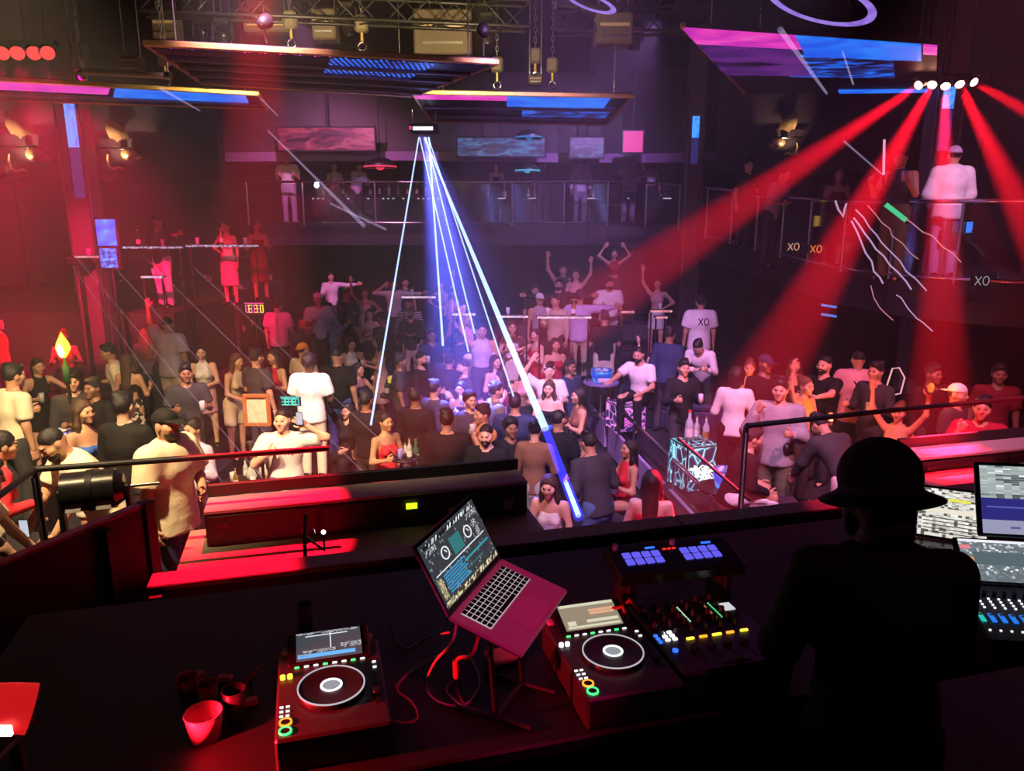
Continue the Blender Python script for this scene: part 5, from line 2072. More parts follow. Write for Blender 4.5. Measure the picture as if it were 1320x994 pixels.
        for sx in (-1, 1):
            sh = jt[sx][0]
            f.cap(sh, sh + (jt[sx][1] - sh) * .5, .080, sm=.02, sub=True)
        pl = [(T(.41), nrm(up + fwd * .2))]
        nm = 'dress'
    if f.p:
        V, Q = f.mesh(h, pl)
        tob = child(nm, V, Q, m)
    else:
        tob = None
    if kind not in ('dress', 'gown', 'minidress'):
        kb, cb = bottom[0], bottom[1]
        f = Field()
        gl = .014 + (.012 if kb == 'baggy' else 0)
        if kb == 'skirt':
            hj = (lg[-1][0] + lg[1][0]) / 2
            if sit:
                kj = (lg[-1][1] + lg[1][1]) / 2
                f.cap(hj, hj + (kj - hj) * .7, .178, .165, np.array((0, 0, 1.)), 1.6, .06, cut=(hj + (kj - hj) * .75, nrm(kj - hj)))
            else:
                f.cap(T(.08), hj + np.array((0, 0, -.32)), .165, .185, ax, 1.25, .05, cut=(hj + np.array((0, 0, -.32)), np.array((0, 0, -1.))))
            pl = [(T(.12), up)]
        else:
            f.cap(T(-.05), T(.10), .162 * wv + gl + (.008 if fem else 0), .136 * wv + gl, ax, 1.36, .05)
            to = {'shorts': .92, 'pants': 1.98, 'baggy': 1.98}[kb]
            for sx in (-1, 1):
                legf(f, sx, gl, to, .012 if kb != 'baggy' else .03)
            pl = [(T(.10), up)]
        V, Q = f.mesh(h, pl)
        child({'pants': 'trousers', 'baggy': 'trousers', 'shorts': 'shorts', 'skirt': 'skirt'}[kb], V, Q, cm(cb))
    # shoes
    key = (lod, shoes)
    if key not in SHOES:
        f = Field()
        f.cap((0, .045, .035), (0, -.10, .03), .044, .040, sm=.03)
        f.cap((0, -.10, .03), (0, -.16, .022), .04, .03, sm=.03)
        f.cap((0, .03, .05), (0, .03, .10), .045, .045, sm=.03)
        V, Q = f.mesh(.018 if lod == 0 else .026, [((0, 0, 0), (0, 0, -1.)), ((0, 0, .10), (0, 0, 1.))])
        SHOES[key] = np_mesh('shoe', V, Q, [cm(shoes)])
    for sx in (-1, 1):
        an = lg[sx][2]
        o = link('shoe', SHOES[key], body, world=False)
        o.matrix_basis = Matrix.Translation(Vector((an[0], an[1] - .0, an[2] - .07)))
    if print_ and tob is not None:
        on_cloth(tob, print_, T, rt, up, fwd)
    R3 = mw.to_3x3()
    res = dict(body=body, hands={k: mw @ Vector(v) for k, v in hands.items()}, dirs={k: (R3 @ Vector(jt[k][3])).normalized() for k in jt}, head=mw @ Vector(hc_), fwd=(R3 @ Vector(fwd)).normalized(), root=root, s=s, grips=[k for k in jt if jt[k][4] == 'grip'])
    PEOPLE.append(res)
    return res


STROKES = {'X': [((0, 0), (1, 1)), ((0, 1), (1, 0))], 'O': [((.5 + .5 * math.cos(a), .5 + .5 * math.sin(a)), (.5 + .5 * math.cos(a + .5236), .5 + .5 * math.sin(a + .5236))) for a in [k * .5236 for k in range(12)]],
           '7': [((0, 1), (1, 1)), ((1, 1), (.4, 0))], 'S': [((1, 1), (.1, .9)), ((.1, .9), (.1, .55)), ((.1, .55), (.9, .45)), ((.9, .45), (.9, .1)), ((.9, .1), (0, 0))]}


def on_cloth(tob, spec, T, rt, up, fwd):
    """letters printed on a garment: thin strokes laid on the cloth surface"""
    txt, sidef, u, size, xo, colr = spec
    d = fwd if sidef == 'front' else -fwd
    rr = rt if sidef == 'back' else -rt
    if sidef == 'front':
        rr = -rt if np.cross(up, rt) @ fwd > 0 else rt
    # reading direction: to the viewer's right, who looks along -d
    rd = np.cross(up, d)
    n = len(txt)
    mb = MB()
    for i, ch in enumerate(txt):
        for (a, b) in STROKES[ch]:
            pts = []
            for k in range(5):
                t = k / 4
                x = (i - n / 2 + .12 + .76 * (a[0] + (b[0] - a[0]) * t)) * size + xo
                z = (a[1] + (b[1] - a[1]) * t - .5) * size * 1.15
                o = T(u) + rd * x + up * z + d * .5
                ok, loc, nv, _ = tob.ray_cast(Vector(o), Vector(-d))
                if ok:
                    pts.append(loc + nv * .003)
            if len(pts) >= 2:
                mb.tube(pts, size * .09, 5)
    if mb.v:
        mb.build('printed_letters', cm(colr), tob, world=False)

# ================================================================== tiers under the guests
ZL, ZR = -.30, -.25
M_TIER = M('tier_dark_carpet', (.028, .02, .028), .85, var=.3, scale=20, bump=.2)
struct(MB().box((-4.6, 6.4, (ZPIT + 0) / 2), (5.2, 2.4, -ZPIT)).build('tier_floor_front', M_TIER), 'dark raised floor beside the booth')
struct(MB().box((-8.6, 10.9, (ZPIT + ZL) / 2), (8.8, 6.4, ZL - ZPIT)).build('tier_floor_side', M_TIER), 'dark raised seating level at the side')
struct(MB().box((7.7, 10.3, (ZPIT + ZR) / 2), (11.4, 7.2, ZR - ZPIT)).build('tier_floor_guest', M_TIER), 'dark raised guest platform')
struct(MB().box((.25, 19.6, ZPIT / 2), (26.2, 10.6, -ZPIT)).build('tier_floor_back', M_TIER), 'dark raised level at the back of the dance floor')

# ================================================================== the guests
GW = 'guests at the side of the booth'
GD = 'guests on the dance floor'
GS = 'guests on the side level'
GP = 'guests on the guest platform'
GB = 'guests at the back of the floor'
GG = 'guests up on the gallery'
WT = ('tee', 'white')
BT = ('tee', 'black')
P = person
# --- beside the booth, warm light
P(17, 470, 150, 'm', 1.80, 0, hair='short', skin='tan', top=('polo', 'cream'), arms=('down', 'hold'), label='man in a cream polo with his back turned by the side rail', group=GW, lean=.1)
mleft = P(54, 558, -38, 'm', 1.80, 0, hair='fade', beard=True, skin='tan', top=('tee', 'cream'), arms=('low', 'low'), lean=.42, head=(.35, 0), loose=.012, bottom=('pants', 'cream'), label='bearded man in a cream XO shirt leaning over the handrail', group=GW, print_=('XO', 'front', .36, .055, .06, 'black'))
P(6, 556, 140, 'f', 1.72, 0, hair='bun', skin='tan', top=('longshirt', 'red'), arms=('hold', 'down'), lean=.3, label='person in a bright red top bending beside the side rail', group=GW)
P(-14, 592, 120, 'm', 1.76, 0, hair='short', top=('tee', 'cream'), arms=('low', 'low'), lean=.35, label='person in a cream shirt cut off at the booth rail end', group=GW)
P(106, 516, 70, 'f', 1.66, 0, hair='wavy', hc='brown', skin='tan', top=('corset', 'blue'), bottom=('shorts', 'white'), arms=('down', 'hold'), label='woman with wavy brown hair in a blue corset top', group=GW)
P(160, 520, 170, 'm', 1.80, 0, hair='short', top=('longshirt', 'black'), arms=('hold', 'down'), label='man all in black between the blue corset and the cap', group=GW)
P(212, 524, 72, 'm', 1.84, 0, hair='buzz', beard=True, hat='cap', hatc='black', skin='tan', top=('tee', 'cream'), bottom=('baggy', 'navy'), arms=('down', 'clasp'), loose=.03, label='man in a black cap and oversized cream t-shirt near the booth', group=GW)
wdrink = P(247, 540, -25, 'f', 1.66, -.35, hair='bun', skin='tan', top=('longshirt', 'lilac'), bottom=('pants', 'navy'), arms=('face', 'hold'), label='woman in a lilac top lifting a drink to her lips', group=GW)
# --- side level
P(34, 384, 75, 'm', 1.80, ZL, hair='short', hat='fedora', hatc='charcoal', top=('jacket', 'black'), arms=('down', 'down'), label='man in a fedora and black suit at the dark side', group=GS, skin='tan')
P(54, 366, 20, 'm', 1.86, ZL, hair='short', top=('shirt', 'black'), label='tall man in a black shirt behind the fedora man', group=GS, skin='brown')
P(89, 377, 10, 'f', 1.70, ZL, hair='curly', hc='grey', top=('longshirt', 'black'), label='person with curly pale hair in black', group=GS, arms=('hold', 'down'))
P(0, 408, 40, 'm', 1.76, ZL, hair='short', top=('tee', 'crimson'), label='person in a dull red shirt behind the cream polo man', group=GS)
fire = P(80, 425, 20, 'f', 1.68, ZL, hair='bun', hc='auburn', skin='tan', top=('crop', 'orange'), arms=('hold', 'hold'), label='person lit orange by a sparkler flame', group=GS)  # the flame's orange light is put into the crop top's colour
P(48, 462, 60, 'f', 1.66, ZL, hair='pony', skin='light', top=('tank', 'black'), arms=('hold', 'reach'), bottom=('skirt', 'black'), label='woman in a black tank top reaching out a bare arm', group=GS, lean=.15)
P(153, 395, 175, 'm', 1.84, ZL, hair='short', top=('hoodie', 'beige'), arms=('hold', 'hold'), lean=.25, label='person in a pale hoodie with a red shirt tied at the waist', group=GS, bottom=('pants', 'black'))
_p = PEOPLE[-1]
P(136, 444, -60, 'm', 1.78, ZL, hair='short', skin='tan', top=('tee', 'cream'), arms=('hold', 'down'), lean=.2, label='man in a cream t-shirt looking down beside the floral skirt', group=GS)
P(163, 452, 175, 'f', 1.70, ZL, hair='wavy', hc='brown', skin='tan', top=('bra', 'black'), bottom=('skirt', 'floral'), arms=('hold', 'down'), label='woman with long brown hair, bare back and black floral skirt', group=GS)
P(216, 409, 172, 'm', 1.86, ZL + .1, hair='fade', skin='tan', top=('tee', 'mauve'), bottom=('shorts', 'beige'), arms=('down', 'up'), loose=.02, label='man in a mauve t-shirt from behind with one arm raised', group=GS)
P(205, 420, 30, 'f', 1.64, ZL + .1, hair='long', skin='tan', top=('crop', 'pink'), arms=('hold', 'hold'), label='woman in a pink top reddened by light beside the mauve shirt', group=GS)
P(259, 445, 12, 'f', 1.66, ZL, hair='long', skin='light', top=('crop', 'white'), bottom=('skirt', 'pink'), arms=('clasp', 'clasp'), label='woman with long black hair, white crop top and pink skirt', group=GS)
P(224, 362, -20, 'f', 1.66, 0, hair='long', hc='brown', skin='tan', top=('crop', 'white'), bottom=('pants', 'black'), arms=('upin', 'up'), label='woman in a white crop top dancing with arms overhead', group=GB)
P(268, 350, -60, 'm', 1.78, 0, hair='short', beard=True, skin='tan', top=('shirt', 'white'), bottom=('pants', 'black'), arms=('hold', 'down'), label='bearded man in a white shirt beyond the dancer with raised arms', group=GB)
P(267, 381, 20, 'f', 1.64, ZL, hair='long', skin='light', top=('tank', 'charcoal'), arms=('face', 'hip'), label='woman with black hair in a charcoal tank touching her face', group=GS)
P(298, 370, 150, 'm', 1.80, ZL + .2, hair='short', skin='brown', top=('longshirt', 'charcoal'), label='man in a charcoal sweater beside the white cap', group=GS)
P(308, 368, 60, 'm', 1.80, ZL + .2, hair='buzz', hat='cap', hatc='white', skin='brown', top=('jacket', 'black'), label='man in a pale cap and black jacket near the pink light sign', group=GS)
P(306, 456, 60, 'f', 1.66, ZL, hair='wavy', hc='brown', skin='tan', top=('tank', 'beige'), bottom=('shorts', 'beige'), arms=('lap', 'lap'), lean=.2, label='woman with brown hair in a beige bodysuit leaning forward', group=GS)
P(173, 372, 30, 'f', 1.62, ZL, hair='bob', top=('tank', 'crimson'), arms=('up', 'down'), label='woman in a wine red tank holding up a white cup', group=GS)
P(145, 378, 40, 'f', 1.64, ZL, hair='long', top=('longshirt', 'maroon'), arms=('up', 'hold'), label='woman in a maroon top in the red haze with an arm up', group=GS, skin='tan')
P(186, 425, -160, 'f', 1.62, ZL, hair='blond' and 'long', hc='blond', top=('longshirt', 'grey'), label='blond woman in a grey top behind the pale hoodie', group=GS)
P(238, 470, 30, 'm', 1.74, ZL, hair='short', top=('tee', 'charcoal'), arms=('hold', 'hold'), label='man in a charcoal t-shirt between white crop top and mauve shirt', group=GS, skin='brown')
P(118, 488, -20, 'm', 1.74, ZL, hair='short', skin='brown', top=('tee', 'black'), arms=('hold', 'hold'), label='man in black behind the woman in the blue corset', group=GS)
P(92, 486, 35, 'm', 1.72, ZL, hair='short', skin='tan', top=('jacket', 'charcoal'), label='man in a charcoal jacket near the glitter bucket', group=GS)
P(330, 448, 150, 'm', 1.76, ZL, hair='short', skin='tan', top=('tee', 'charcoal'), arms=('down', 'hold'), label='man in a charcoal t-shirt next to the beige bodysuit', group=GS)
P(352, 455, -30, 'f', 1.66, ZL, hair='long', skin='tan', top=('tank', 'crimson'), arms=('hold', 'hold'), label='woman in a dark red tank behind the framed orange sign', group=GS)
# raised side platform, far
P(201, 271, -20, 'm', 1.80, 1.5, y=15.0, hair='short', skin='brown', top=('tee', 'black'), bottom=('pants', 'white'), arms=('hold', 'out'), label='man in a black shirt and white trousers on the side platform', group=GB)
P(288, 264, -15, 'f', 1.70, 1.5, y=15.4, hair='bun', skin='light', top=('dress', 'cream'), arms=('hip', 'down'), label='woman in a cream dress on the side platform', group=GB)
P(330, 278, 20, 'f', 1.70, 1.5, y=16.2, hair='long', skin='tan', top=('dress', 'maroon'), arms=('hold', 'hold'), label='woman in a dark red dress at the platform corner', group=GB)
# --- behind the light signs
P(357, 386, 176, 'm', 1.82, ZL + .1, hair='short', top=('tee', 'white'), bottom=('pants', 'black'), arms=('hold', 'down'), label='man in a plain white t-shirt from behind by the pink light sign', group=GD, loose=.012)
P(424, 390, 75, 'm', 1.84, ZL, hair='fade', skin='light', top=('shirt', 'white'), bottom=('pants', 'white'), arms=('down', 'drink'), label='tall man dressed fully in white on the dance floor', group=GD)
P(409, 374, 30, 'm', 1.80, ZL + .3, hair='buzz', hat='cap', hatc='white', top=('tee', 'white'), label='man in a white cap behind the man in full white', group=GD, arms=('hold', 'hold'), skin='tan')
P(394, 396, 5, 'f', 1.62, ZL, hair='long', skin='tan', top=('minidress', 'sequin'), arms=('hold', 'hip'), label='woman in a silver sequin dress beside the full white outfit', group=GD)
P(347, 350, 40, 'm', 1.76, 0, hair='buzz', hc='grey', skin='light', top=('tee', 'charcoal'), label='man with pale cropped hair far behind the pink sign', group=GB)
P(426, 351, 20, 'm', 1.76, 0, hair='short', top=('shirt', 'white'), arms=('hold', 'out'), label='man in a white shirt stretching an arm at the back tables', group=GB)
P(398, 457, 178, 'm', 1.78, ZL, hair='curly', skin='dark', top=('tee', 'white'), bottom=('pants', 'cream'), arms=('hold', 'hold'), label='man with dark curly hair in a white t-shirt beside the blue lit bottle', group=GD, loose=.012)
P(390, 440, 150, 'm', 1.72, ZL - .1, hair='buzz', hat='capback', hatc='orange', skin='tan', top=('tee', 'beige'), arms=('hold', 'hold'), label='man in an orange cap and beige shirt holding a lit bottle', group=GD)
P(434, 449, 172, 'm', 1.82, ZL - .2, hair='fade', skin='tan', top=('tee', 'black'), bottom=('pants', 'denim'), arms=('down', 'down'), label='man in black t-shirt and blue jeans from behind', group=GD)
P(453, 436, 30, 'f', 1.66, ZPIT + .2, hair='long', skin='light', top=('tank', 'white'), arms=('hold', 'face'), label='woman in a white top bending between dancers near black t-shirt', group=GD, lean=.2)
P(487, 432, -80, 'f', 1.70, ZPIT + .2, hair='long', skin='tan', top=('dress', 'tan'), arms=('hold', 'hold'), label='woman with long black hair in a tan dress beside the laser', group=GD)
P(470, 371, 20, 'f', 1.68, 0, hair='long', hc='brown', skin='light', top=('dress', 'white'), arms=('up', 'hip'), label='woman in a white dress with one arm up at the back', group=GB)
P(476, 398, 10, 'f', 1.66, ZL, hair='wavy', hc='brown', skin='light', top=('crop', 'beige'), arms=('cross', 'hold'), label='woman in a beige top hugging a friend on the dance floor', group=GD)
P(463, 402, 120, 'f', 1.64, ZL, hair='long', skin='tan', top=('dress', 'black'), arms=('hold', 'reach'), label='woman in a black dress embraced on the dance floor', group=GD)
P(507, 360, 15, 'm', 1.78, 0, hair='short', top=('shirt', 'white'), arms=('ear', 'out'), label='man in a white shirt stretching his arms wide at the back', group=GB, skin='tan')
P(529, 396, 6, 'm', 1.80, ZL - .1, hair='fade', beard=True, skin='tan', top=('longshirt', 'black'), bottom=('pants', 'beige'), arms=('cross', 'cross'), label='bearded man in black with arms folded facing the booth', group=GD)
P(527, 385, 4, 'm', 1.80, ZL, hair='short', skin='tan', top=('shirt', 'striped'), label='man in a striped shirt behind the folded arms', group=GD, loose=.015)
P(522, 358, 30, 'm', 1.74, 0, hair='short', skin='tan', top=('tee', 'charcoal'), label='man with a lit face behind the striped shirt', group=GB)
P(569, 362, -10, 'f', 1.70, 0, hair='long', hc='brown', skin='light', top=('crop', 'tan'), bottom=('pants', 'charcoal'), arms=('hip', 'up'), label='woman with a hand on her hip near the laser beams', group=GB)
P(583, 372, 40, 'f', 1.66, 0, hair='bob', skin='light', top=('tank', 'pink'), arms=('hold', 'hold'), label='woman in a pink tank next to the laser beams', group=GB)
P(446, 372, 60, 'm', 1.74, 0, hair='short', skin='brown', top=('shirt', 'navy'), label='man in a navy shirt at the dim back tables', group=GB)
P(492, 402, -120, 'm', 1.78, ZL, hair='short', skin='brown', top=('jacket', 'black'), label='man in a black jacket seen from behind near the tan dress', group=GD)
P(556, 424, 20, 'm', 1.74, ZPIT + .3, hair='short', skin='brown', top=('shirt', 'navy'), arms=('hold', 'up'), label='man in a navy shirt holding a glass up beside the laser end', group=GD)
# --- dense group in the pit
P(543, 454, 75, 'm', 1.80, ZPIT, hair='fade', beard=True, skin='tan', top=('shirt', 'black'), arms=('down', 'hold'), label='bearded man in a black shirt turned towards his friends in the pit', group=GD)
P(574, 456, 178, 'm', 1.82, ZPIT, hair='buzz', skin='tan', top=('tee', 'black'), arms=('hold', 'hold'), label='broad man with a shaved neck in black seen from behind', group=GD, loose=.015)
P(572, 446, 10, 'm', 1.82, ZPIT, hair='buzz', hat='cap', hatc='navy', skin='tan', top=('tee', 'navy'), label='man in a navy cap half hidden behind the shaved neck', group=GD)
P(592, 456, -70, 'm', 1.80, ZPIT, hair='fade', beard=True, skin='light', top=('jacket', 'charcoal'), arms=('hold', 'hold'), label='bearded man in a charcoal jacket laughing towards the group', group=GD)
P(613, 436, 170, 'm', 1.82, ZPIT + .1, hair='buzz', hat='cap', hatc='black', skin='tan', top=('tee', 'white'), arms=('hold', 'down'), label='man in a black cap with a pale XO t-shirt from behind', group=GD, loose=.02, print_=('XO', 'back', .36, .11, .02, 'black'))
P(621, 415, 10, 'm', 1.80, ZPIT + .5, hair='short', skin='tan', top=('tank', 'lilac'), arms=('up', 'hold'), label='man in a pale lilac jersey raising his arm by the lasers', group=GD, loose=.02)
P(603, 405, 20, 'f', 1.68, ZPIT + .55, hair='long', hc='blond', skin='light', top=('crop', 'pink'), arms=('up', 'hold'), label='blond woman in a pink top under the bright laser strip', group=GD)
P(645, 478, -70, 'f', 1.66, ZPIT + .1, hair='long', skin='light', top=('bra', 'crimson'), arms=('hold', 'face'), label='woman with dark hair and bare shoulders drinking in the pit', group=GD)
P(660, 414, 10, 'f', 1.70, ZPIT + .45, hair='long', hc='brown', skin='light', top=('minidress', 'white'), arms=('hold', 'hip'), label='woman in a white mini dress beside the thick laser beam', group=GD)
P(687, 424, -60, 'f', 1.66, ZPIT + .4, hair='bun', skin='light', top=('dress', 'red'), arms=('reach', 'hold'), label='woman in a red dress with her hair up in the middle', group=GD)
P(716, 436, 20, 'f', 1.64, ZPIT + .4, hair='long', skin='tan', top=('dress', 'crimson'), arms=('hold', 'hold'), label='woman in a wine red dress beside the red dress friend', group=GD)
P(708, 466, 5, 'm', 1.74, ZPIT + .15, hair='short', hat='bandana', hatc='white', skin='light', top=('tee', 'white'), arms=('upin', 'hold'), label='person with a white bandana and white shirt by the thick beam', group=GD)
P(708, 483, -15, 'f', 1.66, ZPIT + .1, hair='long', hc='brown', skin='light', top=('corset', 'black'), bottom=('skirt', 'blue'), arms=('hold', 'hold'), label='woman with straight brown hair in a black corset', group=GD)
P(746, 500, -75, 'f', 1.66, ZPIT + .1, hair='bob', skin='tan', top=('tank', 'brown'), arms=('cross', 'cross'), label='woman with dark bobbed hair and crossed arms by the chrome edge', group=GD)
P(576, 528, 176, 'm', 1.84, ZPIT, hair='short', skin='tan', top=('jacket', 'black'), arms=('hold', 'hold'), label='large man in a black jacket standing close before the parapet', group=GD, loose=.02)
P(615, 522, -60, 'm', 1.76, ZPIT + .05, hair='short', skin='tan', top=('tee', 'orange'), arms=('hold', 'face'), label='man with an orange lit face beside the smiling man', group=GD)
P(626, 540, -10, 'm', 1.76, ZPIT, hair='fade', beard=True, skin='light', top=('shirt', 'black'), arms=('cross', 'cross'), label='smiling bearded man in black with folded arms near the parapet', group=GD, head=(.2, 0))
P(664, 508, 172, 'm', 1.80, ZPIT, hair='short', skin='tan', top=('jacket', 'navy'), bottom=('pants', 'green'), arms=('hold', 'hold'), label='man in a navy blue jacket with green trousers from behind', group=GD, loose=.02)
P(690, 540, 165, 'f', 1.72, ZPIT + .1, hair='bun', skin='light', top=('longshirt', 'brown'), bottom=('baggy', 'grey'), arms=('hold', 'down'), label='woman in a brown top and grey trousers from behind', group=GD)
P(721, 532, 140, 'm', 1.80, ZPIT, hair='buzz', skin='tan', top=('tee', 'black'), arms=('hold', 'down'), label='man with a shaved head in black beside the brown top', group=GD)
P(757, 556, -150, 'm', 1.78, ZPIT, hair='short', skin='tan', top=('jacket', 'charcoal'), bottom=('pants', 'denim'), arms=('hold', 'hold'), lean=.3, label='man in charcoal and blue jeans bending by the chrome edge', group=GD)
P(560, 490, 150, 'm', 1.78, ZPIT, hair='short', skin='tan', top=('shirt', 'charcoal'), label='man in a charcoal shirt in the thick of the pit', group=GD, arms=('hold', 'hold'))
P(536, 500, 165, 'm', 1.80, ZPIT, hair='short', skin='brown', top=('shirt', 'black'), label='dark haired man in black behind the cocktail table', group=GD)
P(594, 492, -20, 'f', 1.64, ZPIT, hair='long', skin='tan', top=('dress', 'black'), arms=('hold', 'face'), label='woman in a black dress amid the men in the pit', group=GD)
P(606, 505, 30, 'm', 1.74, ZPIT, hair='curly', skin='tan', top=('shirt', 'charcoal'), label='man with curly hair beside the orange lit face', group=GD)
P(640, 502, 110, 'm', 1.76, ZPIT, hair='short', skin='tan', top=('tee', 'olive'), label='man in an olive t-shirt behind the smiling man', group=GD)
P(652, 528, 20, 'm', 1.72, ZPIT, hair='curly', skin='brown', top=('tee', 'black'), label='curly haired man in black by the navy jacket', group=GD)
P(676, 470, -30, 'f', 1.64, ZPIT + .1, hair='wavy', hc='brown', skin='light', top=('tank', 'pink'), arms=('hold', 'hip'), label='woman in a pink tank right behind the thick beam', group=GD)
P(730, 470, 40, 'm', 1.76, ZPIT + .1, hair='short', skin='brown', top=('shirt', 'navy'), label='man in a navy shirt next to the chrome edge tables', group=GD)
P(516, 455, 100, 'm', 1.76, ZPIT + .1, hair='short', skin='brown', top=('tee', 'charcoal'), label='man in charcoal beside the glowing menu light', group=GD)
P(462, 470, 60, 'f', 1.64, ZPIT + .1, hair='long', skin='tan', top=('dress', 'charcoal'), arms=('lap', 'face'), label='woman in a charcoal dress behind the jeans man', group=GD)
P(588, 430, -40, 'm', 1.74, ZPIT + .3, hair='short', skin='tan', top=('shirt', 'navy'), label='man in a dark shirt under the laser fan', group=GD)
P(634, 452, 40, 'f', 1.64, ZPIT + .2, hair='long', skin='light', top=('tank', 'lilac'), arms=('hold', 'hold'), label='woman in a lilac tank between the jersey and the white dress', group=GD)
# --- seated / in front
mmic = P(363, 528, 8, 'm', 1.84, ZL + .12, sit=True, hair='fade', skin='light', top=('tee', 'white'), bottom=('pants', 'denim'), arms=('mic', 'ear'), spread=.15, label='seated man in a white t-shirt and jeans holding a hookah hose', group=GD, loose=.012, print_=('XO', 'front', .36, .055, .07, 'black'), head=(-.1, -.2))
wred = P(497, 532, 45, 'f', 1.70, ZPIT, hair='bun', skin='tan', top=('dress', 'red'), arms=('hold', 'hold'), label='waitress in a strapless red dress carrying a tray', group=GD)
P(447, 520, -20, 'f', 1.68, ZPIT + .15, hair='long', skin='tan', top=('longshirt', 'black'), bottom=('pants', 'black'), arms=('up', 'lap'), sit=True, label='seated woman in black raising a hand beside the jeans man', group=GD)
P(472, 505, 160, 'm', 1.76, ZPIT, hair='short', skin='brown', top=('shirt', 'black'), label='man in a black shirt behind the waitress', group=GD)
P(707, 614, -20, 'f', 1.64, ZPIT + .4, sit=True, hair='long', hc='brown', skin='light', top=('gown', 'satin'), arms=('lap', 'lap'), lean=.25, label='seated woman in a shiny white satin dress by the parapet gap', group=GD)
P(806, 566, -75, 'f', 1.66, ZPIT + .3, sit=True, hair='long', skin='tan', top=('tank', 'red'), bottom=('skirt', 'maroon'), arms=('lap', 'hold'), label='seated woman in a red top and maroon skirt', group=GD, lean=-.1)
P(841, 606, 165, 'f', 1.66, ZPIT + .55, sit=True, hair='long', skin='light', top=('corset', 'red'), bottom=('skirt', 'red'), arms=('hold', 'hold'), label='seated woman with very long black hair in a red dress, back turned', group=GD)
# --- guest platform
P(726, 343, 5, 'm', 1.78, .45, y=17.0, hair='short', skin='tan', top=('tank', 'charcoal'), arms=('up', 'hold'), label='man in a dark vest throwing one arm up on the back seats', group=GB)
P(743, 340, -10, 'f', 1.72, .45, y=16.9, hair='long', hc='brown', skin='light', top=('crop', 'pink'), arms=('hold', 'up'), label='woman in a pink top with an arm high on the back seats', group=GB)
P(724, 353, 0, 'm', 1.80, .2, y=16.2, hair='short', beard=True, skin='tan', top=('longshirt', 'black'), arms=('out', 'out'), label='bearded man in black spreading both arms over friends', group=GB)
P(748, 372, 178, 'm', 1.84, 0., y=15.2, hair='curly', skin='tan', top=('jacket', 'lilac'), bottom=('pants', 'beige'), arms=('out', 'hip'), label='man in a pale lilac jacket from behind with an arm stretched out', group=GB, loose=.02)
P(716, 380, -30, 'm', 1.80, 0., y=14.8, hair='short', skin='tan', top=('shirt', 'beige'), arms=('hold', 'down'), label='man in a beige shirt beside the lilac jacket', group=GB)
P(696, 376, 20, 'm', 1.76, 0, y=15.4, hair='buzz', hat='cap', hatc='white', skin='tan', top=('tank', 'grey'), label='man in a pale cap and grey vest near the bright rail', group=GB)
P(690, 366, 10, 'm', 1.74, 0, y=17.4, hair='short', skin='light', top=('tee', 'black'), label='man with a pale face and black shirt near the gallery', group=GB)
P(786, 355, 4, 'm', 1.82, .2, y=16.0, hair='short', beard=True, skin='tan', top=('tee', 'white'), bottom=('pants', 'white'), arms=('hold', 'down'), label='bearded man in white standing tall on the back seats', group=GB, loose=.02)
P(780, 394, 178, 'm', 1.80, -.2, y=13.9, hair='short', skin='tan', top=('tee', 'black'), bottom=('shorts', 'cream'), arms=('hold', 'hold'), label='man in a black t-shirt and cream shorts by the blue bucket', group=GP)
P(792, 325, 0, 'f', 1.70, .8, y=18.4, hair='bun', skin='tan', top=('crop', 'maroon'), arms=('upin', 'upin'), label='dancer with both arms overhead in the red haze', group=GB)
P(848, 360, -15, 'f', 1.70, .3, y=16.2, hair='long', skin='light', top=('crop', 'pink'), bottom=('skirt', 'white'), arms=('up', 'hip'), label='woman with a hand up beside the rail with painted rose reflections', group=GB)
P(823, 447, -35, 'm', 1.80, -.1, y=12.0, sit=True, hair='fade', beard=True, skin='tan', top=('tee', 'white'), bottom=('pants', 'black'), arms=('reach', 'lap'), label='seated man in a white t-shirt reaching towards the blue bucket', group=GP, lean=.2)
P(842, 424, -60, 'f', 1.66, ZR, y=12.6, sit=True, hair='long', skin='light', top=('tank', 'white'), arms=('up', 'lap'), label='seated woman in white holding up a phone', group=GP)
P(904, 379, 178, 'm', 1.82, .1, hair='buzz', hat='capback', hatc='black', skin='tan', top=('tee', 'white'), bottom=('pants', 'black'), arms=('down', 'down'), label='man in a white XO t-shirt from behind on the platform seats', group=GP, loose=.02, print_=('XO', 'back', .36, .10, .03, 'black'))
P(898, 441, -30, 'm', 1.76, ZR, hair='short', skin='light', top=('longshirt', 'white'), arms=('cross', 'hold'), lean=.6, label='person in white bending down behind the dark seat', group=GP, head=(.5, 0))
P(882, 464, 10, 'm', 1.74, ZR - .2, hair='short', skin='tan', top=('jacket', 'black'), arms=('hold', 'hold'), label='man in a black jacket with a dim face by the dark seat', group=GP)
P(860, 420, 150, 'm', 1.78, ZR, hair='short', skin='brown', top=('jacket', 'navy'), label='man in a navy jacket from behind near the phone woman', group=GP, lean=.2)
P(950, 472, 160, 'f', 1.74, ZR, hair='bob', skin='tan', top=('shirt', 'white'), bottom=('pants', 'black'), arms=('hold', 'hold'), label='server in a white shirt and black trousers from behind', group=GP)
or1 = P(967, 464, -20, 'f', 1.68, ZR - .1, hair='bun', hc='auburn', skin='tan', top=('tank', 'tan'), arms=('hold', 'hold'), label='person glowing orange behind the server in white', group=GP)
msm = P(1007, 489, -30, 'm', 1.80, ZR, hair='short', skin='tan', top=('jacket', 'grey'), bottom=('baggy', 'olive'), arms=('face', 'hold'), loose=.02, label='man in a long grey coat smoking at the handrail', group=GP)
P(1064, 459, -55, 'm', 1.78, ZR, hair='fade', beard=True, skin='light', top=('tee', 'black'), arms=('hold', 'reach'), label='bearded man in a black t-shirt and glasses reaching to shake hands', group=GP)
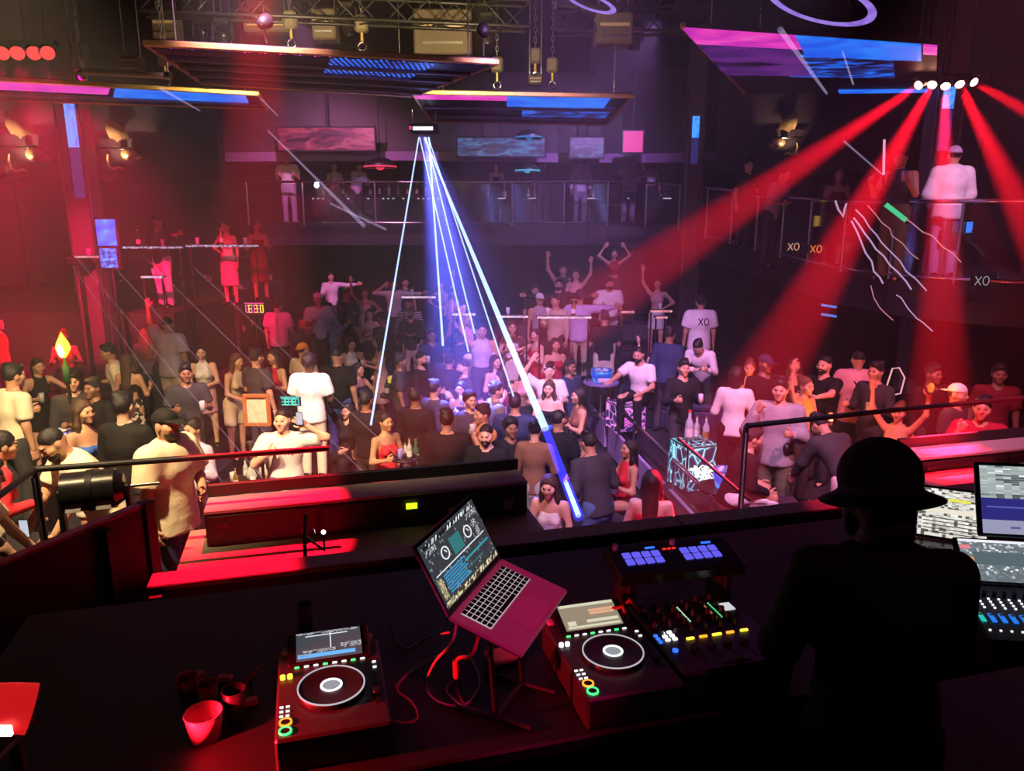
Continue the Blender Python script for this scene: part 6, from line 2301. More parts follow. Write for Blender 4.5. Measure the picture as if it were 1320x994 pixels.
or2 = P(1040, 486, 30, 'f', 1.66, ZR, hair='auburn' and 'bun', hc='auburn', skin='tan', top=('tank', 'orange'), arms=('up', 'hold'), label='person lit bright orange beside the handshake', group=GP)  # orange light on this guest is put into the top's colour
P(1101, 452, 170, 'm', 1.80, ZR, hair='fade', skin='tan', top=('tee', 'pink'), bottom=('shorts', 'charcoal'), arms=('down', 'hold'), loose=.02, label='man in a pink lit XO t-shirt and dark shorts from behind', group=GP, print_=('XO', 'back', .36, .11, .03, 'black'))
P(1131, 462, -60, 'm', 1.78, ZR, hair='short', skin='tan', top=('shirt', 'charcoal'), arms=('hold', 'hold'), label='waiter in charcoal holding a tray at shoulder height', group=GP)
P(1050, 536, -160, 'm', 1.76, ZR - .1, hair='short', skin='tan', top=('jacket', 'charcoal'), bottom=('pants', 'white'), arms=('hold', 'low'), lean=.75, label='person in white trousers and dark jacket bending over', group=GP, head=(.4, 0))
P(975, 548, 90, 'm', 1.74, ZR, sit=True, hair='short', skin='tan', top=('jacket', 'black'), bottom=('pants', 'white'), arms=('lap', 'lap'), lean=.3, label='seated person in black with white trousers behind the rail', group=GP)
P(988, 455, 20, 'm', 1.78, ZR, hair='buzz', hat='cap', hatc='navy', skin='brown', top=('jacket', 'black'), label='man in a navy cap behind the smoker', group=GP)
P(1025, 470, -20, 'f', 1.66, ZR, hair='long', skin='tan', top=('dress', 'black'), label='woman in a black dress behind the smoker', group=GP)
P(1268, 512, -30, 'm', 1.76, ZR, hair='short', skin='tan', top=('tee', 'crimson'), arms=('face', 'down'), label='man with a red lit face near the upper monitor', group=GP)
P(1233, 524, 40, 'm', 1.74, ZR, y=8.3, hair='buzz', hat='capback', hatc='white', skin='tan', top=('tee', 'charcoal'), label='man in a pale backwards cap in the red gloom', group=GP)
or3 = P(1160, 520, -40, 'f', 1.62, ZR - .2, hair='bun', hc='auburn', skin='tan', top=('tank', 'tan'), arms=('up', 'up'), label='person with an orange lit hand raised by the ledge', group=GP)
P(1205, 470, 20, 'm', 1.78, ZR, hair='short', skin='brown', top=('jacket', 'black'), label='man in black in the deep red shadow', group=GP)
P(1290, 470, -20, 'm', 1.78, ZR, hair='short', skin='brown', top=('tee', 'maroon'), label='man in maroon at the edge of the guest platform', group=GP)
# --- gallery
P(369, 196, 10, 'm', 1.84, 3.02, y=20.6, hair='buzz', hat='cap', hatc='white', skin='tan', top=('tee', 'white'), bottom=('pants', 'white'), arms=('hold', 'hold'), label='man in all white leaning at the gallery rail end', group=GG)
P(749, 204, 10, 'm', 1.82, 3.02, y=21.0, hair='short', skin='tan', top=('jacket', 'white'), bottom=('pants', 'grey'), arms=('down', 'down'), label='man in an open white jacket at the gallery rail', group=GG)
P(812, 202, -6, 'm', 1.84, 3.02, y=20.9, hair='short', skin='tan', top=('tee', 'white'), bottom=('pants', 'grey'), arms=('down', 'hip'), label='broad man in a pale t-shirt beside his friend on the gallery', group=GG, loose=.02)
P(841, 208, 10, 'f', 1.70, 3.02, y=20.7, hair='long', skin='light', top=('crop', 'white'), bottom=('pants', 'charcoal'), arms=('up', 'down'), label='woman in a white top next to the broad man on the gallery', group=GG)
P(432, 236, 20, 'f', 1.66, 3.02, y=21.4, hair='long', skin='light', top=('crop', 'white'), arms=('hold', 'hold'), label='woman in white behind the glass of the gallery', group=GG, bottom=('pants', 'black'))
P(462, 234, 40, 'm', 1.70, 3.02, y=21.2, hair='short', skin='tan', top=('shirt', 'white'), arms=('reach', 'hold'), lean=.4, label='person in white bowing behind the gallery glass', group=GG)
P(700, 228, 10, 'm', 1.74, 3.02, y=21.6, hair='short', skin='brown', top=('tee', 'charcoal'), label='dark figure on the gallery by the cyan light', group=GG)
P(640, 232, -10, 'f', 1.68, 3.02, y=21.8, hair='long', skin='tan', top=('dress', 'navy'), label='woman in a navy dress on the blue lit gallery', group=GG)
P(1161, 207, -50, 'm', 1.78, 2.42, y=10.6, hair='short', hat='cap', hatc='charcoal', skin='tan', top=('tank', 'charcoal'), bottom=('pants', 'olive'), arms=('drink', 'drink'), label='man in a cap and dark vest holding a lit baton on the side gallery', group=GG)
P(1228, 214, 175, 'm', 1.82, 2.42, y=10.8, hair='buzz', hat='capback', hatc='lilac', skin='tan', top=('hoodie', 'white'), bottom=('pants', 'lilac'), arms=('hold', 'hold'), label='person in a white hoodie and lilac trousers by the red column', group=GG, loose=.02)
P(964, 236, 20, 'm', 1.76, 2.62, y=15.4, hair='short', skin='light', top=('tee', 'charcoal'), label='man with a pale face on the curved gallery', group=GG)
P(1080, 240, -10, 'f', 1.66, 2.42, y=13.0, hair='long', skin='tan', top=('dress', 'maroon'), label='woman in a dark red dress at the gallery bend', group=GG)
P(1010, 262, 40, 'm', 1.70, 2.42, y=13.0, hair='short', skin='tan', top=('tee', 'grey'), arms=('cross', 'cross'), lean=.3, label='man in a grey shirt leaning on the curved gallery rail', group=GG)

# --- the DJ
dj = P(1130, 569, 174, 'm', 1.78, ZB, hair='bob', hat='bucket', hatc='black', skin='brown', top=('longshirt', 'black'), bottom=('pants', 'black'), arms=('lap', 'lap'), head=(.45, 0), lean=.12, lod=0, label='DJ in a black wide brim hat and black sweater seen from behind', group='the DJ')

# ================================================================== lasers
LZ_W = BEAM('laser_light_white_blue', (.42, .58, 1), .85)
LZ_B = BEAM('laser_light_deep_blue', (.04, .04, 1), .5)
LZ_P = BEAM('laser_light_pink', (1, .55, .8), .085)
REFL_P = BEAM('painted_reflection_pale', (.75, .6, 1), .13)


def laser(p, q, r0, r1, m, label, group='laser beams from the ceiling projector'):
    o = MB().cyl(p, q, r0, r1, n=8, caps=False).build('laser_beam', m)
    o.visible_shadow = True
    return tag(o, label, 'laser beam', group)


lc = atd(546, 168, 11.6)
t = thing('laser_projector', 'black laser projector hanging under the cloud panel', 'laser projector', lc)
MB().box(lc + Vector((0, .1, .03)), (.42, .36, .12), None, 0, .015).build('case', BLACK, t)
MB().box(lc + Vector((0, -.085, .02)), (.3, .012, .05)).build('aperture_window', EM('laser_window', (.7, .85, 1), 2.5), t)
MB().box(lc + Vector((-.19, -.085, .03)), (.03, .012, .05)).build('red_status_light', EM('pink_status', (1, .05, .3), 1.2), t)
for sx in (-1, 1):
    MB().cyl(lc + Vector((sx * .18, .1, .08)), (lc.x + sx * .18, lc.y + .1, ZP + .03), .012, n=6).build('bracket', STEEL, t)
for (sx, sy, ex, ey, d, r0, r1, lab) in [
        (540, 177, 478, 548, 8.8, .010, .013, 'laser beam slanting away from the others past the tan dress'),
        (553, 177, 571, 446, 11., .011, .016, 'steep bright laser beam ending at the navy cap'),
        (541, 177, 604, 454, 11., .009, .011, 'thin laser beam ending by the charcoal jacket'),
        (549, 177, 612, 430, 11.4, .009, .011, 'thin laser beam ending above the black cap'),
        (552, 177, 662, 511, 9.6, .008, .010, 'thin laser beam ending over the navy jacket')]:
    laser(atd(sx, sy, 11.5), atd(ex, ey, d), r0, r1, LZ_W, lab)
ta, tm, tb = atd(547, 177, 11.5), atd(703, 553, 7.4), atd(747, 668, 6.6)
laser(ta, tm, .009, .038, LZ_W, 'thick white laser beam widening towards the booth')
laser(tm + (tb - tm) * .005, tb, .038, .046, LZ_B, 'deep blue tail of the thick laser beam', 'laser beams near the booth')
laser(tm.lerp(tb, .62), tm.lerp(tb, .98), .02, .024, LZ_W, 'short white core inside the deep blue laser tail', 'laser beams near the booth')
spot('laser_glow', t, lc + Vector((.02, -.1, -.05)), atd(600, 470, 11.), (.10, .12, 1), 48000, 21, .9, .03)
spot('laser_glow', t, lc + Vector((-.02, -.1, -.05)), atd(720, 640, 7.4), (.12, .10, 1), 6000, 14, .9, .03)

t = thing('laser_projector', 'small laser projector on a post at the dark side of the hall', 'laser projector', (atd(97, 337, 13.2).x, atd(97, 337, 13.2).y, ZL))
p = atd(97, 337, 13.2)
MB().box(p + Vector((0, .12, 0)), (.34, .2, .14), None, 0, .01).build('case', BLACK, t)
MB().cyl((p.x, p.y + .12, ZL), (p.x, p.y + .12, p.z - .05), .025, n=8).build('post', BLACK, t)
MB().cyl((p.x, p.y + .12, ZL), (p.x, p.y + .12, ZL + .02), .16, n=14).build('post_foot', BLACK, t)
for k, (sx, sy, d0, ex, ey, d1) in enumerate([(93, 342, 13.1, 286, 621, 6.5), (99, 333, 13.1, 348, 628, 6.4), (146, 343, 13.1, 402, 624, 6.4), (186, 331, 13.1, 478, 618, 6.6), (250, 345, 13.1, 540, 613, 6.7)]):
    laser(atd(sx, sy, d0), atd(ex, ey, d1), .0055, .0045, LZ_P, ['faint pink laser line over the cream t-shirt man', 'faint pink laser line crossing the mauve shirt', 'faint pink laser line crossing the white crop top', 'faint pink laser line passing the framed orange sign', 'faint pink laser line passing the waitress'][k], 'faint pink laser lines')
for k, (sx, sy, d0, ex, ey, d1, r0, r1) in enumerate([(1005, 37, 7.8, 1066, 121, 8.6, .028, .012), (1088, 182, 9.6, 1141, 228, 10.4, .012, .008), (1086, 66, 8, 1100, 109, 8.4, .008, .012), (345, 168, 17, 470, 292, 19., .014, .05), (425, 262, 19, 498, 296, 19, .02, .03), (205, 113, 9.3, 258, 143, 10.2, .02, .008), (333, 124, 10.3, 358, 149, 11, .012, .008)]):  # laser reflections painted as pale glowing tubes
    laser(atd(sx, sy, d0), atd(ex, ey, d1), r0, r1, REFL_P, ['pale painted reflection crossing the blue ceiling panel', 'pale painted reflection ending at the baton man', 'short pale painted reflection under the blue ceiling panel', 'long pale painted reflection crossing the gallery corner', 'short pale painted reflection on the gallery glass', 'pale painted glint under the long ceiling panel', 'small pale painted reflection beside the ribbed panel'][k], 'pale painted reflections')

# ================================================================== screens on the gallery and lamps
def display(px0, py0, px1, py1, y, m, label, group='picture screens over the gallery', tilt=0.):
    a, b = aty(px0, py1, y), aty(px1, py0, y)
    c = (a + b) / 2
    t = thing('display_screen', label, 'screen', c, 0, group)
    MB().box(c + Vector((0, .06, 0)), (b.x - a.x + .08, .1, b.z - a.z + .08), None, 0, .01).build('frame', BLACK, t)
    MB().box(c + Vector((0, .0, 0)), (b.x - a.x, .02, b.z - a.z)).build('screen', m, t)
    zt_ = ZC if c.z > 4 else (3.6 if c.z < 1.5 else None)
    if c.z > 4:
        MB().cyl(c + Vector((0, .08, (b.z - a.z) / 2)), (c.x, c.y + .08, ZC), .02, n=6).build('hanger', BLACK, t)
    elif y > 12:
        MB().cyl(c + Vector((0, .08, 0)), (c.x, c.y + .08, ZL), .03, n=6).build('stand_pole', BLACK, t)
    return t


pic_red = SCREEN('screen_red_picture', [(.35, (.05, .01, .03)), (.5, (.35, .03, .1)), (.6, (.75, .06, .14)), (.75, (.55, .2, .3))], .55, (5, 5, 3), 'noise', detail=5, dist=1.5)
pic_blue = SCREEN('screen_blue_picture', [(.38, (.01, .015, .07)), (.5, (.04, .08, .3)), (.62, (.06, .3, .65)), (.78, (.2, .4, .7))], .55, (6, 5, 4), 'noise', detail=5, dist=1.5)
pic_dim = SCREEN('screen_dim_picture', [(.42, (.01, .01, .05)), (.55, (.05, .12, .3)), (.68, (.12, .3, .5))], .4, (5, 5, 5), 'noise', detail=5, dist=1.)
display(360, 165, 482, 193, 19.2, pic_red, 'wide screen with a red picture over the gallery')
display(590, 178, 702, 201, 19.6, pic_blue, 'wide screen with a blue cloudy picture over the gallery')
display(735, 178, 778, 203, 19.4, pic_dim, 'dim blue screen beside the blue cloudy picture')
display(803, 169, 829, 196, 18.4, EM('pink_screen', (1, .05, .35), .8), 'small bright pink screen near the gallery column')
display(127, 283, 147, 318, 13.2, SCREEN('totem_blue', [(.3, (.01, .03, .6)), (.55, (.02, .12, 1)), (.75, (.05, .5, 1))], 2.2, (1.2, 1, 2.2), 'noise', detail=2), 'narrow upright blue screen beside the slim column', 'narrow light totems')
display(131, 320, 149, 345, 13.0, SCREEN('totem_blue_low', [(.4, (.01, .02, .2)), (.55, (.03, .15, .8)), (.7, (.2, .4, .9))], 1.8, (3, 1, 6), 'noise', detail=4), 'lower broken blue screen under the narrow upright one', 'narrow light totems')
display(1245, 286, 1254, 300, 10.4, LED_B, 'tiny blue screen on the side gallery rail', 'small blue screens on the side gallery')
display(1228, 286, 1244, 298, 10.4, pic_blue, 'small pale blue screen on the side gallery rail', 'small blue screens on the side gallery')
for k, py in enumerate((393, 405)):
    a, b = atd(1058, py, 11.4), atd(1078, py + 3, 11.4)
    t = thing('light_bar', ['upper blue light bar in the dark under the side gallery', 'lower blue light bar in the dark under the side gallery'][k], 'light bar', (a + b) / 2, 0, 'blue light bars under the gallery')
    MB().cyl(a, b, .018, n=8).build('tube', EM('blue_bar', (.03, .25, .9), .8), t)
    for e in (a, b):
        MB().cyl(e, e + (b - a).normalized() * .02 * (1 if e is b else -1), .022, n=8).build('end_cap', BLACK, t)
    MB().cyl((a + b) / 2 + Vector((0, .02, 0)), Vector(((a.x + b.x) / 2, (a.y + b.y) / 2 + .02, 2.2)), .006, n=5).build('hanger', BLACK, t)


def dome_lamp(px, py, y, r, m, label):
    c = aty(px, py, y)
    t = thing('dome_lamp', label, 'hanging lamp', c, 0, 'dome lamps over the gallery')
    MB().lathe([(.02, r * .5), (r * .5, r * .42), (r * .85, r * .2), (r, -.05), (r * .95, -.05), (.02, r * .42)], 24, c).build('shade', DARKM, t)
    mb = MB()
    mb.lathe([(r * .9, -.04), (r * .98, -.04), (r * .98, .0), (r * .9, .0), (r * .9, -.04)], 28, c)
    mb.build('rim_light', m, t)
    MB().ball(c + Vector((0, 0, r * .05)), r * .3, 12).build('bulb', m, t)
    MB().cyl(c + Vector((0, 0, r * .5)), (c.x, c.y, ZC), .01, n=6).build('cord', BLACK, t)


dome_lamp(490, 214, 19.6, .42, EM('dome_red', (1, .05, .12), .9), 'dome lamp with a red rim over the gallery')
dome_lamp(680, 219, 19.6, .32, EM('dome_cyan', (.05, .5, .8), .9), 'dome lamp with a cyan rim over the gallery')
dome_lamp(682, 176, 17.5, .30, EM('dome_blue', (.03, .3, .9), .6), 'small dome lamp with a blue rim near the cloud panel')
c = aty(408, 239, 19.9)
t = thing('gallery_spotlight', 'bright white spotlight on the gallery handrail', 'spotlight', c)
MB().lathe([(.01, .1), (.06, .09), (.07, -.03)], 14, c + Vector((0, .06, 0)), 0, aim((0, -1, -.1))).build('housing', BLACK, t)
MB().ball(c, .06, 12).build('lens', EM('white_hot', (.9, 1, 1), 9), t)
MB().cyl(c + Vector((0, .05, -.05)), c + Vector((0, .05, -.14)), .012, n=6).build('clamp', STEEL, t)
spot('gallery_light', t, c + Vector((0, -.1, 0)), atd(470, 296, 17), (.85, .85, 1), 300, 40, .8, .03)

# bottles and glasses
BOTM = {'clear': M('bottle_clear', (.45, .5, .52), .1), 'green': M('bottle_green', (.04, .14, .06), .15), 'amber': M('bottle_amber', (.3, .14, .04), .2), 'gold': M('bottle_gold', (.7, .5, .15), .25, .8), 'white': M('bottle_white', (.7, .7, .72), .3)}


def bottle(p, h, m, label, group, cap=None, r=None):
    r = r or h * .13
    p = Vector(p)
    o = MB().lathe([(.001, 0), (r, 0), (r, h * .55), (r * .85, h * .62), (r * .36, h * .76), (r * .34, h * .97), (.001, h * .97)], 12, p).build('bottle', BOTM[m])
    tag(o, label, 'bottle', group)
    MB().cyl(p + Vector((0, 0, h * .93)), p + Vector((0, 0, h)), r * .42, n=10).build('cap', cap or GOLD, o)
    MB().lathe([(r * 1.02, h * .15), (r * 1.02, h * .42)], 12, p).build('label_band', WHITEP if m != 'white' else GOLD, o)
    return o


def tumbler(p, label, group, h=.13, m=None, r=.035):
    p = Vector(p)
    o = MB().lathe([(.001, 0), (r * .85, 0), (r, h), (r * .93, h), (r * .8, .008), (.001, .008)], 12, p).build('drinking_glass', m or M('glass_cup', (.55, .55, .6), .12))
    tag(o, label, 'glass', group)
    MB().lathe([(.001, h * .55), (r * .88, h * .55), (r * .84, .012)], 12, p).build('drink', M('drink_amber', (.4, .25, .1), .1), o)
    return o


# back bar of the gallery
for k, px in enumerate(range(418, 560, 12)):
    p = aty(px, 268, 22.2)
    bottle((p.x, p.y, 3.78), .34, ('clear', 'amber', 'gold', 'white')[k % 4], ['clear bottle on the gallery bar shelf', 'amber bottle on the gallery bar shelf', 'gold bottle on the gallery bar shelf', 'white bottle on the gallery bar shelf'][k % 4], 'bottles on the gallery bar shelf')
a, b = aty(405, 275, 22.2), aty(570, 275, 22.2)
t = thing('gallery_bar', 'dark bar counter with a dotted light strip on the gallery', 'bar counter', ((a.x + b.x) / 2, a.y, 3.0))
MB().box(((a.x + b.x) / 2, a.y, 3.38), (b.x - a.x, .5, .72), None, 0, .02).build('counter_body', M_FASC, t)
MB().box(((a.x + b.x) / 2, a.y, 3.76), (b.x - a.x + .1, .6, .04), None, 0, .01).build('counter_top', DARKM, t)
for k in range(26):
    x = a.x + (b.x - a.x) * (k + .5) / 26
    if k % 7 in (0, 1, 2, 4):
        MB().box((x, a.y - .31, 3.70), (.05, .02, .03)).build('dot_light', EM('dot_white', (.9, .85, 1), 1.2), t)
for k, px in enumerate((738, 790, 838, 620, 660)):
    p = aty(px, 285 if k < 3 else 276, 20.9)
    t = thing('gallery_table', ['small round gallery table before the white jacket man', 'small round gallery table behind the broad man', 'small round gallery table with gold bottles', 'small round gallery table in the blue light', 'small round gallery table under the cyan lamp'][k], 'table', (p.x + .55, p.y + .9, 3.0), 0, 'round tables on the gallery')
    q = Vector((p.x + .55, p.y + .9, 3.0))
    MB().cyl(q + Vector((0, 0, .68)), q + Vector((0, 0, .71)), .3, n=20).build('table_top', DARKM, t)
    MB().cyl(q + Vector((0, 0, .02)), q + Vector((0, 0, .68)), .03, n=8).build('stem', DARKM, t)
    MB().cyl(q + Vector((0, 0, .0)), q + Vector((0, 0, .02)), .2, n=16).build('foot', DARKM, t)
    for j in range(2):
        bottle(q + Vector((-.1 + .18 * j, -.05, .71)), .3, ('gold', 'clear')[j], ('gold bottle on the ', 'clear bottle on the ')[j] + t['label'], 'bottles on the gallery tables')
    MB().box(q + Vector((0, -.31, .70)), (.22, .02, .025)).build('edge_light', EM('dot_white', (.9, .85, 1), 1.2), t)

# glowing XO letters on the side gallery
def xo(px, py, d, s, m, label, rot=0.):
    c = atd(px, py, d)
    t = thing('xo_sign', label, 'sign', c, 0, 'XO signs on the side gallery')
    MB().box(c + Vector((0, .05, 0)), (s * 2.4, .02, s * 1.4), None, 0, .004).build('back_plate', BLACK, t)
    for i, ch in enumerate('XO'):
        mb = MB()
        for a, b in STROKES[ch]:
            A_ = c + Vector(((i - 1 + .12 + .76 * a[0]) * s, 0, (a[1] - .5) * s * 1.1))
            B_ = c + Vector(((i - 1 + .12 + .76 * b[0]) * s, 0, (b[1] - .5) * s * 1.1))
            mb.cyl(A_, B_, s * .06, n=6)
        mb.build('letter_' + ch.lower(), m, t)
    MB().cyl(c + Vector((0, .06, 0)), c + Vector((0, .06, -s * 1.2)), .012, n=6).build('holder', BLACK, t)
    return t


xo(1023, 318, 12.2, .10, EM('neon_pale_orange', (1, .5, .4), .7), 'pale XO letters on the curved gallery front')
xo(1052, 321, 12.0, .10, EM('neon_orange', (1, .28, .08), .9), 'orange XO letters on the curved gallery front')
xo(1266, 362, 9.6, .10, EM('neon_dull_white', (.6, .5, .6), .5), 'dull white XO letters in front of the side gallery')
c = atd(988, 285, 13.4)
t = thing('gallery_lantern', 'small yellow lantern lamp on the curved gallery', 'lamp', c)
MB().cyl(c - Vector((0, 0, .09)), c + Vector((0, 0, .09)), .045, n=12).build('glow_tube', EM('lantern_yellow', (1, .6, .08), 2.), t)
MB().cyl(c + Vector((0, 0, .09)), c + Vector((0, 0, .12)), .055, n=12).build('top_cap', BLACK, t)
MB().cyl(c - Vector((0, 0, .45)), c - Vector((0, 0, .09)), .055, .05, n=12).build('base', BLACK, t)

# camera-shake light trails drawn as glowing tubes before the side gallery
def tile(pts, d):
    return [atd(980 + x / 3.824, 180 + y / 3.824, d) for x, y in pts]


trail_l = EM('light_trail_lilac', (.8, .55, .95), .55)
trail_r = EM('light_trail_rose', (1, .4, .5), .5)
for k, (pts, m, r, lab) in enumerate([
        ([(450, 400), (480, 460), (520, 560), (550, 600), (560, 650), (590, 680), (605, 710)], trail_l, .010, 'crinkled lilac painted light trail beside the striped dark drape'),
        ([(460, 385), (480, 410), (520, 470), (545, 500), (570, 540), (610, 575), (640, 620), (680, 655), (720, 700), (745, 740)], trail_l, .010, 'long crinkled lilac painted light trail in the middle of the bunch'),
        ([(470, 345), (510, 385), (540, 435), (570, 465), (600, 510), (650, 560), (690, 600), (720, 650), (770, 690), (820, 745)], trail_l, .008, 'longest crinkled painted light trail of the bunch'),
        ([(530, 325), (570, 370), (600, 410), (640, 440), (650, 475), (700, 510), (740, 560), (780, 590)], trail_r, .006, 'thin rose painted light trail under the baton man'),
        ([(715, 390), (740, 405), (800, 455), (850, 475), (900, 530), (950, 560), (990, 605)], trail_r, .007, 'rose painted light trail running from the green tube'),
        ([(545, 720), (560, 780), (590, 830), (620, 860), (655, 890)], trail_r, .006, 'short rose painted light trail low in the dark'),
        ([(670, 765), (695, 780), (730, 835), (770, 880), (800, 900), (850, 945)], trail_l, .007, 'lilac painted light trail low beside a tiny green lamp'),
        ([(370, 300), (385, 345), (410, 380), (415, 345), (425, 315)], trail_l, .012, 'small bright lilac squiggle of painted light trail on the rail')]):
    o = MB().tube(tile(pts, 9.4), r, 6).build('light_trail', m)
    tag(o, lab, 'light string', 'crinkled painted light trails before the side gallery')  # the 'light string' tubes are painted camera-shake light trails
t = thing('light_tube', 'glowing green tube light held at the side gallery', 'light tube', atd(1154, 273, 9.5))
a, b = atd(1141, 263, 9.5), atd(1168, 284, 9.5)
MB().cyl(a, b, .03, n=10).build('tube', EM('green_tube', (.05, .75, .35), .8), t)
MB().cyl(b, b + (b - a) * .12, .034, n=10).build('end_cap', BLACK, t)
MB().cyl(a, a - (b - a) * .12, .034, n=10).build('end_cap', BLACK, t)
t = thing('light_baton', 'upright pink glowing baton held by the man in the cap', 'light baton', atd(1140, 232, 9.9))
MB().cyl(atd(1140, 180, 9.9), atd(1139, 226, 9.9), .016, n=8).build('glow_rod', EM('baton_pink', (1, .35, .6), 1.), t)
MB().cyl(atd(1139, 226, 9.9), atd(1139, 242, 9.9), .022, n=8).build('grip', BLACK, t)

# ================================================================== furniture and tables
SOFA = M('dark_plum_leather', (.05, .025, .05), .35, bump=.2)
SOFA2 = M('navy_leather', (.03, .035, .075), .35, bump=.2)
SOFAL = M('pale_grey_leather', (.3, .26, .2), .5, bump=.2)


def sofa(loc, rz, w, label, m=SOFA, group='club sofas', n=3, back=True):
    t = thing('sofa', label, 'sofa', loc, rz, group)

    def K(mb, nm, mm=m):
        return mb.build(nm, mm, t, world=False)
    K(MB().box((0, 0, .16), (w, .75, .32), None, 0, .03), 'base')
    for i in range(n):
        x = -w / 2 + w * (i + .5) / n
        K(MB().box((x, -.04, .38), (w / n - .015, .64, .13), None, 0, .04), 'seat_cushion')
        if back:
            K(MB().box((x, .30, .64), (w / n - .015, .16, .46), Matrix.Rotation(-.12, 3, 'X'), 0, .05), 'back_cushion')
    if back:
        K(MB().box((0, .41, .45), (w, .1, .9), None, 0, .03), 'back_frame')
        for sx in (-1, 1):
            K(MB().box((sx * (w / 2 + .07), 0, .3), (.14, .8, .6), None, 0, .04), 'arm_rest')


def ground(px, py, z):
    p = atz(px, py, z)
    return (p.x, p.y, z)


sofa((-2.35, 8.3, ZL), math.radians(4), 1.9, 'low pale grey bench under the seated man with the hose', SOFAL, back=False)
sofa((2.75, 12.75, ZR), math.radians(-10), 1.5, 'navy leather sofa behind the seated man in white', SOFA2)
sofa((6.4, 12.4, ZR), math.radians(-60), 2.0, 'dark plum sofa facing the blue bucket table', SOFA)
sofa((1.55, 7.85, ZPIT), math.radians(100), 1.6, 'dark plum sofa under the woman in red and maroon', SOFA, back=False, n=2)
sofa((1.95, 6.9, ZPIT), math.radians(180), 1.3, 'low dark sofa under the woman with very long hair', SOFA, back=False, n=2)
sofa((.25, 6.55, ZPIT), math.radians(200), .9, 'short dark bench under the white satin dress', SOFA, back=False, n=1)
sofa((-2.2, 8.9, ZPIT), math.radians(10), 1.4, 'low dark bench under the seated woman in black', SOFA, back=False, n=2)
sofa((2.95, 8.25, ZR), math.radians(-90), .8, 'low dark bench under the seated white trousers', SOFA, back=False, n=2)
sofa((1.3, 17.0, 0), 0, 3.2, 'long plum sofa under the dancers at the back', SOFA, n=4)
sofa((3.2, 16.9, 0), math.radians(-8), 1.8, 'plum sofa end beside the rail with painted rose reflections', SOFA, n=2)
sofa((-8.4, 9.6, ZL), math.radians(75), 2.0, 'dark plum sofa on the side level', SOFA)
sofa((-8.0, 13.3, ZL), math.radians(8), 2.4, 'dark plum sofa beyond the fedora man', SOFA)
sofa((8.8, 9.8, ZR), math.radians(-70), 2.2, 'dark plum sofa in the red shadow', SOFA)

p = aty(792, 300, 18.4)
t = thing('dance_podium', 'dark round podium under the dancer with both arms overhead', 'podium', (p.x, 18.4, 0))
MB().cyl((p.x, 18.4, 0), (p.x, 18.4, .76), .45, n=24).build('drum', SOFA, t)
MB().cyl((p.x, 18.4, .76), (p.x, 18.4, .8), .5, n=24).build('top_disc', DARKM, t)

# platform edge: chrome and lilac
pa_, pb_ = Vector((1.50, 14.2, ZR)), Vector((2.32, 8.0, ZR))
t = thing('platform_edge_rail', 'low glass and chrome rail along the guest platform edge', 'railing', pa_)
d = (pb_ - pa_)
nseg = 4
for k in range(nseg):
    a, b = pa_ + d * (k / nseg + .01), pa_ + d * ((k + 1) / nseg - .03)
    MB().cyl(a + Vector((0, 0, .42)), b + Vector((0, 0, .42)), .03, n=10).build('chrome_rail', CHROME, t)
    MB().slab([a + Vector((0, 0, .06)), b + Vector((0, 0, .06)), b + Vector((0, 0, .38)), a + Vector((0, 0, .38))], .02).build('glass_pane', GLASS, t)
    MB().slab([a + Vector((-.06, 0, -.45)), b + Vector((-.06, 0, -.45)), b + Vector((-.06, 0, .02)), a + Vector((-.06, 0, .02))], .05).build('lilac_kick_panel', M('lilac_panel', (.35, .26, .5), .35), t)
    for e in (a, b):
        MB().cyl(e, e + Vector((0, 0, .42)), .02, n=8).build('post', CHROME, t)


def cocktail(px, py, z, h, r, label, group='cocktail tables', top=DARKM):
    p = Vector(ground(px, py, z + h))
    p.z = z
    t = thing('cocktail_table', label, 'table', p, 0, group)
    MB().cyl(p + Vector((0, 0, h - .03)), p + Vector((0, 0, h)), r, n=24).build('table_top', top, t)
    MB().cyl(p + Vector((0, 0, .02)), p + Vector((0, 0, h - .03)), .04, n=10).build('stem', STEEL, t)
    MB().cyl(p, p + Vector((0, 0, .025)), r * .6, n=20).build('foot', STEEL, t)
    return p + Vector((0, 0, h))


NEON_C = SCREEN('neon_tangle_cyan', [(0, (.9, 1, 1)), (.035, (.05, .7, .9)), (.075, (.02, .10, .25)), (.2, (.01, .02, .06))], 1.0, (3.4, 3.4, 3.4), 'voro')
NEON_P = SCREEN('neon_tangle_pink', [(0, (1, .6, 1)), (.04, (.9, .1, .7)), (.09, (.08, .03, .25)), (.2, (.02, .03, .1))], 1.0, (3, 3, 3), 'voro')


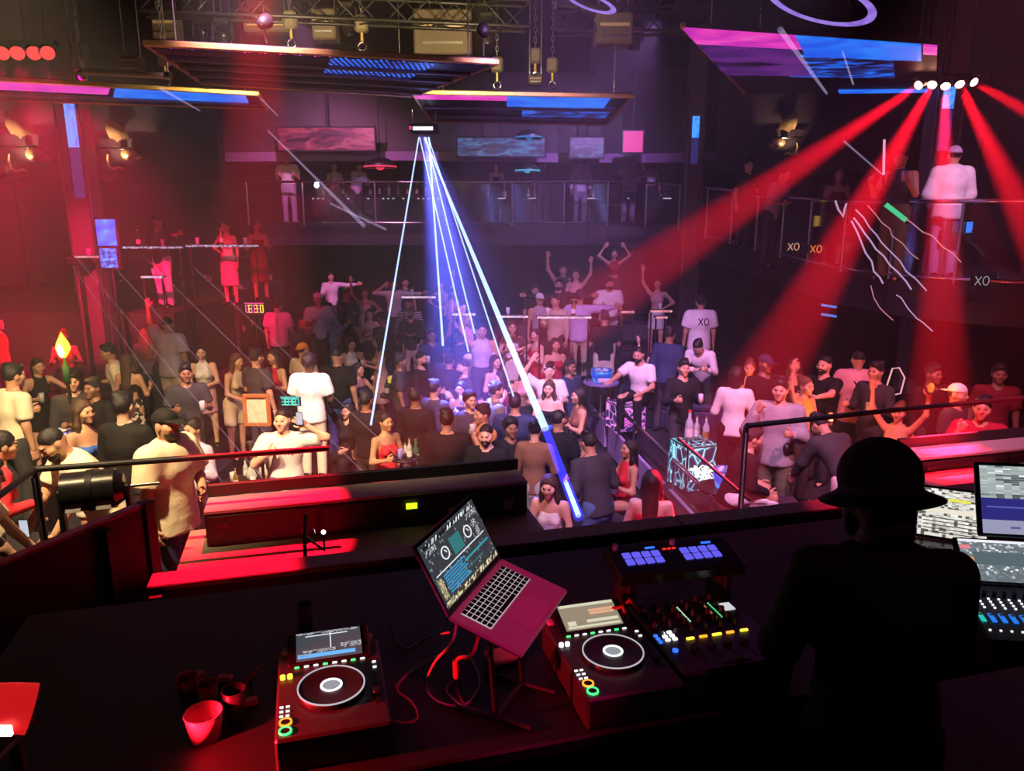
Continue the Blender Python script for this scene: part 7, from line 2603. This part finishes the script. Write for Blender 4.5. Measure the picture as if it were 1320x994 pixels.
def led_box(loc, s, h, rz, label, m, scrib=None):
    t = thing('led_table_box', label, 'lit table', loc, rz, 'lit drinks tables with neon sides')

    def K(mb, nm, mm):
        return mb.build(nm, mm, t, world=False)
    K(MB().box((0, 0, h / 2), (s - .02, s - .02, h - .02), None, 0, .01), 'box_body', BLACKG)
    for i, (x, y_, R) in enumerate(((0, -s / 2, 0), (-s / 2, 0, 1), (s / 2, 0, 1), (0, s / 2, 0))):
        K(MB().box((x, y_, h / 2), (s - .04, .012, h - .04) if not R else (.012, s - .04, h - .04)), 'neon_side', m)
    K(MB().box((0, 0, h), (s - .03, s - .03, .012)), 'neon_top', m)
    for sx in (-1, 1):
        for sy in (-1, 1):
            K(MB().box((sx * s / 2, sy * s / 2, h / 2), (.025, .025, h), None, 0, .004), 'corner_post', CHROME)
    if scrib:
        mb = MB()
        pts = []
        for k in range(60):
            a = k * .55
            pts.append(Vector((-s * .35 + s * .7 * k / 60 + .05 * math.cos(a * 2.1), -s / 2 - .02, h * .42 + h * .14 * math.sin(a) + .03 * math.sin(a * 2.7))))
        mb.tube(pts, .008, 5)
        K(mb, 'neon_scribble', scrib)
    return t


neonw = EM('neon_white', (1, 1, .95), 2.2)
p = atz(806, 552, ZR)
led_box((p.x, p.y, ZR), .5, .45, .35, 'lit drinks table with blue and pink neon lines', NEON_P, EM('neon_pink', (1, .15, .8), 1.5))
p2 = atz(892, 626, ZR)
led_box((p2.x, p2.y, ZR), .46, .62, .3, 'lit drinks table with cyan neon and a white scribble', NEON_C, neonw)
for k, (dx, dy, h_, m_, c_) in enumerate(((-.08, .0, .42, 'clear', M('red_foil_cap', (.7, .05, .08), .3)), (.04, .08, .32, 'clear', None), (.14, -.02, .34, 'white', None))):
    bottle((p2.x + dx, p2.y + dy, ZR + .63), h_, m_, ['tall clear bottle with a red cap on the cyan neon table', 'clear bottle on the cyan neon table', 'white bottle on the cyan neon table'][k], 'bottles on the cyan neon table', c_)
q = led_box((atz(992, 652, ZR).x, atz(992, 652, ZR).y, ZR), .34, .2, .1, 'low dark box with a blue neon scribble at the smoker feet', M('dark_box_side', (.03, .03, .06), .4), EM('neon_blue', (.06, .1, 1), 1.5))


def bucket(p, r, h, m, label, group='lit ice buckets', towel=False, z_on=None):
    p = Vector(p)
    t = thing('ice_bucket', label, 'ice bucket', p, 0, group)
    MB().lathe([(.001, 0), (r * .72, 0), (r * .95, h * .5), (r, h), (r * .94, h), (r * .68, .02), (.001, .02)], 22, p).build('bucket_shell', m, t)
    MB().tube([p + Vector((r * math.cos(a), r * math.sin(a), h)) for a in [2 * math.pi * k / 24 for k in range(24)]], .008, 6, closed=True).build('rim', CHROME, t)
    for sx in (-1, 1):
        MB().tube([p + Vector((sx * r * .95, 0, h * .8)), p + Vector((sx * (r + .05), 0, h * .75)), p + Vector((sx * r * .93, 0, h * .6))], .008, 6).build('handle', CHROME, t)
    for k in range(7):
        a = k * 2.4
        MB().box(p + Vector((r * .5 * math.cos(a), r * .5 * math.sin(a), h * .93)), (.05, .05, .05), Matrix.Rotation(a, 3, 'X') @ Matrix.Rotation(a, 3, 'Z'), 0, .008).build('ice_cube', M('ice', (.6, .7, .8), .1), t)
    if towel:
        MB().box(p + Vector((.03, -r * .9, h * .25)), (r * 1.2, .05, h * .4), None, 0, .02).build('towel', WHITEP, t)


BK = SCREEN('bucket_blue_glow', [(.3, (.01, .03, .5)), (.5, (.02, .12, 1)), (.7, (.05, .45, 1))], .9, (3, 3, 3), 'noise', detail=2)
BK2 = SCREEN('bucket_violet_glitter', [(.35, (.04, .02, .12)), (.5, (.3, .2, .7)), (.62, (.8, .7, 1))], .7, (12, 12, 12), 'noise', detail=2)
c = cocktail(775, 492, ZR, .62, .32, 'round drinks table carrying the blue bucket', top=M('violet_table_top', (.3, .22, .5), .3))
bucket(c + Vector((0, 0, 0)), .19, .22, BK, 'glowing blue ice bucket with a white towel before the cream shorts', towel=True)
c2 = atz(932, 622, ZR + .45)
cc = cocktail(934, 628, ZR, .45, .3, 'low round table by the black brace of the handrail')
bucket(cc, .14, .22, BK, 'glowing blue ice bucket behind the handrail brace')
c = cocktail(88, 580, 0, .55, .26, 'small round table with the glitter bucket by the blue corset')
bucket(c, .13, .26, BK2, 'violet glitter ice bucket near the blue corset woman')
c = cocktail(138, 540, 0, .6, .2, 'small round table behind the floral skirt')
bucket(c, .09, .16, SCREEN('bucket_cyan_glow', [(.3, (.02, .2, .7)), (.6, (.05, .5, 1))], .7, (2, 2, 2), 'noise'), 'small cyan glowing bucket behind the man in black')
bottle(c + Vector((.14, .0, 0)), .3, 'white', 'white bottle beside the cyan glowing bucket', 'bottles on guest tables')
c = cocktail(512, 508, ZPIT, 1.0, .3, 'high round table with the gold menu lamp')
t = thing('menu_lamp', 'small gold lit menu lamp on the high table', 'table lamp', c)
MB().box(c + Vector((0, 0, .02)), (.16, .1, .04), None, 0, .008).build('foot', BLACK, t)
MB().cyl(c + Vector((0, 0, .04)), c + Vector((0, 0, .2)), .012, n=8).build('stem', STEEL, t)
MB().box(c + Vector((0, 0, .26)), (.3, .12, .12), None, 0, .02).build('lit_shade', EM('amber_shade', (1, .62, .12), .7), t)
bottle(c + Vector((.18, -.05, 0)), .3, 'clear', 'clear bottle beside the gold menu lamp', 'bottles on guest tables')
bottle(c + Vector((-.16, -.1, 0)), .32, 'green', 'green bottle beside the gold menu lamp', 'bottles on guest tables')
c = cocktail(530, 600, ZPIT, .9, .34, 'dark round table with bottles before the waitress')
for k in range(4):
    bottle(c + Vector((-.18 + .12 * k, .06 * (-1) ** k, 0)), .30 + .02 * k, ('clear', 'white', 'green', 'clear')[k], ['short clear bottle on the waitress table', 'white bottle on the waitress table', 'green bottle on the waitress table', 'tallest clear bottle on the waitress table'][k], 'bottles on the waitress table')
for k in range(3):
    tumbler(c + Vector((-.15 + .14 * k, -.18, 0)), 'small drinking glass on the waitress table', 'glasses on the waitress table')
c = cocktail(322, 622, ZL, .45, .36, 'low table of bowls and cans before the seated man')
for k in range(6):
    a = k * 1.05
    if k % 2:
        tumbler(c + Vector((.2 * math.cos(a), .2 * math.sin(a), 0)), 'drinking glass on the low table before the seated man', 'glasses on the low table')
    else:
        bottle(c + Vector((.2 * math.cos(a), .2 * math.sin(a), 0)), .24, ('white', 'clear', 'gold')[k // 2], ['white bottle on the low table before the seated man', 'clear bottle on the low table before the seated man', 'gold bottle on the low table before the seated man'][k // 2], 'bottles on the low table')
# hookah for the seated man
hk = thing('hookah', 'tall hookah with a thin hose beside the seated man', 'hookah', c + Vector((-.0, .12, 0)))
q = c + Vector((0, .12, 0))
MB().lathe([(.001, 0), (.07, .0), (.085, .07), (.05, .14), (.02, .18)], 16, q).build('glass_base', BOTM['clear'], hk)
MB().lathe([(.018, .18), (.03, .24), (.015, .3), (.02, .42), (.045, .46), (.045, .48)], 14, q).build('metal_shaft', STEEL, hk)
hd_ = mmic['hands'][-1]
MB().tube(smooth_path([q + Vector((.02, -.02, .2)), q + Vector((.12, -.15, .1)), (hd_ + q) / 2 + Vector((.05, -.15, -.2)), hd_], 8), .011, 7).build('hose', BLACK, hk)

# rails across the back whose glowing edges paint laser and LED reflections
RAIL_W = SCREEN('rail_white_pink', [(.3, (.35, .15, .35)), (.5, (.95, .6, .9)), (.7, (1, .85, 1))], 1.0, (9, 1, 1), 'noise', detail=4)
RAIL_R = SCREEN('rail_rose', [(.3, (.4, .05, .12)), (.5, (1, .3, .4)), (.7, (1, .6, .7))], .9, (9, 1, 1), 'noise', detail=4)
GLINT = SCREEN('rail_reflections', [(.40, (.03, .02, .04)), (.5, (.35, .28, .5)), (.6, (.8, .7, 1))], 1.0, (30, 2, 2), 'noise', detail=3)
for k, (x0, x1, py, d, m, lab) in enumerate([(583, 613, 405, 13.0, RAIL_W, 'shelf with bright white painted reflections under the lasers'), (640, 681, 408, 13.2, RAIL_W, 'shelf with white painted reflections beside the white mini dress'), (692, 762, 409, 13.4, RAIL_W, 'long shelf with white painted reflections under the lilac jacket'), (800, 817, 402, 14.4, RAIL_R, 'short shelf with rose painted reflections beside the tall man in white'),
                                         (838, 866, 401, 14.6, RAIL_R, 'shelf with rose painted reflections below the woman with a hand up'), (845, 860, 409, 13.6, RAIL_R, 'small shelf with rose painted reflections beside the long one'), (518, 562, 383, 15.2, RAIL_W, 'shelf with dim painted reflections behind the striped shirt'), (183, 210, 357, 14.0, RAIL_W, 'small shelf with painted reflections below the white trousers'),
                                         (132, 236, 319, 14.1, GLINT, 'bar shelf with painted reflections beside the narrow blue screen'), (240, 334, 317, 14.3, GLINT, 'bar shelf with painted reflections under the cream dress'), (98, 131, 331, 13.2, RAIL_R, 'shelf with rose painted reflections at the small laser projector')]):
    a, b = atd(x0, py, d), atd(x1, py, d)
    w = b.x - a.x
    c = (a + b) / 2
    zb = 0. if c.y > 14.3 else (ZL if c.x < -4.2 else (ZR if c.x > 2 else ZPIT))
    t = thing('reflection_rail', lab, 'lit rail', (c.x, c.y, zb), 0, 'rails with painted reflections')  # the 'lit rail' glow is painted reflected light, not lamps
    for e_ in (-.45, .45):
        MB().cyl((c.x + w * e_, c.y, zb), (c.x + w * e_, c.y, c.z), .016, n=6).build('post', DARKM, t)
    MB().box((c.x, c.y + .05, c.z), (w + .04, .14, .04), None, 0, .01).build('shelf', DARKM, t)
    MB().box((c.x, c.y - .035, c.z), (w, .016, .035)).build('edge_light', m, t)  # glowing strip stands for light reflected along the rail
    for j in range(max(1, int(w / .45))):
        xx = a.x + .2 + j * .45
        if xx < b.x - .05:
            if j % 2:
                bottle((xx, c.y + .06, c.z + .021), .3, ('clear', 'green', 'gold', 'amber')[(j + k) % 4], {'clear': 'clear bottle', 'green': 'green bottle', 'gold': 'gold bottle', 'amber': 'amber bottle'}[('clear', 'green', 'gold', 'amber')[(j + k) % 4]] + ' on the ' + lab, 'bottles on the lit counters')
            else:
                tumbler((xx, c.y + .05, c.z + .021), 'drinking glass on the ' + lab, 'glasses on the lit counters')

# ================================================================== signs held or set among the guests
def sign_board(px0, py0, px1, py1, d, label, fm, pm, zb, name='framed_sign'):
    a, b = atd(px0, py1, d), atd(px1, py0, d)
    c = (a + b) / 2
    w, h = b.x - a.x, b.z - a.z
    t = thing(name, label, 'sign', (c.x, c.y, zb))
    MB().box(c + Vector((0, .02, 0)), (w, .03, h), None, 0, .005).build('board', pm, t)
    for (x, z, sx, sz) in ((0, h / 2, w + .03, .035), (0, -h / 2, w + .03, .035), (-w / 2, 0, .035, h), (w / 2, 0, .035, h)):
        MB().box(c + Vector((x, 0, z)), (sx, .05, sz), None, 0, .006).build('frame_bar', fm, t)
    MB().cyl(Vector((c.x, c.y + .05, zb)), Vector((c.x, c.y + .05, c.z)), .018, n=8).build('pole', BLACK, t)
    MB().cyl(Vector((c.x, c.y + .05, zb)), Vector((c.x, c.y + .05, zb + .02)), .14, n=16).build('pole_foot', BLACK, t)
    return t


sign_board(316, 509, 346, 548, 8.4, 'orange framed plain pale sign on a pole behind the sofa', EM('orange_frame_glow', (1, .2, .04), .75), M('pale_sign_board', (.55, .5, .42), .6, var=.35, scale=25), ZL)


def light_word(px, py, d, w, h, ma, mb_, label, n=5, hand=None):
    c = atd(px, py, d)
    t = thing('light_sign', label, 'light sign', c, 0, 'small light signs held over bottles')
    MB().box(c + Vector((0, .02, 0)), (w, .02, h), None, 0, .005).build('back_plate', BLACKG, t)
    rr = random.Random(n)
    for i in range(n):
        x = -w * .42 + w * .84 * (i + .5) / n
        s = w / n * .36
        mbx = MB()
        st = [((-1, -1), (-1, 1)), ((-1, 1), (1, 1)), ((1, 1), (1, -1)), ((-1, 0), (1, 0)), ((-1, -1), (1, -1))]
        for (a, b) in rr.sample(st, 4):
            mbx.cyl(c + Vector((x + a[0] * s, 0, a[1] * h * .32)), c + Vector((x + b[0] * s, 0, b[1] * h * .32)), .008, n=5)
        mbx.build('light_stroke', ma if i % 2 else mb_, t)
    MB().box(c + Vector((0, .0, h * .48)), (w * .9, .02, .012)).build('border_light', mb_, t)
    MB().cyl(c + Vector((0, .03, -.5)), c + Vector((0, .03, -h * .4)), .012, n=8).build('handle_pole', BLACK, t)
    return t


light_word(328, 398, 11.6, .32, .17, EM('sign_yellow', (1, .75, .05), 1.2), EM('sign_pink', (1, .08, .4), 1.2), 'small pink and yellow light sign above the crowd', 6)
light_word(374, 518, 8.8, .24, .11, EM('sign_green', (.03, .9, .55), 1.2), EM('sign_green2', (.02, .6, .6), 1.0), 'small green light sign behind the seated man', 5)
# coffin shaped neon frame
c = atd(1154, 492, 9.6)
t = thing('neon_frame', 'coffin shaped frame with a pale neon outline beside the waiter', 'neon sign', (c.x, c.y, ZR))
w, h = .12, .17
pts = [(-.45, 1), (.25, 1.05), (.95, .3), (.7, -.9), (.1, -1), (-.2, -.7), (-.9, -.55)]
pts = [c + Vector((x * w, 0, z * h)) for x, z in pts]
MB().tube(pts, .010, 6, closed=True).build('neon_outline', EM('neon_rose', (1, .45, .5), .9), t)
MB().tube([c + (p_ - c) * .75 + Vector((0, .03, 0)) for p_ in pts], .008, 6, closed=True).build('inner_frame', DARKM, t)
MB().cyl((c.x, c.y + .02, ZR), (c.x, c.y + .02, c.z - h * .9), .02, n=8).build('stand_pole', BLACK, t)
MB().cyl((c.x, c.y + .02, ZR), (c.x, c.y + .02, ZR + .02), .15, n=16).build('stand_foot', BLACK, t)

# sparkler flame
c = fire['hands'][1]
c = atd(83, 462, 9.3)
t = thing('sparkler_bottle', 'bottle with a burning orange sparkler flame', 'sparkler', c)
MB().lathe([(.001, -.3), (.045, -.3), (.045, -.12), (.016, -.04), (.016, .02)], 12, c).build('bottle_body', BOTM['green'], t)
mb = MB()
mb.lathe([(.012, .0), (.05, .05), (.085, .12), (.07, .19), (.03, .27), (.002, .33)], 14, c)
mb.build('flame', EM('flame_orange', (1, .33, .03), 3.2), t)
MB().lathe([(.01, .02), (.04, .07), (.045, .13), (.02, .19), (.002, .22)], 12, c + Vector((.0, -.05, 0))).build('flame_core', EM('flame_yellow', (1, .8, .25), 6.), t)
MB().cyl(c + Vector((0, 0, -.9)), c + Vector((0, 0, -.3)), .02, n=8).build('serving_rod', BLACK, t)
l = bpy.data.lights.new('flame_light', 'POINT')
l.color, l.energy, l.shadow_soft_size = (1, .35, .06), 26, .08
lo = bpy.data.objects.new('flame_light', l)
COL.objects.link(lo)
lo.parent = t
lo.location = (0, -.2, .2)
for k, (pp, e) in enumerate(((or2, 16), (or1, 14), (or3, 6))):  # cups invented to carry the orange light on these guests
    c = pp['hands'][1] + Vector((0, -.03, 0))
    t = thing('added_candle_cup', ['added orange candle cup held beside the handshake', 'added orange candle cup held behind the server in white', 'added orange candle cup raised by the parapet'][k], 'candle', c, 0, 'added orange candle cups in hand')
    MB().lathe([(.02, 0), (.03, .02), (.033, .07), (.02, .10)], 14, c).build('glow_shade', EM('added_candle_orange', (1, .16, .02), 1.2), t)
    MB().cyl(c + Vector((0, 0, -.02)), c, .035, n=14).build('base', BLACK, t)
    l = bpy.data.lights.new('added_orange_light', 'POINT')
    l.color, l.energy, l.shadow_soft_size = (1, .2, .03), e, .06
    lo = bpy.data.objects.new('added_orange_light', l)
    COL.objects.link(lo)
    lo.parent = t
    lo.location = (0, -.12, .12)

# red shirt tied round the waist of the hoodie guest
b_ = _p['body']
f = Field()
f.cap((-.12, .03, .98), (.12, .03, .98), .13, .13, (0, 1, 0), 1.1, .05)
f.cap((0, .12, .96), (0, .14, .62), .16, .19, (0, 1, 0), 3., .05)
V, Q = f.mesh(.025)
link('tied_shirt', np_mesh('tied_shirt', V, Q, [cm('plaid')]), b_, world=False)['label'] = 'red plaid shirt tied at the waist'
# the waitress tray
c = (wred['hands'][-1] + wred['hands'][1]) / 2 + Vector((.05, -.05, -.02))
t = thing('serving_tray', 'small round tray with bottles in front of the red dress', 'tray', c)
MB().lathe([(.001, 0), (.16, 0), (.17, .025), (.16, .025), (.155, .006), (.001, .006)], 24, c).build('tray_plate', DARKM, t)
MB().tube([c + Vector((.17 * math.cos(a), .17 * math.sin(a), .025)) for a in [2 * math.pi * k / 20 for k in range(20)]], .006, 5, closed=True).build('tray_rim', CHROME, t)
bottle(c + Vector((.06, 0, .007)), .26, 'clear', 'clear bottle on the waitress tray', 'drinks on the waitress tray')
tumbler(c + Vector((-.05, -.02, .007)), 'drinking glass on the waitress tray', 'drinks on the waitress tray', m=M('glass_violet', (.3, .25, .7), .15))
# phone and drink in hands
def phone(hand, fwd, label):
    t = thing('mobile_phone', label, 'phone', hand, 0, 'phones held by guests')
    d = Vector(fwd)
    R = Matrix((Vector((0, 0, 1)).cross(d).normalized(), d, Vector((0, 0, 1)))).transposed()
    MB().box(hand + Vector((0, 0, .05)), (.075, .01, .15), R, 0, .004).build('case', BLACKG, t)
    MB().box(hand + Vector((0, 0, .05)) - d * .0065, (.066, .002, .138), R).build('screen', EM('phone_screen', (.7, .75, .9), .8), t)


phone(mmic['hands'][1] + Vector((.02, -.03, .0)), (0, 1, 0), 'phone held up by the seated man with the hose')
phone(mleft['hands'][-1] + Vector((0, -.04, 0)), (0, 1, 0), 'phone held low by the leaning man in cream')
tumbler(wdrink['hands'][-1] + Vector((0, -.03, -.04)), 'drinking glass at the lips of the lilac top woman', 'drinks in hand', m=M('glass_violet', (.3, .25, .7), .15))
tag(MB().cyl(msm['hands'][-1] + Vector((-.01, -.05, .02)), msm['hands'][-1] + Vector((-.03, -.12, .03)), .005, n=6).build('cigarette', WHITEP), 'thin cigarette in the smoker hand', 'cigarette')
n = 0
names_ = {}
for r in PEOPLE:
    lb_ = r['body']['label']
    n += 1
    if r in (mmic, mleft, wdrink, msm, wred, dj, fire) or n % 2:
        continue
    if (r['root'] - CAM).length > 15 or 'DJ' in lb_:
        continue
    short = lb_.split(' in ')[0] if False else lb_
    if not r['grips']:
        continue
    hnd = r['hands'][r['grips'][-1]]
    words = [w_ for w_ in lb_.split() if w_ not in ('a', 'an', 'the')][:9]
    tumbler(hnd + Vector((0, -.03, -.05)), 'drink held by the ' + ' '.join(words), 'drinks in hand', m=M('glass_cup', (.55, .55, .6), .12))

# ================================================================== haze
hz, N, L_ = _new('club_haze')
N.clear()
o_ = N.new('ShaderNodeOutputMaterial')
v_ = N.new('ShaderNodeVolumeScatter')
v_.inputs['Density'].default_value = HAZE_DENSITY
v_.inputs['Anisotropy'].default_value = .25
v_.inputs['Color'].default_value = (.95, .92, .97, 1)
L_.new(v_.outputs[0], o_.inputs['Volume'])
MATS['club_haze'] = hz
hb = MB().box(((XL + XR) / 2, 14.2, 3.2), (XR - XL - .3, 21.2, 7.8)).build('haze', hz)
tag(hb, 'thin stage haze hanging in the whole hall', 'haze', kind='stuff')


def plume(c, r, dens, label):  # extra haze body added to strengthen a coloured glow
    m, N, K = _new('added_haze_plume')
    N.clear()
    o = N.new('ShaderNodeOutputMaterial')
    v = N.new('ShaderNodeVolumeScatter')
    v.inputs['Density'].default_value = dens
    v.inputs['Anisotropy'].default_value = .2
    K.new(v.outputs[0], o.inputs['Volume'])
    tag(MB().ball(c, r, 40).build('added_haze_plume', m), label, 'smoke', kind='stuff')


plume((-7.4, 11.6, 3.0), (4.4, 3.0, 2.6), .030, 'haze added to strengthen the red glow beside the slim column')
plume((-.2, 11.3, 2.2), (2.2, 2.2, 2.4), .022, 'haze added to strengthen the blue glow round the lasers')
